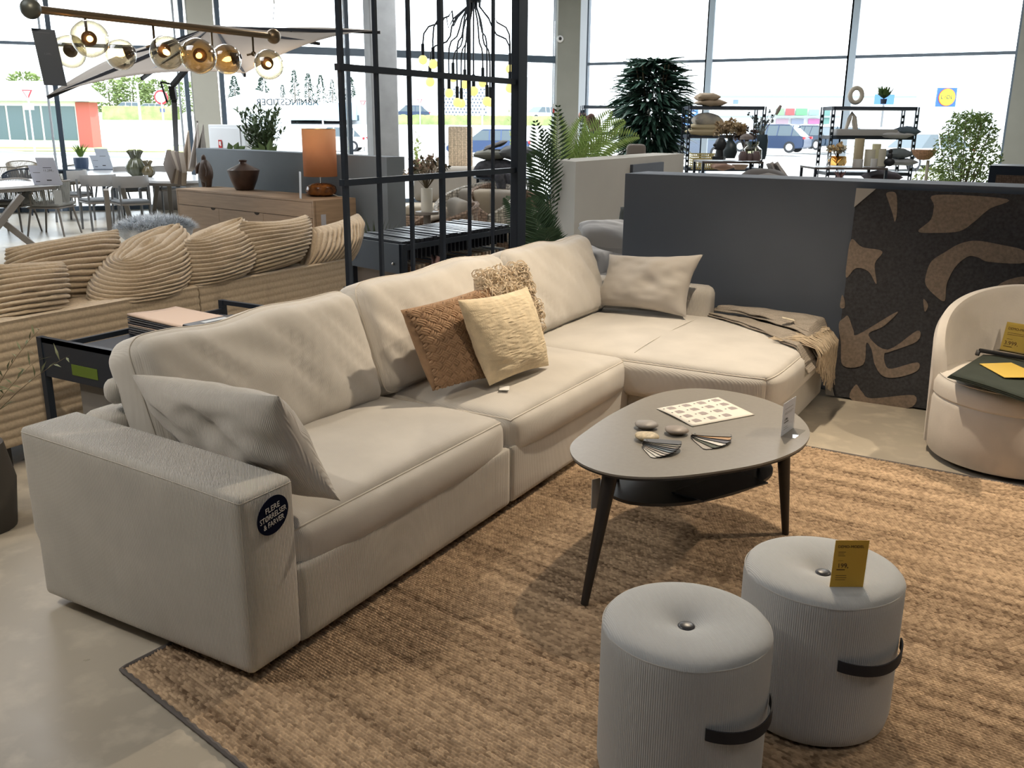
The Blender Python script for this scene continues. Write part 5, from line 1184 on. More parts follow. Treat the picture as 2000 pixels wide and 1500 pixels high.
for k in range(27):
    q = nR+ldir*(0.03+k*0.056)+wv*0.5; t = thing('fabric_hanger', 'black-headed fabric board hanging in the rack behind the lattice partition', 'fabric sample', (q.x, q.y, 0.3), math.atan2(wd_.y, wd_.x), 'fabric boards hanging in the black rack')
    hz = 0.745+0.012*rr.random()
    b = B(); b.box((0, 0, hz-0.3), (WL*0.97, 0.036, 0.035)); b.box((0, 0, hz-0.37), (WL*0.94, 0.012, 0.13)); b.done('header', hb, t, smooth=False)
    b = B(); c = fcol[rr.randrange(8)]; b.box((0, 0, 0.14), (WL*0.86, 0.022, 0.24)); b.done('fabric_panel', mat('swatch_%d' % fcol.index(c), c, 0.9), t, smooth=False)
p = pd(735, 455, 8.0); grass('fern_plant', 'low grassy dark fern at the foot of the grey low wall', (p.x, p.y, 0.42), 160, 0.42, 1.3, mat('leaf_fern', (0.035, 0.06, 0.02), 0.6), 6, 0.02)
b = B(); b.b2((p.x-0.35, p.y-0.1, 0), (p.x+0.35, p.y+0.1, 0.44), 0.01); tag(b.done('planter_box', BS), 'black planter box under the grassy fern', 'planter')

# ================================================================ WICKER LOUNGE AREA
WK = mat('wicker_grey', (0.50, 0.47, 0.42), 0.8, kind='weave', sc=28, amt=0.55, bump=0.8, dist=0.01); WKB = mat('wicker_brown', (0.27, 0.19, 0.14), 0.8, kind='weave', sc=28, amt=0.5, bump=0.8, dist=0.01)
CUG = mat('cushion_grey', (0.32, 0.29, 0.25), 0.9, kind='noise', sc=5, amt=0.06, bump=0.15); CUB = mat('cushion_sand', (0.42, 0.36, 0.28), 0.9, kind='noise', sc=5, amt=0.06, bump=0.15)
def wicker(name, lab, u, v, ang, wk, r=0.36, hf=0.42, hb=0.72, seatm=CUB, backc=None, zoff=0):
    p = pz(u, v, 0); t = thing(name, lab, 'armchair', (p.x, p.y, 0), math.atan2(-p.y, -p.x)+radians(90+ang))
    b = B(); k = 40; g = []
    for i in range(k+1):
        f = i/k; a = radians(-90-128+256*f); e = abs(2*f-1); h = hb-(hb-hf)*e**1.5
        flare = 1+0.22*(1-e)
        g.append([b.b.verts.new((q*cos(a), q*sin(a), z)) for q, z in ((r*0.86, 0.06), (r*1.0, 0.3), (r*flare, h-0.02), (r*flare-0.02, h), (r*flare-0.05, h-0.015), (r*0.94, 0.32), (r*0.8, 0.06))])
    for i in range(k):
        for j in range(6): b.b.faces.new((g[i][j], g[i][j+1], g[i+1][j+1], g[i+1][j]))
    b.done('wicker_shell', wk, t)
    b = B(); b.cyl((0, 0, 0.10), (0, 0, 0.30), r*0.84, r*0.92, 32); b.done('wicker_base', wk, t)
    b, _ = soft((r*1.7, r*1.6, 0.13), (0, 0.04, 0.36), 0.06, 12); b.done('seat_cushion', seatm, t)
    if backc: b, _ = soft((r*1.6, 0.18, 0.42), (0, -r*0.72, 0.60), 0.08, 12, rot=Matrix.Rotation(-0.2, 3, 'X')); b.done('back_cushion', backc, t)
    return t
gw = 'round wicker armchairs in the lounge corner'
wicker('wicker_armchair', 'grey wicker tub armchair facing right, left of the brown-cushioned one', 925, 497, 150, WK, 0.50, 0.55, 0.90, CUB, CUG)
wicker('wicker_armchair', 'brown wicker armchair with sand seat cushion in the middle of the lounge corner', 990, 497, 200, WKB, 0.46, 0.55, 0.88, CUB, CUB)
wicker('wicker_armchair', 'grey wicker armchair with rust and cream cushions right of the lattice partition', 1062, 515, 55, WK, 0.46, 0.62, 0.74, CUB, CUB)
wicker('wicker_lounger', 'dark brown wicker lounger with pink and cream blankets', 850, 530, 100, WKB, 0.42, 0.50, 0.78, CUG, CUG)
# outdoor sofa with big grey back cushions
p = pz(880, 452, 0); os_ = thing('garden_sofa', 'low garden sofa with large dark grey back cushion behind the lattice', 'sofa', (p.x, p.y, 0), math.atan2(-p.y, -p.x)+radians(90+172))
b, _ = soft((1.3, 0.75, 0.16), (0, 0, 0.34), 0.05, 12); b.done('seat_cushion', CUB, os_)
b = B(); b.b2((-0.68, -0.4, 0.08), (0.68, 0.4, 0.27), 0.02); b.done('frame', WKB, os_, smooth=False)
b, _ = soft((1.25, 0.22, 0.56), (0, -0.36, 0.70), 0.1, 16, rot=Matrix.Rotation(0.2, 3, 'X')); b.done('back_cushion', CUG, os_)
def blanket(name, lab, P, Q_, w, m, sag=0.1):
    b = B(); n = 20; g = []
    for i in range(n+1):
        f = i/n; c = P.lerp(Q_, f)+V((0, 0, sag*sin(pi*f)))
        g.append([b.b.verts.new(c+FH*w*(j/8-0.5)+V((0, 0, 0.02*sin(9*f+j)-0.25*abs(j/8-0.5)**2+0.02*noise.noise(V((f*7, j*.7, 3)))))) for j in range(9)])
    for i in range(n):
        for j in range(8): b.b.faces.new((g[i][j], g[i+1][j], g[i+1][j+1], g[i][j+1]))
    o = b.done(name, m); md = o.modifiers.new('t', 'SOLIDIFY'); md.thickness = 0.03; tag(o, lab, 'blanket'); return o
blanket('pink_blanket', 'dusty pink blanket hanging over the brown lounger', pz(838, 505, 0.50), pz(852, 505, 0.60), 0.5, mat('blanket_pink', (0.28, 0.16, 0.14), 0.95), 0.02)
p = pz(882, 520, 0); b, _ = soft((0.5, 0.5, 0.5), (p.x, p.y, 0.30), 0.08, 10); t = thing('wicker_footstool', 'wicker footstool under the cream fluffy blanket', 'footstool', (p.x, p.y, 0)); b.done('wicker_body', WKB, t, world=True); b = B(); b.cyl((p.x, p.y, 0), (p.x, p.y, 0.1), 0.2); b.done('plinth', BS, t, world=True)
blanket('cream_blanket', 'cream fluffy blanket over the lounge footstool', p+V((0, 0, 0.57))-RH*0.3, p+V((0, 0, 0.57))+RH*0.3, 0.55, mat('blanket_cream', (0.42, 0.36, 0.29), 0.95, kind='noise', sc=30, amt=0.15, bump=0.6, dist=0.01), 0.10)
# white vase with dried flowers
p = pd(834, 413, 10.4); b = B(); b.lathe([(0, 0), (0.062, 0), (0.065, 0.02), (0.062, 0.25), (0.055, 0.255), (0.05, 0.24), (0, 0.2)], p, 32)
tag(b.done('white_vase', mat('ceramic_white', (0.62, 0.60, 0.53), 0.4)), 'tall cream ceramic vase holding dried flowers behind the lattice', 'vase')
b = B(); b.lathe([(0, 0), (0.13, 0), (0.13, 0.03), (0, 0.03)], (p.x, p.y, p.z-0.03), 40); b.cyl((p.x, p.y, 0), (p.x, p.y, p.z-0.03), 0.04); tag(b.done('lounge_side_table', GM, sharp=0.5), 'small round side table carrying the cream vase', 'table')
def flowers(name, lab, base, n, h, sp, cols, seed, size=0.03, dense=1):
    rr = random.Random(seed); t = thing(name, lab, 'dried flowers', base); st = B(); hd = [B() for _ in cols]
    for k in range(n):
        a = rr.random()*2*pi; r = sp*sqrt(rr.random()); tip = V(base)+V((r*cos(a), r*sin(a), h*(0.55+0.45*rr.random())*(1-0.3*(r/sp)**2))); st.tube([base, V(base).lerp(tip, 0.5)+V((0, 0, 0.03)), tip], 0.003, 4)
        hh = hd[k % len(cols)]
        for i in range(14*dense):
            d = V((rr.uniform(-1, 1), rr.uniform(-1, 1), rr.uniform(-1, 1))).normalized(); hh.leaf(tip+d*size*0.3, d, size*1.1, size*0.8, V((rr.random(), rr.random(), rr.random())))
    st.done('stem', mat('stem_brown', (0.12, 0.09, 0.05), 0.8), t, world=True)
    for hh, c in zip(hd, cols): hh.done('flower_heads', mat('petal_%02d%02d' % (int(c[0]*99), int(c[1]*99)), c, 0.8), t, world=True, smooth=False, recalc=False)
    return t
flowers('dried_bouquet', 'dried beige and pink flowers in the cream vase behind the lattice', p+V((0, 0, 0.24)), 40, 0.36, 0.24, [(0.46, 0.32, 0.24), (0.42, 0.36, 0.28), (0.12, 0.12, 0.08)], 4, 0.045)
# tall pale wicker back (by the window)
p = pz(900, 368, 0); b = B(); q = Matrix.Rotation(math.atan2(RH.y, RH.x), 3, 'Z')
b.box((p.x, p.y, 1.0), (0.62, 0.05, 1.1), q, 0.04); hp = thing('high_back_wicker_chair', 'pale high-backed wicker chair against the bright window', 'chair', (p.x, p.y, 0))
b.done('backrest', mat('wicker_pale', (0.62, 0.48, 0.36), 0.8, kind='weave', sc=22, amt=0.35, bump=0.6, dist=0.01), hp, world=True)
b = B(); b.box((p.x-FH.x*0.3, p.y-FH.y*0.3, 0.42), (0.6, 0.6, 0.12), q, 0.04); b.done('seat', MATS['wicker_pale'], hp, world=True)
for s in (-1, 1):
    for w_ in (0, -0.55): b = B(); c = V((p.x, p.y, 0))+RH*0.27*s+FH*w_; b.cyl(c, c+V((0, 0, 0.4)), 0.02); b.done('leg', GM, hp, world=True)
# pile of pillows on black wire stand
st2 = thing('wire_table', 'black wire-lattice table stacked with cushions and throws behind the lattice', 'table', pz(980, 420, 0)); q0 = pd(985, 348, 12.8)
b = B(); b.lathe([(0, 0), (0.42, 0), (0.42, 0.02), (0, 0.02)], (q0.x, q0.y, q0.z), 40)
b.done('table_top', BS, st2, world=True, sharp=0.5)
b = B()
for i in range(26):
    a0 = 2*pi*i/26
    for s in (1, -1):
        b.tube([V((q0.x+0.34*cos(a0+s*0.5*f), q0.y+0.34*sin(a0+s*0.5*f), q0.z-(q0.z-0.2)*f)) for f in (0, 0.33, 0.66, 1)], 0.005, 4)
b.done('wire_lattice', mat('wire_white', (0.45, 0.46, 0.48), 0.5), st2, world=True)
for s in (-1, 1): b = B(); c = q0+RH*0.36*s; b.cyl((c.x, c.y, 0), (c.x, c.y, q0.z), 0.02); b.done('leg', BS, st2, world=True)
def flatp(lab, u, v, d, w, h, m, seed, tilt=0.0, dd=0.42, name='stacked_cushion', grp='cushions stacked on the wire table'):
    c = pd(u, v, d); a = c-RH*w/2-V((0, 0, tilt)); e = c+RH*w/2+V((0, 0, tilt))
    pillow(name, [a+FH*dd/2, e+FH*dd/2, e-FH*dd/2, a-FH*dd/2], h, m, lab, 'cushion', nu=18, nv=16, pinch=0.08, wr=0.01, seed=seed, group=grp)
CD = mat('plush_charcoal', (0.035, 0.037, 0.045), 0.9, kind='noise', sc=14, amt=0.5, col2=(0.12, 0.12, 0.14), bump=0.5, dist=0.01)
flatp('dark curly fur cushion at the bottom of the stack on the wire table', 968, 333, 12.8, 0.62, 0.30, CD, 2)
flatp('grey-green cushion on the left of the stack on the wire table', 958, 302, 12.8, 0.47, 0.13, mat('cushion_greygreen', (0.20, 0.20, 0.17), 0.9), 3)
flatp('grey cushion on the right of the stack on the wire table', 1012, 298, 12.7, 0.52, 0.19, mat('cushion_slate', (0.13, 0.14, 0.15), 0.9), 4)
flatp('small dark cushion tilted on top of the stack on the wire table', 968, 284, 12.9, 0.33, 0.07, mat('cushion_dark', (0.11, 0.10, 0.10), 0.9), 5, 0.06)
b = B(); c = pd(985, 372, 12.3); n = 12; g = [[b.b.verts.new(c+RH*(0.12*(j/n-0.5)*2)+V((0, 0, 0.22-0.42*i/n))-FH*0.03*sin(3*j/n*pi)+RH*0.1*(i/n)) for j in range(n+1)] for i in range(n+1)]
for i in range(n):
    for j in range(n): b.b.faces.new((g[i][j], g[i+1][j], g[i+1][j+1], g[i][j+1]))
o = b.done('dark_fur_throw', CD); md = o.modifiers.new('t', 'SOLIDIFY'); md.thickness = 0.03; tag(o, 'dark grey fur throw hanging down from the wire table', 'throw')
q1 = pd(960, 388, 13.6); b = B(); b.box(q1, (0.9, 0.6, 0.03), Matrix.Rotation(0.5, 3, 'Z')); b.box((q1.x, q1.y, q1.z/2), (0.08, 0.08, q1.z), None); tag(b.done('white_coffee_table', LAM, smooth=False), 'white low table gleaming behind the wicker armchairs', 'table')
# ---------------------------------------------------------------- chandelier
ch = thing('branching_chandelier', 'black chandelier of arching cables ending in yellow globe bulbs', 'chandelier', pd(925, 5, 9.0)); top = pd(925, 4, 9.0)
b = B(); b.lathe([(0, 0), (0.07, 0), (0.075, 0.06), (0, 0.06)], top, 24); b.done('canopy', BS, ch, world=True)
YB = mat('bulb_yellow', (1.0, 0.85, 0.30), 0.4, emit=1.0)
ends = [(826, 117, 9.0), (846, 125, 8.7), (840, 160, 8.8), (877, 182, 9.1), (893, 200, 8.9), (901, 202, 9.3), (908, 165, 9.5), (925, 178, 8.6), (943, 162, 9.4), (951, 198, 8.7), (957, 200, 9.3), (996, 135, 9.1), (996, 172, 8.8), (885, 152, 9.5)]
for k, (u, v, d) in enumerate(ends):
    e = pd(u, v, d); s = top+(V((e.x, e.y, top.z))-top).normalized()*0.06; out = V((e.x, e.y, 0))-V((s.x, s.y, 0)); zt_ = (2.50 if v < 150 else 2.36)+0.04*sin(k*2.3)
    H0 = V((s.x, s.y, 0)); H1 = V((e.x, e.y, 0)); pts = [s, s-V((0, 0, 0.04)), H0.lerp(H1, 0.30)+V((0, 0, s.z-0.14)), H0.lerp(H1, 0.42)+V((0, 0, s.z-0.22)), H0.lerp(H1, 0.46)+V((0, 0, zt_+0.06)), H0.lerp(H1, 0.56)+V((0, 0, zt_+0.01)), H0.lerp(H1, 0.86)+V((0, 0, zt_-0.03)), H0.lerp(H1, 0.97)+V((0, 0, zt_-0.09)), V((e.x, e.y, zt_-0.20 if zt_-0.2 > e.z+0.12 else e.z+0.12)), e+V((0, 0, 0.11))]
    b = B(); b.tube(pts, 0.0075, 6); b.done('cable_arm', BS, ch, world=True)
    b = B(); b.cyl(e+V((0, 0, 0.03)), e+V((0, 0, 0.14)), 0.016, n=10); b.done('socket', BS, ch, world=True)
    b = B(); b.ball(e, 0.042, 18, 12); b.done('globe_bulb', YB, ch, world=True)
# ---------------------------------------------------------------- palms
PM = mat('palm_leaf', (0.10, 0.17, 0.055), 0.5); PMD = mat('palm_leaf_dark', (0.07, 0.13, 0.06), 0.5)
def palm(name, lab, u, v, d, fronds, zb, m, seed):
    base = pd(u, v, d); base = V((base.x, base.y, zb)); t = thing(name, lab, 'palm', (base.x, base.y, 0)); rr = random.Random(seed)
    for (fu, fv, dd, curl) in fronds:
        tip = pd(fu, fv, d+dd); b = B(); n = 30; pts = []
        for i in range(n+1):
            f = i/n; q = base.lerp(tip, f)+V((0, 0, curl*4*f*(1-f)*0.35)); pts.append(q)
        b.tube(pts, [0.007*(1.1-i/n) for i in range(n+1)], 4); side = (tip-base).cross(FH).normalized()
        for i in range(5, n):
            for s in (-1, 1):
                f = i/n; ln = 0.26*(sin(pi*(0.15+0.85*f))**0.6)*(1.05-0.5*f); dr = (pts[i+1 if i < n else n]-pts[i]).normalized(); dirv = dr*0.75+side*s*0.9+V((0, 0, -0.15))+FH*rr.uniform(-.2, .2)
                b.leaf(pts[i], dirv, ln, 0.022, FH*-1, 0.05)
        b.done('frond', m, t, world=True, smooth=False, recalc=False)
    b = B(); b.cyl((base.x, base.y, 0.3), base, 0.03, 0.02); b.done('trunk', mat('stem_brown', (0.12, 0.09, 0.05), 0.8), t, world=True)
    b = B(); b.lathe([(0, 0), (0.14, 0), (0.18, 0.3), (0.16, 0.3), (0, 0.27)], (base.x, base.y, 0), 24); b.done('pot', GMD, t, world=True); return t
palm('potted_palm', 'palm with drooping dark fronds just right of the lattice partition', 1082, 400, 8.9, [(1045, 232, 0, 0.1), (1090, 200, 0.2, 0), (1030, 300, 0.2, 0.6), (1062, 250, -0.3, 0.1)], 0.55, PMD, 3)
palm('potted_palm', 'brighter green palm arching over the pale low wall', 1105, 345, 10.6, [(1088, 218, 0, 0), (1140, 225, 0.2, 0.1), (1195, 215, 0.1, 0.2), (1222, 236, 0.3, 0.35), (1250, 268, -0.2, 0.5), (1175, 262, 0.2, 0.2), (1205, 285, 0.2, 0.3)], 0.95, mat('palm_leaf_bright', (0.34, 0.48, 0.14), 0.5), 5)
palm('potted_palm', 'low palm with spreading thin leaves at the foot of the right wicker armchair', 1075, 470, 7.6, [(1036, 385, 0, 0.2), (1040, 425, 0, 0.3), (1068, 445, -0.2, 0.1), (985, 385, 0.6, 0.3)], 0.40, PMD, 9)
# big dark plant
def bigplant(name, lab, c, zb, n, R_, H_, m, seed, ln, w):
    rr = random.Random(seed); t = thing(name, lab, 'plant', (c.x, c.y, 0)); lf = B(); st = B()
    for k in range(n):
        a = rr.random()*2*pi; f = rr.random(); z = zb+H_*f; rad = R_*(sin(pi*(0.12+0.76*f))**0.7)*(0.35+0.65*rr.random()); q = V((c.x+rad*cos(a), c.y+rad*sin(a), z))
        d = V((cos(a), sin(a), -0.55+0.7*f+rr.uniform(-.3, .3))); lf.leaf(q-d.normalized()*ln*0.5, d, ln*(0.7+0.5*rr.random()), w, V((rr.uniform(-.4, .4), rr.uniform(-.4, .4), 1)), 0.12)
    for k in range(9):
        a = rr.random()*2*pi; st.tube([(c.x, c.y, 0.2), (c.x+0.12*cos(a), c.y+0.12*sin(a), zb+H_*0.4), (c.x+0.35*cos(a), c.y+0.35*sin(a), zb+H_*0.95)], 0.012, 5)
    lf.done('foliage', m, t, world=True, smooth=False, recalc=False); st.done('stem', mat('stem_brown', (0.12, 0.09, 0.05), 0.8), t, world=True)
    b = B(); b.lathe([(0, 0), (0.22, 0), (0.27, 0.4), (0.24, 0.4), (0, 0.36)], (c.x, c.y, 0), 28); b.done('pot', GMD, t, world=True); return t
DKL = mat('leaf_dark_blue_green', (0.035, 0.085, 0.06), 0.42)
c = pd(1272, 250, 14.5); bigplant('large_strap_leaf_plant', 'tall dark strap-leaved plant in front of the window, right of the palms', c, 0.95, 2300, 0.66, 1.60, DKL, 5, 0.42, 0.06)
t = thing('red_flower_sprig', 'dried cotton-like stems by the window left of the tall dark plant', 'dried flowers', pd(1150, 260, 16))
b = B(); rr = random.Random(2)
for k in range(12): q = pd(1150+rr.uniform(-14, 18), 225+rr.uniform(0, 30), 16); b.ball(q, 0.07, 8, 6)
b.done('seed_heads', mat('seed_brown', (0.28, 0.17, 0.14), 0.9), t, world=True)
# pale low wall
b = B(); b.prism([(-4.175, 7.93), (-3.78, 7.64), (-3.90, 10.76), (-4.30, 10.80)], 0, 1.30); struct('wall_divider_pale', b, mat('divider_pale', (0.50, 0.48, 0.43), 0.8, kind='noise', sc=2, amt=0.03, bump=0.05), smooth=False)
b = B(); b.prism([(-3.845, 9.0), (-3.80, 9.0), (-3.835, 9.95), (-3.88, 9.95)], 1.03, 1.23); o = b.done('grey_wall_panel', DV, smooth=False); tag(o, 'dark grey rectangular panel fixed on the pale low wall', 'panel')
# round chair back behind the pale wall
p = pd(1242, 300, 12.3); t = thing('round_back_chair', 'taupe chair with rounded back peeking over the pale low wall', 'chair', (p.x, p.y, 0)); b, _ = soft((0.25, 0.12, 0.9), (p.x, p.y, p.z-0.33), 0.055, 14, rot=Matrix.Rotation(0.5, 3, 'Z')); b.done('backrest', mat('chair_taupe', (0.20, 0.17, 0.15), 0.8), t, world=True)
b, _ = soft((0.5, 0.5, 0.1), (p.x+0.1, p.y-0.25, 0.45), 0.04, 10); b.done('seat', MATS['chair_taupe'], t, world=True); b = B(); b.cyl((p.x+0.1, p.y-0.25, 0), (p.x+0.1, p.y-0.25, 0.42), 0.16, 0.04, 20); b.done('pedestal', BS, t, world=True)
# grey sofa left of the dark divider
GS = mat('sofa_grey', (0.50, 0.49, 0.48), 0.9, kind='noise', sc=4, amt=0.05, bump=0.1)
t = thing('grey_sofa', 'grey sofa partly hidden behind the dark divider', 'sofa', (-3.0, 7.1, 0))
for nm, lo, hi, r in (('base', (-3.45, 6.55, 0.06), (-1.6, 7.55, 0.42), 0.05), ('armrest', (-3.55, 6.5, 0.06), (-3.22, 7.5, 0.60), 0.06), ('backrest', (-3.4, 7.28, 0.3), (-1.6, 7.58, 0.78), 0.1)):
    b, _ = soft([hi[i]-lo[i] for i in range(3)], [(hi[i]+lo[i])/2 for i in range(3)], r, 12); b.done(nm, GS, t, world=True)
pillow('grey_cushion', [py(1128, 445, 7.0), py(1240, 430, 7.05), py(1240, 500, 6.9), py(1140, 470, 6.9)], 0.24, GS, 'rear grey cushion on the grey sofa behind the divider', 'cushion', seed=2)
pillow('grey_cushion', [py(1130, 437, 6.75), py(1235, 440, 6.75), py(1235, 482, 6.62), py(1137, 470, 6.62)], 0.22, mat('cushion_midgrey', (0.55, 0.54, 0.53), 0.9), 'front grey cushion with pointed corner on the grey sofa behind the divider', 'cushion', seed=6)
pillow('dark_green_cushion', [py(1212, 404, 7.1), py(1260, 410, 7.1), py(1260, 450, 7.0), py(1206, 440, 7.0)], 0.12, mat('cushion_deep_green', (0.035, 0.04, 0.035), 0.9), 'dark cushion edge standing at the corner of the divider', 'cushion', nu=12, nv=12)

# ================================================================ DISPLAY SHELVES BY THE RIGHT WINDOW
def shelf(name, lab, u0, u1, vt, d, levels, rz=0.0, dep=0.45):
    a, c = pd(u0, vt, d), pd(u1, vt, d); w = (c-a).length; zt = a.z; ctr = (a+c)/2
    t = thing(name, lab, 'shelving unit', (ctr.x, ctr.y, 0), math.atan2(RH.y, RH.x)+rz)
    for s in (-1, 1):
        for e in (0, 1):
            b = B(); x = s*w/2; y = e*dep; b.box((x-0.017, y, zt/2), (0.010, 0.03, zt)); b.box((x+0.017, y, zt/2), (0.010, 0.03, zt)); [b.box((x, y, 0.03+q_*0.075), (0.03, 0.03, 0.04)) for q_ in range(int(zt/0.075))]
            b.done('slotted_post', BS, t, smooth=False)
    for z in [zt-0.02]+levels: b = B(); b.box((0, dep/2, z), (w, dep, 0.045)); b.done('shelf_board', mat('shelf_steel_blue', (0.05, 0.065, 0.09), 0.5), t, smooth=False)
    return t
zl = lambda u, v, d: pd(u, v, d).z
shelf('metal_shelving', 'left dark metal shelving unit by the right window', 1348, 1494, 207, 13.0, [zl(1400, 267, 13), zl(1400, 331, 13), 0.15])
shelf('metal_shelving', 'right dark metal shelving unit with round vases, beside the small tree', 1629, 1793, 208, 12.6, [zl(1700, 269, 12.6), zl(1700, 340, 12.6), 0.15])
shelf('metal_shelving', 'metal shelving unit half hidden behind the tall dark plant', 1140, 1220, 206, 15.5, [zl(1180, 260, 15.5), 0.3])
def ltable(name, lab, u0, u1, v, d, dep=0.6):
    a, c = pd(u0, v, d), pd(u1, v, d); w = (c-a).length; ctr = (a+c)/2; zt = a.z; t = thing(name, lab, 'table', (ctr.x, ctr.y, 0), math.atan2(RH.y, RH.x))
    b = B(); b.box((0, dep/2, zt-0.012), (w, dep, 0.024)); b.done('table_top', mat('table_walnut_dark', (0.10, 0.085, 0.08), 0.35), t, smooth=False)
    for s in (-1, 1):
        for e in (0.02, dep-0.02): b = B(); b.box((s*(w/2-0.015), e, zt/2), (0.03, 0.03, zt)); b.done('leg', BS, t, smooth=False)
    return t
ltable('display_table', 'dark display table carrying the bust, glass jar and vases', 1372, 1492, 315, 11.6)
ltable('display_table', 'dark display table carrying white candles and the glass bowl', 1592, 1735, 327, 11.4)
def place(name, lab, cat, prof, u, v, d, m, n=32, fn=None, sc=1.0, grp=None):
    p = pd(u, v, d); b = B(); b.lathe([(r*sc, z*sc) for r, z in prof], p, n, fn); o = b.done(name, m); return tag(o, lab, cat, grp)
PXM = lambda d: d/1807
dT = 11.75; kx = PXM(dT)
BLK = mat('matte_black', (0.012, 0.014, 0.018), 0.5)
p = pd(1404, 312, dT); t = thing('black_bust', 'black sculpted head bust at the left end of the display table', 'sculpture', p)
b = B(); b.box(p+V((0, 0, 3*kx)), (22*kx, 14*kx, 6*kx)); b.done('plinth', BLK, t, smooth=False, world=True)
b = B(); b.tube([p+V((0, 0, 5*kx)), p+V((0, 0, 18*kx))], [8*kx, 6.5*kx], 16); b.ball(p+V((0, 0, 28*kx))+RH*1*kx, (11*kx, 9*kx, 13*kx), 24, 16, lambda q: q*(1+0.1*noise.noise(q*30))); hd = p+V((0, 0, 27*kx))-RH*9*kx
b.ball(hd, (4*kx, 3*kx, 3*kx), 10, 8); b.ball(hd-V((0, 0, 6*kx))+RH*1.5*kx, (3.5*kx, 4*kx, 2.5*kx), 10, 8); b.done('head', BLK, t, world=True)
place('round_vase', 'dark round vase behind the black bust, holding cream hydrangeas', 'vase', [(0, 0), (11*kx, 0), (15*kx, 12*kx), (12*kx, 26*kx), (5*kx, 34*kx), (6*kx, 38*kx), (0, 36*kx)], 1424, 309, dT+0.25, mat('vase_teal_dark', (0.05, 0.07, 0.08), 0.4))
p = pd(1424, 274, dT+0.25); flowers('dried_bouquet', 'cream dried hydrangeas in the round dark vase', p, 26, 0.24, 0.17, [(0.62, 0.50, 0.33), (0.52, 0.40, 0.26)], 7, 0.05, 2)
p = pd(1452, 290, dT+0.35); flowers('dried_bouquet', 'brown dried foliage leaning right beside the cream hydrangeas', p, 12, 0.25, 0.16, [(0.14, 0.10, 0.09)], 8, 0.05)
place('mushroom_ornament', 'grey mushroom ornament left of the glass jar', 'ornament', [(0, 0), (5*kx, 0), (4*kx, 20*kx), (3.5*kx, 38*kx), (13*kx, 38*kx), (12*kx, 44*kx), (6*kx, 48*kx), (0, 49*kx)], 1455, 313, dT, mat('mushroom_grey', (0.20, 0.17, 0.16), 0.7))
GLS = glassy('smoked_glass', (0.55, 0.54, 0.44), 0.35)
place('glass_jar', 'squat smoked glass jar on the left display table', 'jar', [(0, 0), (17*kx, 0), (19*kx, 4*kx), (18*kx, 20*kx), (10*kx, 27*kx), (12*kx, 29*kx), (12*kx, 34*kx), (0, 34*kx)], 1467, 313, dT-0.2, GLS)
place('dark_tall_vase', 'tall blue-black vase with cotton stems at the right end of the left display table', 'vase', [(0, 0), (8*kx, 0), (10*kx, 10*kx), (11*kx, 35*kx), (9*kx, 46*kx), (7*kx, 45*kx), (0, 30*kx)], 1486, 311, dT+0.2, mat('vase_blueblack', (0.035, 0.06, 0.08), 0.4))
for k, (u, s) in enumerate(((1450, 1), (1476, 1.05), (1463, 0.8))): place('brown_pot', ('small brown pot left under the glass jar', 'small brown pot right of the glass jar foot', 'small brown pot in front of the glass jar')[k], 'pot', [(0, 0), (7*kx, 0), (8*kx, 8*kx), (5*kx, 16*kx), (0, 17*kx)], u, 314, dT-0.5, mat('pot_brown', (0.13, 0.09, 0.09), 0.5), sc=s)
p = pd(1486, 268, dT+0.2); t = thing('cotton_stems', 'grey-green thistle stems and a tall bulrush in the tall vase', 'dried flowers', p); rr = random.Random(3)
for k in range(16):
    tip = pd(1486+rr.uniform(-24, 24), 215+rr.uniform(0, 32), dT+0.2); b = B(); b.tube([p, p.lerp(tip, 0.5)+V((0, 0, 0.03)), tip], 0.003, 4)
    for i in range(24): d = V((rr.uniform(-1, 1), rr.uniform(-1, 1), rr.uniform(-1, 1))); b.leaf(tip, d, 0.035, 0.018, V((0.3, 0.2, 1)))
    b.done('thistle_stem', mat('thistle_grey', (0.15, 0.18, 0.17), 0.8), t, world=True, smooth=False, recalc=False)
tip = pd(1521, 212, dT+0.1); b = B(); b.tube([p, tip], 0.004, 5); b.tube([pd(1516, 224, dT+0.1), pd(1520, 215, dT+0.1), pd(1525, 206, dT+0.1)], [0.014, 0.024, 0.016], 10); b.done('bulrush', mat('bulrush_grey', (0.28, 0.24, 0.22), 0.8), t, world=True)
def fl(lab, u, v, d, wpx, hpx, m, seed, name='folded_cushion', grp='cushions on the metal shelves'): flatp(lab, u, v, d, wpx*d/1807, hpx*d/1807, m, seed, 0, 0.36, name, grp)
TN = mat('cushion_tan', (0.42, 0.33, 0.24), 0.9); PL = mat('plaid_grey_cream', (0.25, 0.25, 0.26), 0.9, kind='noise', sc=9, amt=0.3, col2=(0.46, 0.42, 0.34), bump=0.1); YC = mat('cushion_oat', (0.48, 0.41, 0.27), 0.9)
fl('tan cushion lying on top of the left shelving unit', 1388, 201, 13.1, 55, 12, TN, 3); fl('smaller tan cushion topmost on the left shelving unit', 1381, 190, 13.1, 42, 16, TN, 5)
fl('grey plaid cushion topmost in the stack on the left shelving unit', 1380, 235, 13.1, 52, 26, PL, 6); fl('oat cushion in the middle of the stack on the left shelving unit', 1374, 248, 13.1, 56, 15, YC, 7); fl('oat cushion lowest in the stack on the left shelving unit', 1372, 257, 13.1, 60, 16, YC, 8)
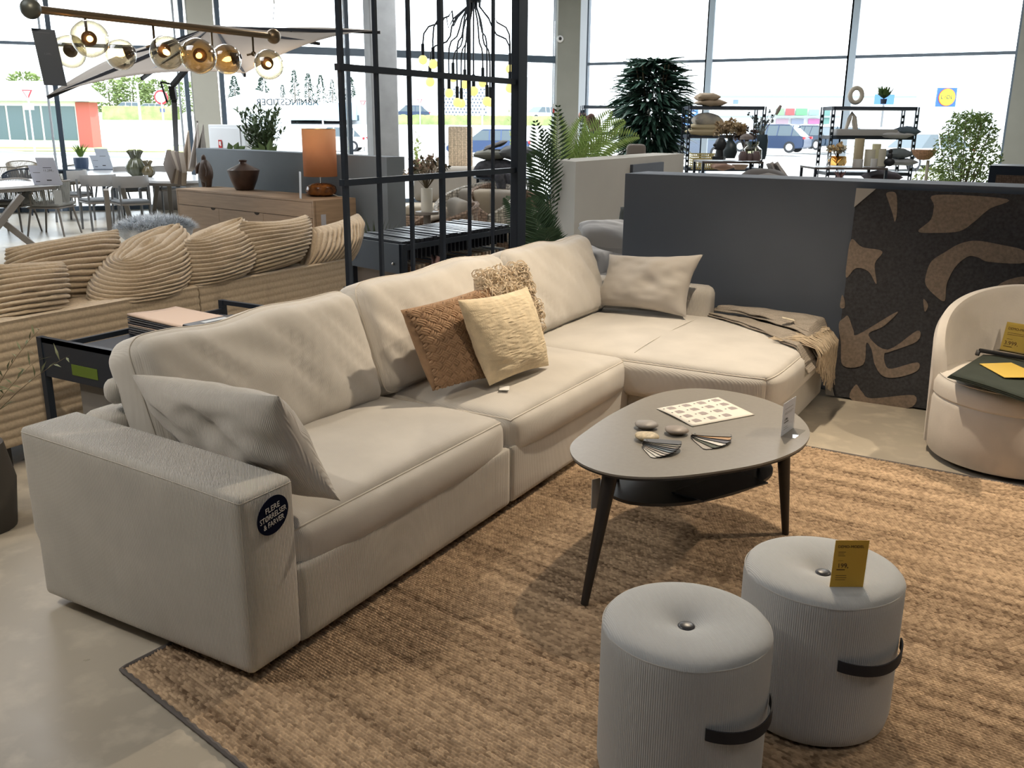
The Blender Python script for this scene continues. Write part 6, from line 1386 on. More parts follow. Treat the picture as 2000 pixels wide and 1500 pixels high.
# woven basket
p = pd(1378, 330, 12.9); t = thing('gold_wire_basket', 'yellow woven wire basket on the lower shelf of the left unit', 'basket', p); b = B(); w, h, dd = 50*13/1807, 27*13/1807, 0.3
for k in range(14):
    x = -w/2+w*k/13
    for s in (0, 1): b.bar(p+RH*x+FH*dd*s, p+RH*x+FH*dd*s+V((0, 0, h)), 0.010, 0.006)
for k in range(7):
    for s in (0, 1): b.bar(p-RH*w/2+FH*dd*s+V((0, 0, h*k/6)), p+RH*w/2+FH*dd*s+V((0, 0, h*k/6)), 0.006, 0.010)
    for s in (-1, 1): b.bar(p+RH*w/2*s+V((0, 0, h*k/6)), p+RH*w/2*s+FH*dd+V((0, 0, h*k/6)), 0.006, 0.010)
b.done('basket_weave', mat('basket_straw', (0.60, 0.50, 0.20), 0.6), t, smooth=False, world=True)
fl('terracotta pink folded textile beside the straw basket', 1410, 325, 12.8, 40, 12, mat('textile_terracotta', (0.40, 0.26, 0.2), 0.9), 4, 'folded_textile'); 
place('low_bowl', 'brown bowl under the left display table', 'bowl', [(0, 0), (10*kx, 0), (18*kx, 10*kx), (17*kx, 10*kx), (0, 2*kx)], 1445, 331, 12.8, mat('bowl_sand', (0.45, 0.33, 0.25), 0.6))
# round armchair in front between the shelves
p = pd(1490, 352, 10.8); b, _ = soft((0.62, 0.55, 0.5), (p.x, p.y, p.z-0.12), 0.24, 16); t = thing('round_armchair', 'rounded dark armchair draped with a fluffy pale throw behind the divider', 'armchair', (p.x, p.y, 0)); b.done('upholstery', mat('chair_brown_dark', (0.07, 0.06, 0.055), 0.8), t, world=True)
b = B(); b.cyl((p.x, p.y, 0), (p.x, p.y, p.z-0.3), 0.22, 0.26, 20); b.done('base', BLACK, t, world=True)
p = pd(1528, 325, 10.9); b = B(); n = 14; g = []
for i in range(n+1):
    f = i/n; g.append([b.b.verts.new(pd(1500+22*f+(20+12*f)*(j/10), 318+48*f, 10.9)-FH*0.05*sin(j*1.3)) for j in range(11)])
for i in range(n):
    for j in range(10): b.b.faces.new((g[i][j], g[i+1][j], g[i+1][j+1], g[i][j+1]))
o = b.done('pale_throw', mat('throw_pale_fur', (0.50, 0.46, 0.44), 0.95, kind='noise', sc=20, amt=0.2, bump=0.8, dist=0.02)); md = o.modifiers.new('t', 'SOLIDIFY'); md.thickness = 0.03; tag(o, 'pale fluffy throw over the rounded armchair behind the divider', 'throw')
place('round_cushion_edge', 'dark quilted pouf standing behind the divider between the tables', 'pouf', [(0, -0.3), (0.24, -0.3), (0.30, -0.1), (0.25, 0.02), (0, 0.08)], 1500, 352, 10.2, mat('quilt_brown', (0.10, 0.085, 0.075), 0.8))
# items on the right unit
dR = 12.7; kr = PXM(dR); CRW = mat('ceramic_cream', (0.62, 0.58, 0.50), 0.5)
p = pd(1672, 186, dR); b = B(); b.tube([p+RH*11*kr*cos(a)+V((0, 0, 13*kr*sin(a))) for a in [2*pi*i/28 for i in range(28)]], 4.2*kr, 12, closed=True); tag(b.done('ring_vase', CRW), 'cream ring-shaped vase on top of the right shelving unit', 'vase')
p = pd(1725, 203, dR); b = B(); b.lathe([(0, 0), (5*kr, 0), (6*kr, 9*kr), (0, 9*kr)], p, 20); t = thing('potted_leafy_plant', 'small green leafy plant in a blue pot on top of the right shelving unit', 'plant', p); b.done('pot', mat('pot_blue', (0.07, 0.10, 0.17), 0.5), t, world=True)
lf = B(); rr = random.Random(6)
for k in range(90): a = rr.random()*6.28; d = V((cos(a)*0.7, sin(a)*0.7, 0.6+rr.random())); lf.leaf(p+V((0, 0, 9*kr)), d, 28*kr*(0.5+0.6*rr.random()), 0.035, V((cos(a), sin(a), .5)), 0.15)
lf.done('foliage', mat('leaf_mid_green', (0.09, 0.17, 0.04), 0.5), t, world=True, smooth=False, recalc=False)
p = pd(1652, 253, dR); b = B(); b.tube([p, p+RH*5*kr+V((0, 0, 20*kr)), p+RH*9*kr+V((0, 0, 30*kr)), p+RH*14*kr+V((0, 0, 22*kr)), p+RH*20*kr], [3*kr, 4*kr, 3.5*kr, 4*kr, 3*kr], 10); tag(b.done('arch_sculpture', CRW), 'cream arch-shaped sculpture on the middle of the right unit', 'ornament')
for u, lab in ((1668, 'thin curved cream ornament right of the arch sculpture'),): p = pd(u, 253, dR); b = B(); b.tube([p, p-RH*4*kr+V((0, 0, 14*kr)), p-RH*3*kr+V((0, 0, 28*kr))], [2.5*kr, 2*kr, 1.2*kr], 8); tag(b.done('curved_ornament', CRW), lab, 'ornament')
def boxat(name, lab, cat, u, v, d, w, h, dp, m): p = pd(u, v, d); b = B(); b.box(p+V((0, 0, h/2)), (w, dp, h), Matrix.Rotation(math.atan2(RH.y, RH.x), 3, 'Z'), min(w, h, dp)*0.12); return tag(b.done(name, m), lab, cat)
boxat('white_tray', 'long pale tray lying on the middle shelf of the right unit', 'tray', 1686, 265, dR, 112*kr, 12*kr, 0.3, mat('tray_pale', (0.42, 0.42, 0.42), 0.5))
fl('white cushion edge under the pale tray', 1745, 263, dR, 60, 16, mat('cushion_white', (0.55, 0.56, 0.58), 0.9), 8); fl('slate blue cushion leaning at the right side of the right unit', 1768, 257, dR, 40, 18, mat('cushion_slate_blue', (0.10, 0.14, 0.18), 0.9), 9)
dC = 11.55; kc = PXM(dC); CW = mat('candle_cream', (0.62, 0.60, 0.50), 0.6)
for u, w, h, lab, m in ((1674, 9, 52, 'tall straw-coloured rectangular vase on the right display table', mat('vase_straw', (0.46, 0.39, 0.25), 0.6)), (1697, 10, 32, 'left of the two thick white candle holders on the right display table', CW), (1717, 10, 33, 'right of the two thick white candle holders on the right display table', CW), (1708, 8, 42, 'yellowish candle behind the white candle holders', mat('candle_yellow', (0.60, 0.58, 0.38), 0.6)), (1675, 9, 15, 'short white cup in front of the straw-coloured vase', mat('cup_white', (0.55, 0.55, 0.54), 0.5)), (1706, 6, 16, 'small white cup in front of the candle holders', mat('cup_white', (0.55, 0.55, 0.54), 0.5))):
    place('cylinder_vessel', lab, 'vessel', [(0, 0), (w*kc, 0), (w*kc, h*kc), ((w-2)*kc, h*kc), ((w-2)*kc, h*kc*0.7), (0, h*kc*0.7)], u, 325 if h > 20 else 327, dC+(0.15 if h > 20 else -0.05), m)
place('glass_bowl', 'amber glass bowl with dried flowers at the left end of the right display table', 'bowl', [(0, 0), (15*kc, 0), (18*kc, 6*kc), (16*kc, 17*kc), (15*kc, 17*kc), (0, 2*kc)], 1634, 323, dC, glassy('amber_clear', (0.75, 0.55, 0.28), 0.4))
p = pd(1634, 308, dC); flowers('dried_bouquet', 'orange and white dried flowers in the amber glass bowl', p, 16, 0.16, 0.10, [(0.55, 0.38, 0.18), (0.6, 0.57, 0.45)], 12, 0.04)
p = pd(1736, 324, dC); t = thing('black_figurine', 'small black seated figurine beside the white candle holders', 'figurine', p); b = B(); b.ball(p+V((0, 0, 7*kc)), (10*kc, 7*kc, 8*kc), 16, 10); b.ball(p+V((0, 0, 18*kc)), (5*kc, 4*kc, 7*kc), 14, 10); b.done('body', BLK, t, world=True); b = B(); b.ball(p+V((0, 0, 27*kc)), (4*kc, 4*kc, 4.5*kc), 12, 8); b.done('head', BLK, t, world=True)
fl('folded grey-blue textile stack on the lower shelf of the right unit', 1752, 300, 12.5, 46, 18, mat('textile_greyblue', (0.16, 0.19, 0.21), 0.9), 3, 'folded_textile'); fl('pale folded textile under the grey-blue one on the right unit', 1758, 316, 12.5, 50, 14, mat('textile_pale', (0.4, 0.43, 0.46), 0.9), 5, 'folded_textile')
fl('dark pointed cushion below the right display table', 1722, 345, 11.9, 62, 22, mat('cushion_aubergine', (0.07, 0.06, 0.075), 0.9), 7)
p = pd(1640, 350, 11.6); grass('pink_plant', 'small pink-leaved plant below the right display table', p, 30, 0.13, 0.7, mat('leaf_pink', (0.40, 0.20, 0.19), 0.7), 3, 0.012)
p = pd(1803, 313, 12.2); b = B(); b.lathe([(0, 0), (0.07, 0.01), (0.13, 0.07), (0.155, 0.13), (0.145, 0.13), (0, 0.03)], p, 28); tag(b.done('straw_basket', mat('basket_terracotta', (0.52, 0.30, 0.18), 0.85, kind='weave', sc=40, amt=0.3)), 'terracotta straw bowl hanging at the right side of the right unit', 'basket')
p = pd(1807, 360, 12.2); b = B(); b.cyl((p.x, p.y, 0), (p.x, p.y, zl(1803, 313, 12.2)), 0.02); tag(b.done('bowl_stand', CRW), 'thin pale stand under the terracotta straw bowl', 'stand')
# small bright tree at the right window
def smalltree(name, lab, c, zb, n, R_, H_, m, seed, ln, w, pot=True):
    rr = random.Random(seed); t = thing(name, lab, 'tree', (c.x, c.y, 0)); lf = B(); st = B()
    for k in range(14):
        a = rr.random()*6.28; f = 0.4+0.6*rr.random(); st.tube([(c.x, c.y, 0.2), (c.x+0.05*cos(a), c.y+0.05*sin(a), zb), (c.x+R_*0.7*cos(a), c.y+R_*0.7*sin(a), zb+H_*f)], [0.014, 0.010, 0.004], 5)
    for k in range(n):
        a = rr.random()*6.28; f = rr.random(); rad = R_*sqrt(rr.random())*(sin(pi*(0.2+0.7*f))**0.6); q = V((c.x+rad*cos(a), c.y+rad*sin(a), zb+H_*f)); lf.leaf(q, V((rr.uniform(-1, 1), rr.uniform(-1, 1), rr.uniform(-1, .5))), ln, w, V((rr.random(), rr.random(), rr.random())))
    lf.done('foliage', m, t, world=True, smooth=False, recalc=False); st.done('trunk', mat('stem_brown', (0.12, 0.09, 0.05), 0.8), t, world=True)
    if pot: b = B(); b.lathe([(0, 0), (0.18, 0), (0.22, 0.35), (0.2, 0.35), (0, 0.3)], (c.x, c.y, 0), 28); b.done('pot', mat('pot_stone', (0.3, 0.3, 0.28), 0.8), t, world=True)
    return t
c = pd(1888, 300, 12.0); smalltree('ficus_tree', 'small bright green ficus tree beside the right-hand column', c, 0.75, 3400, 0.42, 1.05, mat('leaf_bright_green', (0.22, 0.33, 0.10), 0.5), 4, 0.07, 0.022)
c = pd(1822, 350, 13.2); smalltree('low_green_shrub', 'yellow-green low shrub outside between the shelf and the ficus', c, 0.35, 900, 0.35, 0.75, mat('leaf_yellow_green', (0.38, 0.48, 0.10), 0.5), 9, 0.06, 0.02)
# cane cabinet at the right edge
p = pd(1930, 345, 7.4); t = thing('cane_cabinet', 'black-framed cabinet with cane panel top edge at the right behind the divider', 'cabinet', (p.x+0.5, p.y+0.3, 0)); zt = pd(1935, 323, 7.4).z
b = B(); b.b2((p.x, p.y, 0.1), (p.x+1.2, p.y+0.45, zt), 0.006); b.done('carcass', BS, t, smooth=False, world=True)
b = B(); b.b2((p.x+0.055, p.y-0.006, 0.5), (p.x+1.15, p.y, zt-0.07)); b.done('cane_panel', mat('cane_brown', (0.20, 0.13, 0.09), 0.8, kind='weave', sc=60, amt=0.4), t, smooth=False, world=True)
b = B(); b.b2((p.x+0.05, p.y+0.02, 0), (p.x+1.15, p.y+0.4, 0.1)); b.done('plinth', BS, t, smooth=False, world=True)
# security camera and fire call point on the corner column
q = pd(1094, 76, 19.86); b = B(); b.ball(q, 0.07, 18, 12); t = thing('security_camera', 'small white dome camera high on the corner column', 'camera', q); b.done('housing', LAM, t, world=True); b = B(); b.ball(q-FH*0.05, 0.035, 12, 8); b.done('lens', BLACK, t, world=True)
q = onglass(1080, 212)+GN*0.09; t = thing('fire_call_point', 'red and white call point plate on the window frame beside the column', 'sign', q); Q3 = Matrix((RH, FH, V((0, 0, 1)))).transposed()
b = B(); b.box(q, (0.10, 0.03, 0.20), Q3); b.done('plate', LAM, t, smooth=False, world=True); b = B(); b.box(q-FH*0.02-V((0, 0, 0.045)), (0.085, 0.01, 0.09), Q3); b.done('red_panel', mat('sticker_red', (0.50, 0.03, 0.03), 0.5), t, smooth=False, world=True)
# ================================================================ OUTDOORS
ASP = mat('asphalt_pale', (0.42, 0.42, 0.41), 0.9, kind='noise', sc=0.6, amt=0.06, bump=0.1); LWN = mat('lawn', (0.40, 0.45, 0.12), 0.95, kind='noise', sc=1.5, amt=0.12, bump=0.2); PAV = mat('paving_light', (0.50, 0.49, 0.46), 0.9, kind='noise', sc=2, amt=0.06, bump=0.1)
b = B(); b.b2((-260, -120, -0.30), (220, 330, -0.10)); struct('ground_asphalt', b, ASP, smooth=False)
def patch(name, pts, m, z, lab=None):
    b = B(); b.prism([(p.x, p.y) for p in pts], z-0.03, z); return struct(name, b, m, smooth=False)
patch('ground_paving', [pz(-300, 345, -0.06), pz(760, 345, -0.06), pz(760, 318, -0.06), pz(-300, 300, -0.06)], PAV, -0.06)
patch('lawn_strip', [pz(-260, 292, -0.05), pz(360, 296, -0.05), pz(380, 262, -0.05), pz(-200, 258, -0.05)], LWN, -0.05)
patch('lawn_strip_far', [pz(430, 272, -0.05), pz(640, 268, -0.05), pz(700, 257, -0.05), pz(430, 262, -0.05)], LWN, -0.05)
KB = mat('kerb', (0.3, 0.3, 0.3), 0.9)
for (a, c) in (((0, 296), (360, 312)), ((30, 274), (360, 285))):
    b = B(); A, C_ = pz(*a, -0.02), pz(*c, -0.02); b.bar(A, C_, 0.15, 0.12); struct('kerb', b, KB, smooth=False)
def berm(name, u0, u1, d0, d1, z, m):
    A, C_, D, E_ = [pd(u, 240, d) for u, d in ((u0, d0), (u1, d0), (u1, d1), (u0, d1))]; b = B()
    b.faces([(A.x, A.y, -0.1), (C_.x, C_.y, -0.1), (D.x, D.y, z), (E_.x, E_.y, z), (A.x, A.y, -2), (C_.x, C_.y, -2), (D.x, D.y, -2), (E_.x, E_.y, -2)], [(0, 1, 2, 3), (0, 4, 5, 1), (1, 5, 6, 2), (2, 6, 7, 3), (3, 7, 4, 0)]); return struct(name, b, m, smooth=False)
berm('rising_ground', -500, 2400, 66, 106, 2.2, ASP)
A, C_, D, E_ = [pd(u, 240, d) for u, d in ((-500, 106), (2400, 106), (2800, 320), (-900, 320))]; b = B(); b.prism([(q.x, q.y) for q in (A, C_, D, E_)], 2.0, 2.2); struct('far_ground', b, ASP, smooth=False)
QF = Matrix((RH, FH, V((0, 0, 1)))).transposed()
def facing(ang): return math.atan2(RH.y, RH.x)+ang
def car(name, lab, u, v, d, rz, col, L_=4.4, W_=1.8, H_=1.5, z0=None):
    p = pd(u, v, d); z = p.z if z0 is None else z0; t = thing(name, lab, 'car', (p.x, p.y, z), facing(rz))
    CB = mat('car_paint_%02d%02d%02d' % tuple(int(c*99) for c in col), col, 0.25, 0.3); GLA = mat('car_glass', (0.06, 0.085, 0.10), 0.1); TY = mat('tyre', (0.02, 0.02, 0.022), 0.8); RM_ = mat('wheel_rim', (0.5, 0.5, 0.52), 0.3, 0.8)
    h = H_; x = L_/2
    prof = [(-x, 0.30), (-x, 0.62*h/1.5), (-x*0.93, 0.80*h/1.5), (-x*0.45, 0.90*h/1.5), (x*0.80, 0.95*h/1.5), (x*0.98, 0.85*h/1.5), (x, 0.55), (x*0.98, 0.28), (x*0.72, 0.24), (-x*0.72, 0.24)]
    b = B(); b.prism(prof, -W_/2, W_/2, Matrix.Rotation(pi/2, 4, 'X')); bmesh.ops.bevel(b.b, geom=b.b.edges[:], offset=0.06, segments=2, affect='EDGES'); b.done('body', CB, t)
    b = B(); lo, hi = 0.90*h/1.5, h; w0, w1 = W_/2*0.95, W_/2*0.76
    X = ((-x*0.48, -x*0.16), (x*0.90, x*0.62)); vs = []
    for (z_, w, i) in ((lo, w0, 0), (hi-0.05, w1, 1)):
        for xx in (X[0][i], X[1][i]):
            for s in (-1, 1): vs.append((xx, s*w, z_))
    b.faces(vs, [(0, 1, 3, 2), (4, 6, 7, 5), (0, 4, 5, 1), (2, 3, 7, 6), (0, 2, 6, 4), (1, 5, 7, 3)]); b.done('windows', GLA, t, smooth=False)
    b = B(); b.prism([(-x*0.17, 0), (x*0.64, 0), (x*0.58, 0.06), (-x*0.10, 0.06)], -w1-0.01, w1+0.01, Matrix.Translation((0, 0, hi-0.06)) @ Matrix.Rotation(pi/2, 4, 'X')); b.done('roof', CB, t, smooth=False)
    for f in (0.02, 0.30, 0.66):
        b = B()
        for s in (-1, 1): b.bar((x*f, s*(w0+0.005), lo), (x*(f+0.02), s*(w1+0.005), hi-0.05), 0.06, 0.02)
        b.done('pillar', CB, t, smooth=False)
    for sx_ in (-0.62, 0.64):
        for s in (-1, 1):
            b = B(); b.cyl((x*sx_, s*(W_/2-0.18), 0.33), (x*sx_, s*(W_/2+0.01), 0.33), 0.33, n=24); wh = b.done('wheel', TY, t, sharp=0.5)
            b = B(); b.cyl((x*sx_, s*(W_/2), 0.33), (x*sx_, s*(W_/2+0.02), 0.33), 0.21, n=10); b.done('rim', RM_, wh, sharp=0.5)
    for s in (-1, 1): b = B(); b.box((x*0.985, s*(W_/2-0.16), 0.80*h/1.5), (0.12, 0.30, 0.14)); b.done('tail_light', mat('tail_red', (0.5, 0.02, 0.03), 0.3), t, smooth=False)
    for s in (-1, 1): b = B(); b.box((-x*0.96, s*(W_/2-0.22), 0.66*h/1.5), (0.12, 0.34, 0.12)); b.done('headlight', RM_, t, smooth=False)
    return t
BL = (0.03, 0.05, 0.10)
car('blue_suv', 'blue estate car with red tail light parked outside the right window', 1500, 297, 58, -0.55, BL, 4.7, 1.85, 1.62)
car('dark_hatchback', 'dark car parked right of the blue estate car outside', 1582, 292, 62, -1.1, (0.03, 0.05, 0.08))
car('silver_car', 'pale silver car parked outside just left of the right shelving unit', 1628, 292, 64, -1.2, (0.45, 0.48, 0.5))
car('blue_sedan', 'large blue car outside seen through the lattice partition', 950, 293, 52, 0.15, (0.045, 0.075, 0.16), 4.5, 1.8, 1.45, z0=-0.1)
car('white_hatchback', 'white car with red tail light outside right of the orange lamp', 655, 286, 60, 0.0, (0.70, 0.70, 0.70), 3.9, 1.75, 1.5, z0=-0.1)
car('white_estate', 'white car seen low behind the ficus tree', 1800, 285, 40, 0.5, (0.70, 0.71, 0.72), 4.5, 1.8, 1.5, z0=-0.1)
car('dark_van', 'grey vehicle behind the tall dark plant and left shelving unit', 1335, 300, 52, 0.2, (0.10, 0.12, 0.16), 4.6, 1.85, 1.6, z0=-0.1)
for k, (u, v, c, lab) in enumerate(((560, 232, (0.5, 0.5, 0.52), 'silver car on the far road beyond the shrub'), (600, 231, (0.7, 0.7, 0.7), 'white car in the middle of the far road'), (648, 232, BL, 'dark blue car on the far road left of the white column'), (796, 233, BL, 'dark car on the far road between the lattice posts'), (245, 215, (0.6, 0.6, 0.6), 'white car on the far road at the left'), (288, 214, (0.3, 0.3, 0.32), 'grey car on the far road beside the round traffic sign'), (1290, 232, (0.6, 0.6, 0.62), 'pale car on the far road behind the tall plant'), (1055, 236, (0.55, 0.56, 0.6), 'pale car parked right of the lattice end post'))):
    car('distant_car', lab, u, v, 100 if k in (3, 7) else (100 if k % 2 else 109), 0.1*k, c, z0=1.9 if k in (3, 7) or k % 2 else 2.2)
def house(name, lab, u0, u1, vt, vb, d, dep, m, roof=None, rh=0, roofm=None):
    A, C_ = pd(u0, vb, d), pd(u1, vb, d); zt = pd((u0+u1)/2, vt, d).z; w = (C_-A).length; c = (A+C_)/2; t = thing(name, lab, 'building', (c.x, c.y, -0.1), facing(0)); t['W'] = w
    b = B(); b.b2((-w/2, 0, 0), (w/2, dep, zt+0.1)); b.done('wall', m, t, smooth=False)
    if rh: b = B(); o = 0.6; z = zt+0.1; b.faces([(-w/2-o, -o, z), (w/2+o, -o, z), (w/2+o, dep+o, z), (-w/2-o, dep+o, z), (-w/2+dep*0.3, dep/2, z+rh), (w/2-dep*0.3, dep/2, z+rh)], [(0, 1, 5, 4), (2, 3, 4, 5), (1, 2, 5), (3, 0, 4), (3, 2, 1, 0)]); b.done('roof', roofm or m, t, smooth=False)
    return t, w, zt
WB = mat('facade_white', (0.62, 0.63, 0.64), 0.8); RBK = mat('brick_red', (0.36, 0.09, 0.08), 0.9); WG = mat('shop_window', (0.07, 0.11, 0.13), 0.2); RF = mat('roof_pale', (0.55, 0.52, 0.5), 0.8)
def wpane(t, x0, x1, z0, z1, m=WG, y=-0.05, nm='window'): b = B(); b.b2((x0, y, z0), (x1, 0.02, z1)); return b.done(nm, m, t, smooth=False)
t, w, zt = house('brick_pavilion', 'low red-brick building with long windows and a pale hipped roof outside at the left', -160, 178, 197, 240, 62, 1.2, WB, rh=1.25, roofm=RF)
b = B(); b.b2((w/2-0.85, -0.1, 0), (w/2+0.02, 1.22, zt+0.05)); b.done('brick_end', RBK, t, smooth=False)
for k in range(9): wpane(t, -w/2+0.3+k*(w*0.90/9), -w/2+0.15+(k+1)*(w*0.90/9), 0.5, zt-0.2)
b = B(); b.b2((-w/2, -0.08, 0), (w/2*0.2, 0, 0.5)); b.done('plinth', WB, t, smooth=False)
t, w, zt = house('patterned_building', 'white building with a panel of small dark diamonds seen through the chandelier', 780, 1075, 150, 232, 105, 12, WB); lf = B()
for i in range(13):
    for j in range(11):
        x = -w*0.20+i*0.36+(j % 2)*0.18; z = 1.9+j*0.34; s = 0.11; lf.faces([(x-s, -0.06, z), (x, -0.06, z-s*1.2), (x+s, -0.06, z), (x, -0.06, z+s*1.2)], [(0, 1, 2, 3)])
lf.done('diamond_pattern', mat('pattern_slate', (0.10, 0.12, 0.15), 0.7), t, smooth=False)
wpane(t, w*0.30, w*0.5, 0.6, 2.6, mat('pane_grey', (0.25, 0.28, 0.30), 0.3))
t, w, zt = house('supermarket_building', 'long white supermarket building with posters outside the right windows', 1395, 2080, 188, 262, 88, 20, WB)
for k, (u0, u1, v0, v1, c) in enumerate(((1515, 1532, 212, 225, (0.20, 0.33, 0.18)), (1534, 1552, 212, 225, (0.45, 0.08, 0.08)), (1554, 1577, 212, 225, (0.12, 0.36, 0.16)), (1515, 1540, 232, 242, (0.3, 0.22, 0.26)), (1545, 1570, 232, 242, (0.18, 0.2, 0.26)), (1580, 1600, 214, 225, (0.22, 0.42, 0.30)), (1607, 1622, 212, 242, (0.12, 0.25, 0.22)), (1578, 1602, 232, 242, (0.35, 0.12, 0.25)), (1432, 1442, 195, 203, (0.15, 0.22, 0.35)))):
    A, C_ = pd(u0, v1, 87.7), pd(u1, v0, 87.7); q = (A+C_)/2; b = B(); b.box(q, ((V((C_.x-A.x, C_.y-A.y, 0))).length, 0.1, C_.z-A.z), QF); b.done('poster', mat('poster_%d' % k, c, 0.6), t, smooth=False, world=True)
for v in (189, 228):
    b = B(); A, C_ = pd(1395, v, 87.5), pd(1640 if v > 200 else 1790, v, 87.5); b.bar(A, C_, 0.12, 0.18); b.done('fascia_line', mat('fascia_grey', (0.25, 0.29, 0.3), 0.7), t, smooth=False, world=True)
t2 = thing('blue_billboard', 'blue square board on a post behind the small leafy plant', 'sign', pd(1727, 240, 80)); q = pd(1727, 194, 80); b = B(); b.box(q, (36*80/1807, 0.15, 18*80/1807), QF); b.done('board', mat('board_blue', (0.06, 0.17, 0.45), 0.5), t2, smooth=False, world=True); b = B(); b.bar(q-V((0, 0, 2.2)), q, 0.15); b.done('post', GMD, t2, smooth=False, world=True)
t2 = thing('blue_van_sign', 'blue sign with white lines outside behind the left shelving unit', 'sign', pd(1345, 260, 70)); q = pd(1347, 229, 70); b = B(); b.box(q, (30*70/1807, 0.15, 32*70/1807), QF); b.done('board', mat('board_blue', (0.06, 0.17, 0.45), 0.5), t2, smooth=False, world=True)
for dz in (-0.3, 0, 0.3): b = B(); b.box(q+V((0, 0, dz))-FH*0.1, (0.8, 0.05, 0.1), QF); b.done('white_line', WB, t2, smooth=False, world=True)
b = B(); b.bar(q-V((0, 0, 2.2)), q, 0.15); b.done('post', GMD, t2, smooth=False, world=True)
# shop sign: blue square, yellow disc
sg = thing('supermarket_sign', 'square blue shop sign with a yellow disc and lettering outside at the right', 'sign', pd(1848, 230, 84)); q = pd(1848, 190, 84); kk = 84/1807
b = B(); b.box(q, (36*kk, 0.2, 34*kk), QF); b.done('blue_board', mat('sign_blue', (0.02, 0.10, 0.42), 0.5), sg, smooth=False, world=True)
fr = frame(q-FH*0.12, RH, (0, 0, 1)); b = B(); b.prism([(15.8*kk*cos(2*pi*i/48), 15.8*kk*sin(2*pi*i/48)) for i in range(48)], 0, 0.03, fr); b.done('red_ring', mat('sign_red', (0.55, 0.03, 0.02), 0.5), sg, smooth=False, world=True)
fr = frame(q-FH*0.16, RH, (0, 0, 1)); b = B(); b.prism([(14.8*kk*cos(2*pi*i/48), 14.8*kk*sin(2*pi*i/48)) for i in range(48)], 0, 0.03, fr); b.done('yellow_disc', mat('sign_disc_yellow', (0.85, 0.70, 0.02), 0.5), sg, smooth=False, world=True)
fr = frame(q-FH*0.20, RH, (0, 0, 1)); LB = mat('sign_letter_blue', (0.004, 0.012, 0.06), 0.6)
for s, x in (('L', -9.5), ('D', 2.2), ('L', 8.6)): text(s, 10*kk, LB, sg, fr@Matrix.Translation((x*kk, 0, 0)), 'lettering', ext=0.01, world=True)
text('i', 10*kk, MATS['sign_red'], sg, fr@Matrix.Translation((-3.5*kk, 0.6*kk, 0))@Matrix.Rotation(-0.4, 4, 'Z'), 'red_letter', ext=0.01, world=True)
b = B(); b.bar(q-V((0, 0, 4)), q-V((0, 0, 0.9)), 0.3); b.done('pole', WB, sg, smooth=False, world=True)
# marquee tents
for (u0, u1, vt, vm, vb, d, lab) in ((440, 546, 174, 193, 214, 75, 'white peaked marquee tent behind the shrub'), (668, 730, 183, 200, 220, 95, 'smaller white peaked tent between the lattice posts')):
    A, C_ = pd(u0, vm, d), pd(u1, vm, d); w = (C_-A).length; c = (A+C_)/2; zm = A.z; zp = pd(u0, vt, d).z; zb = 2.2*max(0, min(1, (d-66)/40))-0.05; t = thing('marquee_tent', lab, 'tent', (c.x, c.y, zb), facing(0))
    b = B(); b.faces([(-w/2, 0, zm-zb), (w/2, 0, zm-zb), (w/2, w*.8, zm-zb), (-w/2, w*.8, zm-zb), (0, w*.4, zp-zb)], [(0, 1, 4), (1, 2, 4), (2, 3, 4), (3, 0, 4), (3, 2, 1, 0)]); b.done('roof', WB, t, smooth=False)
    b = B(); b.b2((-w/2, 0.0, 0), (w/2, w*0.8, zm-zb)); b.done('wall', mat('tent_wall', (0.5, 0.52, 0.55), 0.8), t, smooth=False)
    for k in range(4): wpane(t, -w/2+0.3+k*w*0.12, -w/2+0.2+(k+0.8)*w*0.12, 0.3, 0.8)
b = B(); A = pd(540, 198, 96); C_ = pd(700, 198, 96); b.bar(A-V((0, 0, 1)), C_-V((0, 0, 1)), 6, 1.6); o = b.done('low_blue_hall', mat('hall_blue', (0.35, 0.48, 0.58), 0.7), smooth=False); tag(o, 'long low pale blue hall on the far side of the road', 'building')
# trees
CT = mat('conifer_leaf', (0.045, 0.075, 0.055), 0.9); DT = mat('broadleaf_far', (0.20, 0.26, 0.09), 0.9); TKM = mat('trunk_far', (0.16, 0.13, 0.1), 0.9)
def ftree(name, lab, u, vt, vb, wpx, d, m, conif, seed, n=900):
    p = pd(u, vb, d); p.z = 2.2; zt = pd(u, vt, d).z; h = zt-p.z; r = wpx/2*d/1807; rr = random.Random(seed); t = thing(name, lab, 'tree', (p.x, p.y, p.z)); lf = B()
    for k in range(n):
        f = rr.random(); a = rr.random()*6.28
        pr = ((1-f)**0.8*(0.8+0.2*sin(f*30)) if conif else sin(pi*(0.1+0.85*f))**0.6); rad = r*pr*sqrt(rr.random()); z = h*(0.12+0.88*f)
        s = r*(0.22 if conif else 0.26); d_ = V((cos(a), sin(a), -0.3 if conif else rr.uniform(-.5, .8))); lf.leaf((rad*cos(a), rad*sin(a), z), d_, s*(0.7+0.6*rr.random()), s*0.5, V((rr.uniform(-1, 1), rr.uniform(-1, 1), 0.6)))
    lf.done('foliage', m, t, smooth=False, recalc=False); b = B(); b.cyl((0, 0, -0.8), (0, 0, h*0.8), r*0.07+0.05, 0.04, 8); b.done('trunk', TKM, t)
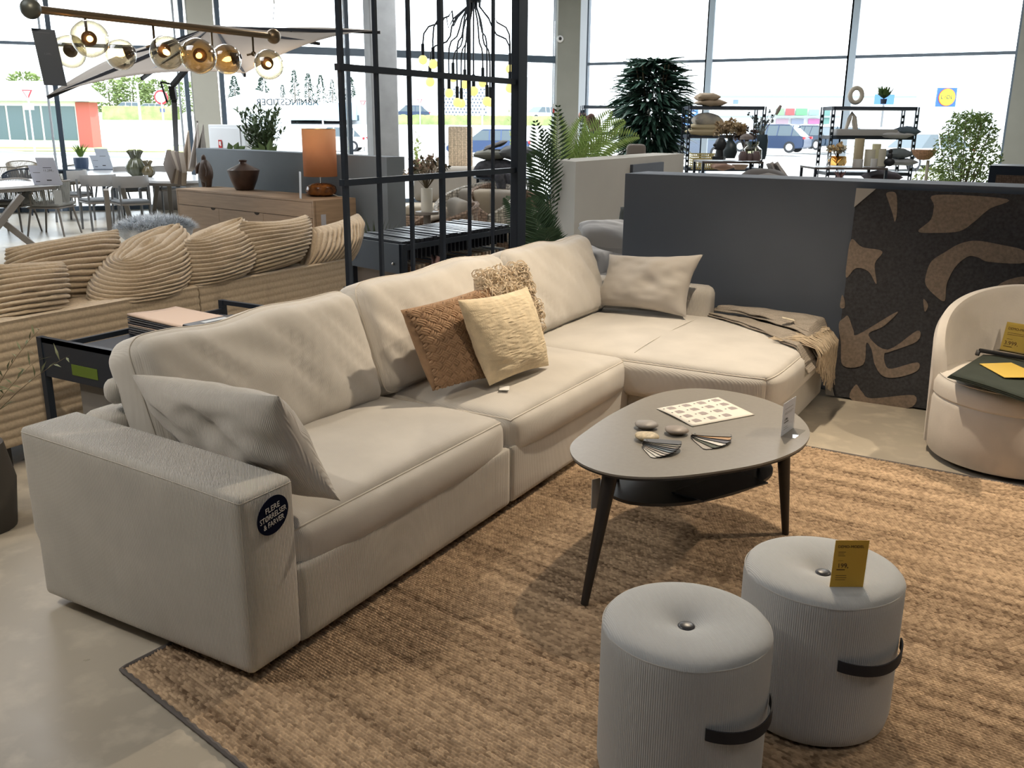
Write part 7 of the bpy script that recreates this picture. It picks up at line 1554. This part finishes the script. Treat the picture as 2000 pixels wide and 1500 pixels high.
for k, (u, vt, w) in enumerate(((460, 148, 42), (514, 150, 50), (577, 136, 34), (604, 143, 36), (628, 146, 34), (650, 155, 26), (686, 150, 40), (553, 165, 26))):
    ftree('conifer_tree', ('dark conifer left of the marquee', 'broad dark conifer behind the marquee tip', 'tallest pointed conifer right of the marquee', 'conifer right next to the tallest one', 'conifer with twin top before the lattice post', 'small conifer touching the lattice post', 'dark conifer seen between the lattice posts', 'low conifer between the marquee and the tallest conifer')[k], u, vt, 200, w, 125, CT, True, k)
for k, (u, vt, w, lab) in enumerate(((55, 143, 70, 'yellow-green tree above the brick building'), (215, 155, 60, 'pale green tree under the umbrella, left one'), (262, 152, 66, 'pale green tree under the umbrella, middle one'), (312, 158, 60, 'pale green tree beside the round traffic sign'), (365, 160, 40, 'green tree behind the umbrella mast'))): ftree('broadleaf_tree', lab, u, vt, 212, w, 120, DT, False, 20+k)
HG = mat('hedge_leaf', (0.30, 0.36, 0.14), 0.95, kind='noise', sc=1.2, amt=0.3, bump=0.5, dist=0.1)
for u0, u1, v0, v1, d, lab in ((745, 1090, 224, 242, 94, 'long trimmed hedge outside behind the blue car'), (200, 345, 207, 226, 98, 'low hedge at the far road on the left')):
    A, C_ = pd(u0, v1, d), pd(u1, v1, d); zt = pd(u0, v0, d).z; zb = min(A.z, 0); L_ = (C_-A).length; b = B(); n = 60; g = []
    for i in range(n+1):
        q = A.lerp(C_, i/n); g.append([b.b.verts.new(V((q.x, q.y, z))+FH*y+V((0, 0, 0.12*noise.noise(V((i*.7, y*3, z)))))) for y, z in ((0, zb-0.3), (-0.1, zt*0.6), (0, zt), (1.0, zt), (1.0, zb-.3))])
    for i in range(n):
        for j in range(4): b.b.faces.new((g[i][j], g[i][j+1], g[i+1][j+1], g[i+1][j]))
    tag(b.done('hedge', HG), lab, 'hedge')
# signs and poles
RS = mat('traffic_red', (0.55, 0.03, 0.04), 0.5)
def tri(u, v, s, d, lab, plate=False):
    q = pd(u, v, d); t = thing('yield_sign', lab, 'traffic sign', (q.x, q.y, -0.1)); k = s*d/1807
    b = B(); b.prism([(-k, k*0.8), (k, k*0.8), (0, -k*0.95)], 0, 0.03, frame(q, RH, (0, 0, 1))); b.done('red_border', RS, t, smooth=False, world=True)
    b = B(); b.prism([(-k*0.66, k*0.6), (k*0.66, k*0.6), (0, -k*0.55)], 0, 0.03, frame(q-FH*0.04, RH, (0, 0, 1))); b.done('white_field', WB, t, smooth=False, world=True)
    b = B(); b.cyl((q.x, q.y, -0.1), q, 0.04); b.done('post', mat('post_grey', (0.4, 0.4, 0.4), 0.5), t, world=True)
    if plate: b = B(); b.box(q-V((0, 0, k*2.2))-FH*0.05, (k*1.9, 0.03, k*1.2), QF); b.done('plate', WB, t, smooth=False, world=True)
tri(54, 184, 10, 45, 'red and white yield sign with plate in front of the brick building', True); tri(709, 202, 6, 60, 'yield sign outside between the lattice posts'); tri(820, 198, 5, 70, 'small yield sign outside left of the patterned building')
q = pd(315, 190, 40); t = thing('round_traffic_sign', 'round red-ringed traffic sign beside the umbrella mast', 'traffic sign', (q.x, q.y, -0.1)); k = 13*40/1807
b = B(); b.prism([(k*cos(2*pi*i/40), k*sin(2*pi*i/40)) for i in range(40)], 0, 0.03, frame(q, RH, (0, 0, 1))); b.done('red_ring', RS, t, smooth=False, world=True)
b = B(); b.prism([(k*0.74*cos(2*pi*i/40), k*0.74*sin(2*pi*i/40)) for i in range(40)], 0, 0.03, frame(q-FH*0.04, RH, (0, 0, 1))); b.done('white_field', WB, t, smooth=False, world=True)
b = B(); b.box(q-FH*0.06+RH*0.03, (k*0.7, 0.02, k*0.45), QF); b.box(q-FH*0.06-RH*k*0.4-V((0, 0, k*0.06)), (k*0.25, 0.02, k*0.3), QF); b.done('truck_symbol', BLACK, t, smooth=False, world=True)
b = B(); b.cyl((q.x, q.y, -0.1), q, 0.04); b.done('post', MATS['post_grey'], t, world=True); b = B(); b.box(q-V((0, 0, k*1.8)), (k*0.7, 0.03, k*0.5), QF); b.done('plate', mat('plate_blue', (0.08, 0.1, 0.2), 0.5), t, smooth=False, world=True)
for u, vt, vb, d, lab in ((267, 160, 262, 60, 'pale street lamp post under the umbrella'), (515, 150, 235, 90, 'thin pale pole behind the marquee'), (627, 160, 235, 90, 'thin pale pole before the conifers'), (942, 205, 240, 90, 'thin pole right of the patterned building'), (1905, 178, 260, 70, 'thin flag pole outside above the ficus')):
    q, q2 = pd(u, vt, d), pd(u, vb, d); b = B(); b.cyl((q.x, q.y, -0.1), q, 0.09, 0.06, 8); tag(b.done('street_pole', mat('pole_pale', (0.5, 0.5, 0.52), 0.5)), lab, 'pole')
# slim young plants outside by the window
for k, (u, vt, vb, d) in enumerate(((815, 240, 300, 24), (1000, 170, 250, 26))):
    q = pd(u, vb, d); zt = pd(u, vt, d).z; sprigs('climbing_plant', ('thin leafy shrub outside between the lattice posts', 'thin green climber outside next to the lattice end post')[k], (q.x, q.y, 0.0), 5, zt, 0.12, mat('leaf_soft_green', (0.35, 0.42, 0.15), 0.6), 30+k, 0.12, 0.06, leaves=22, bend=0)  # even yellow-green leaf colour
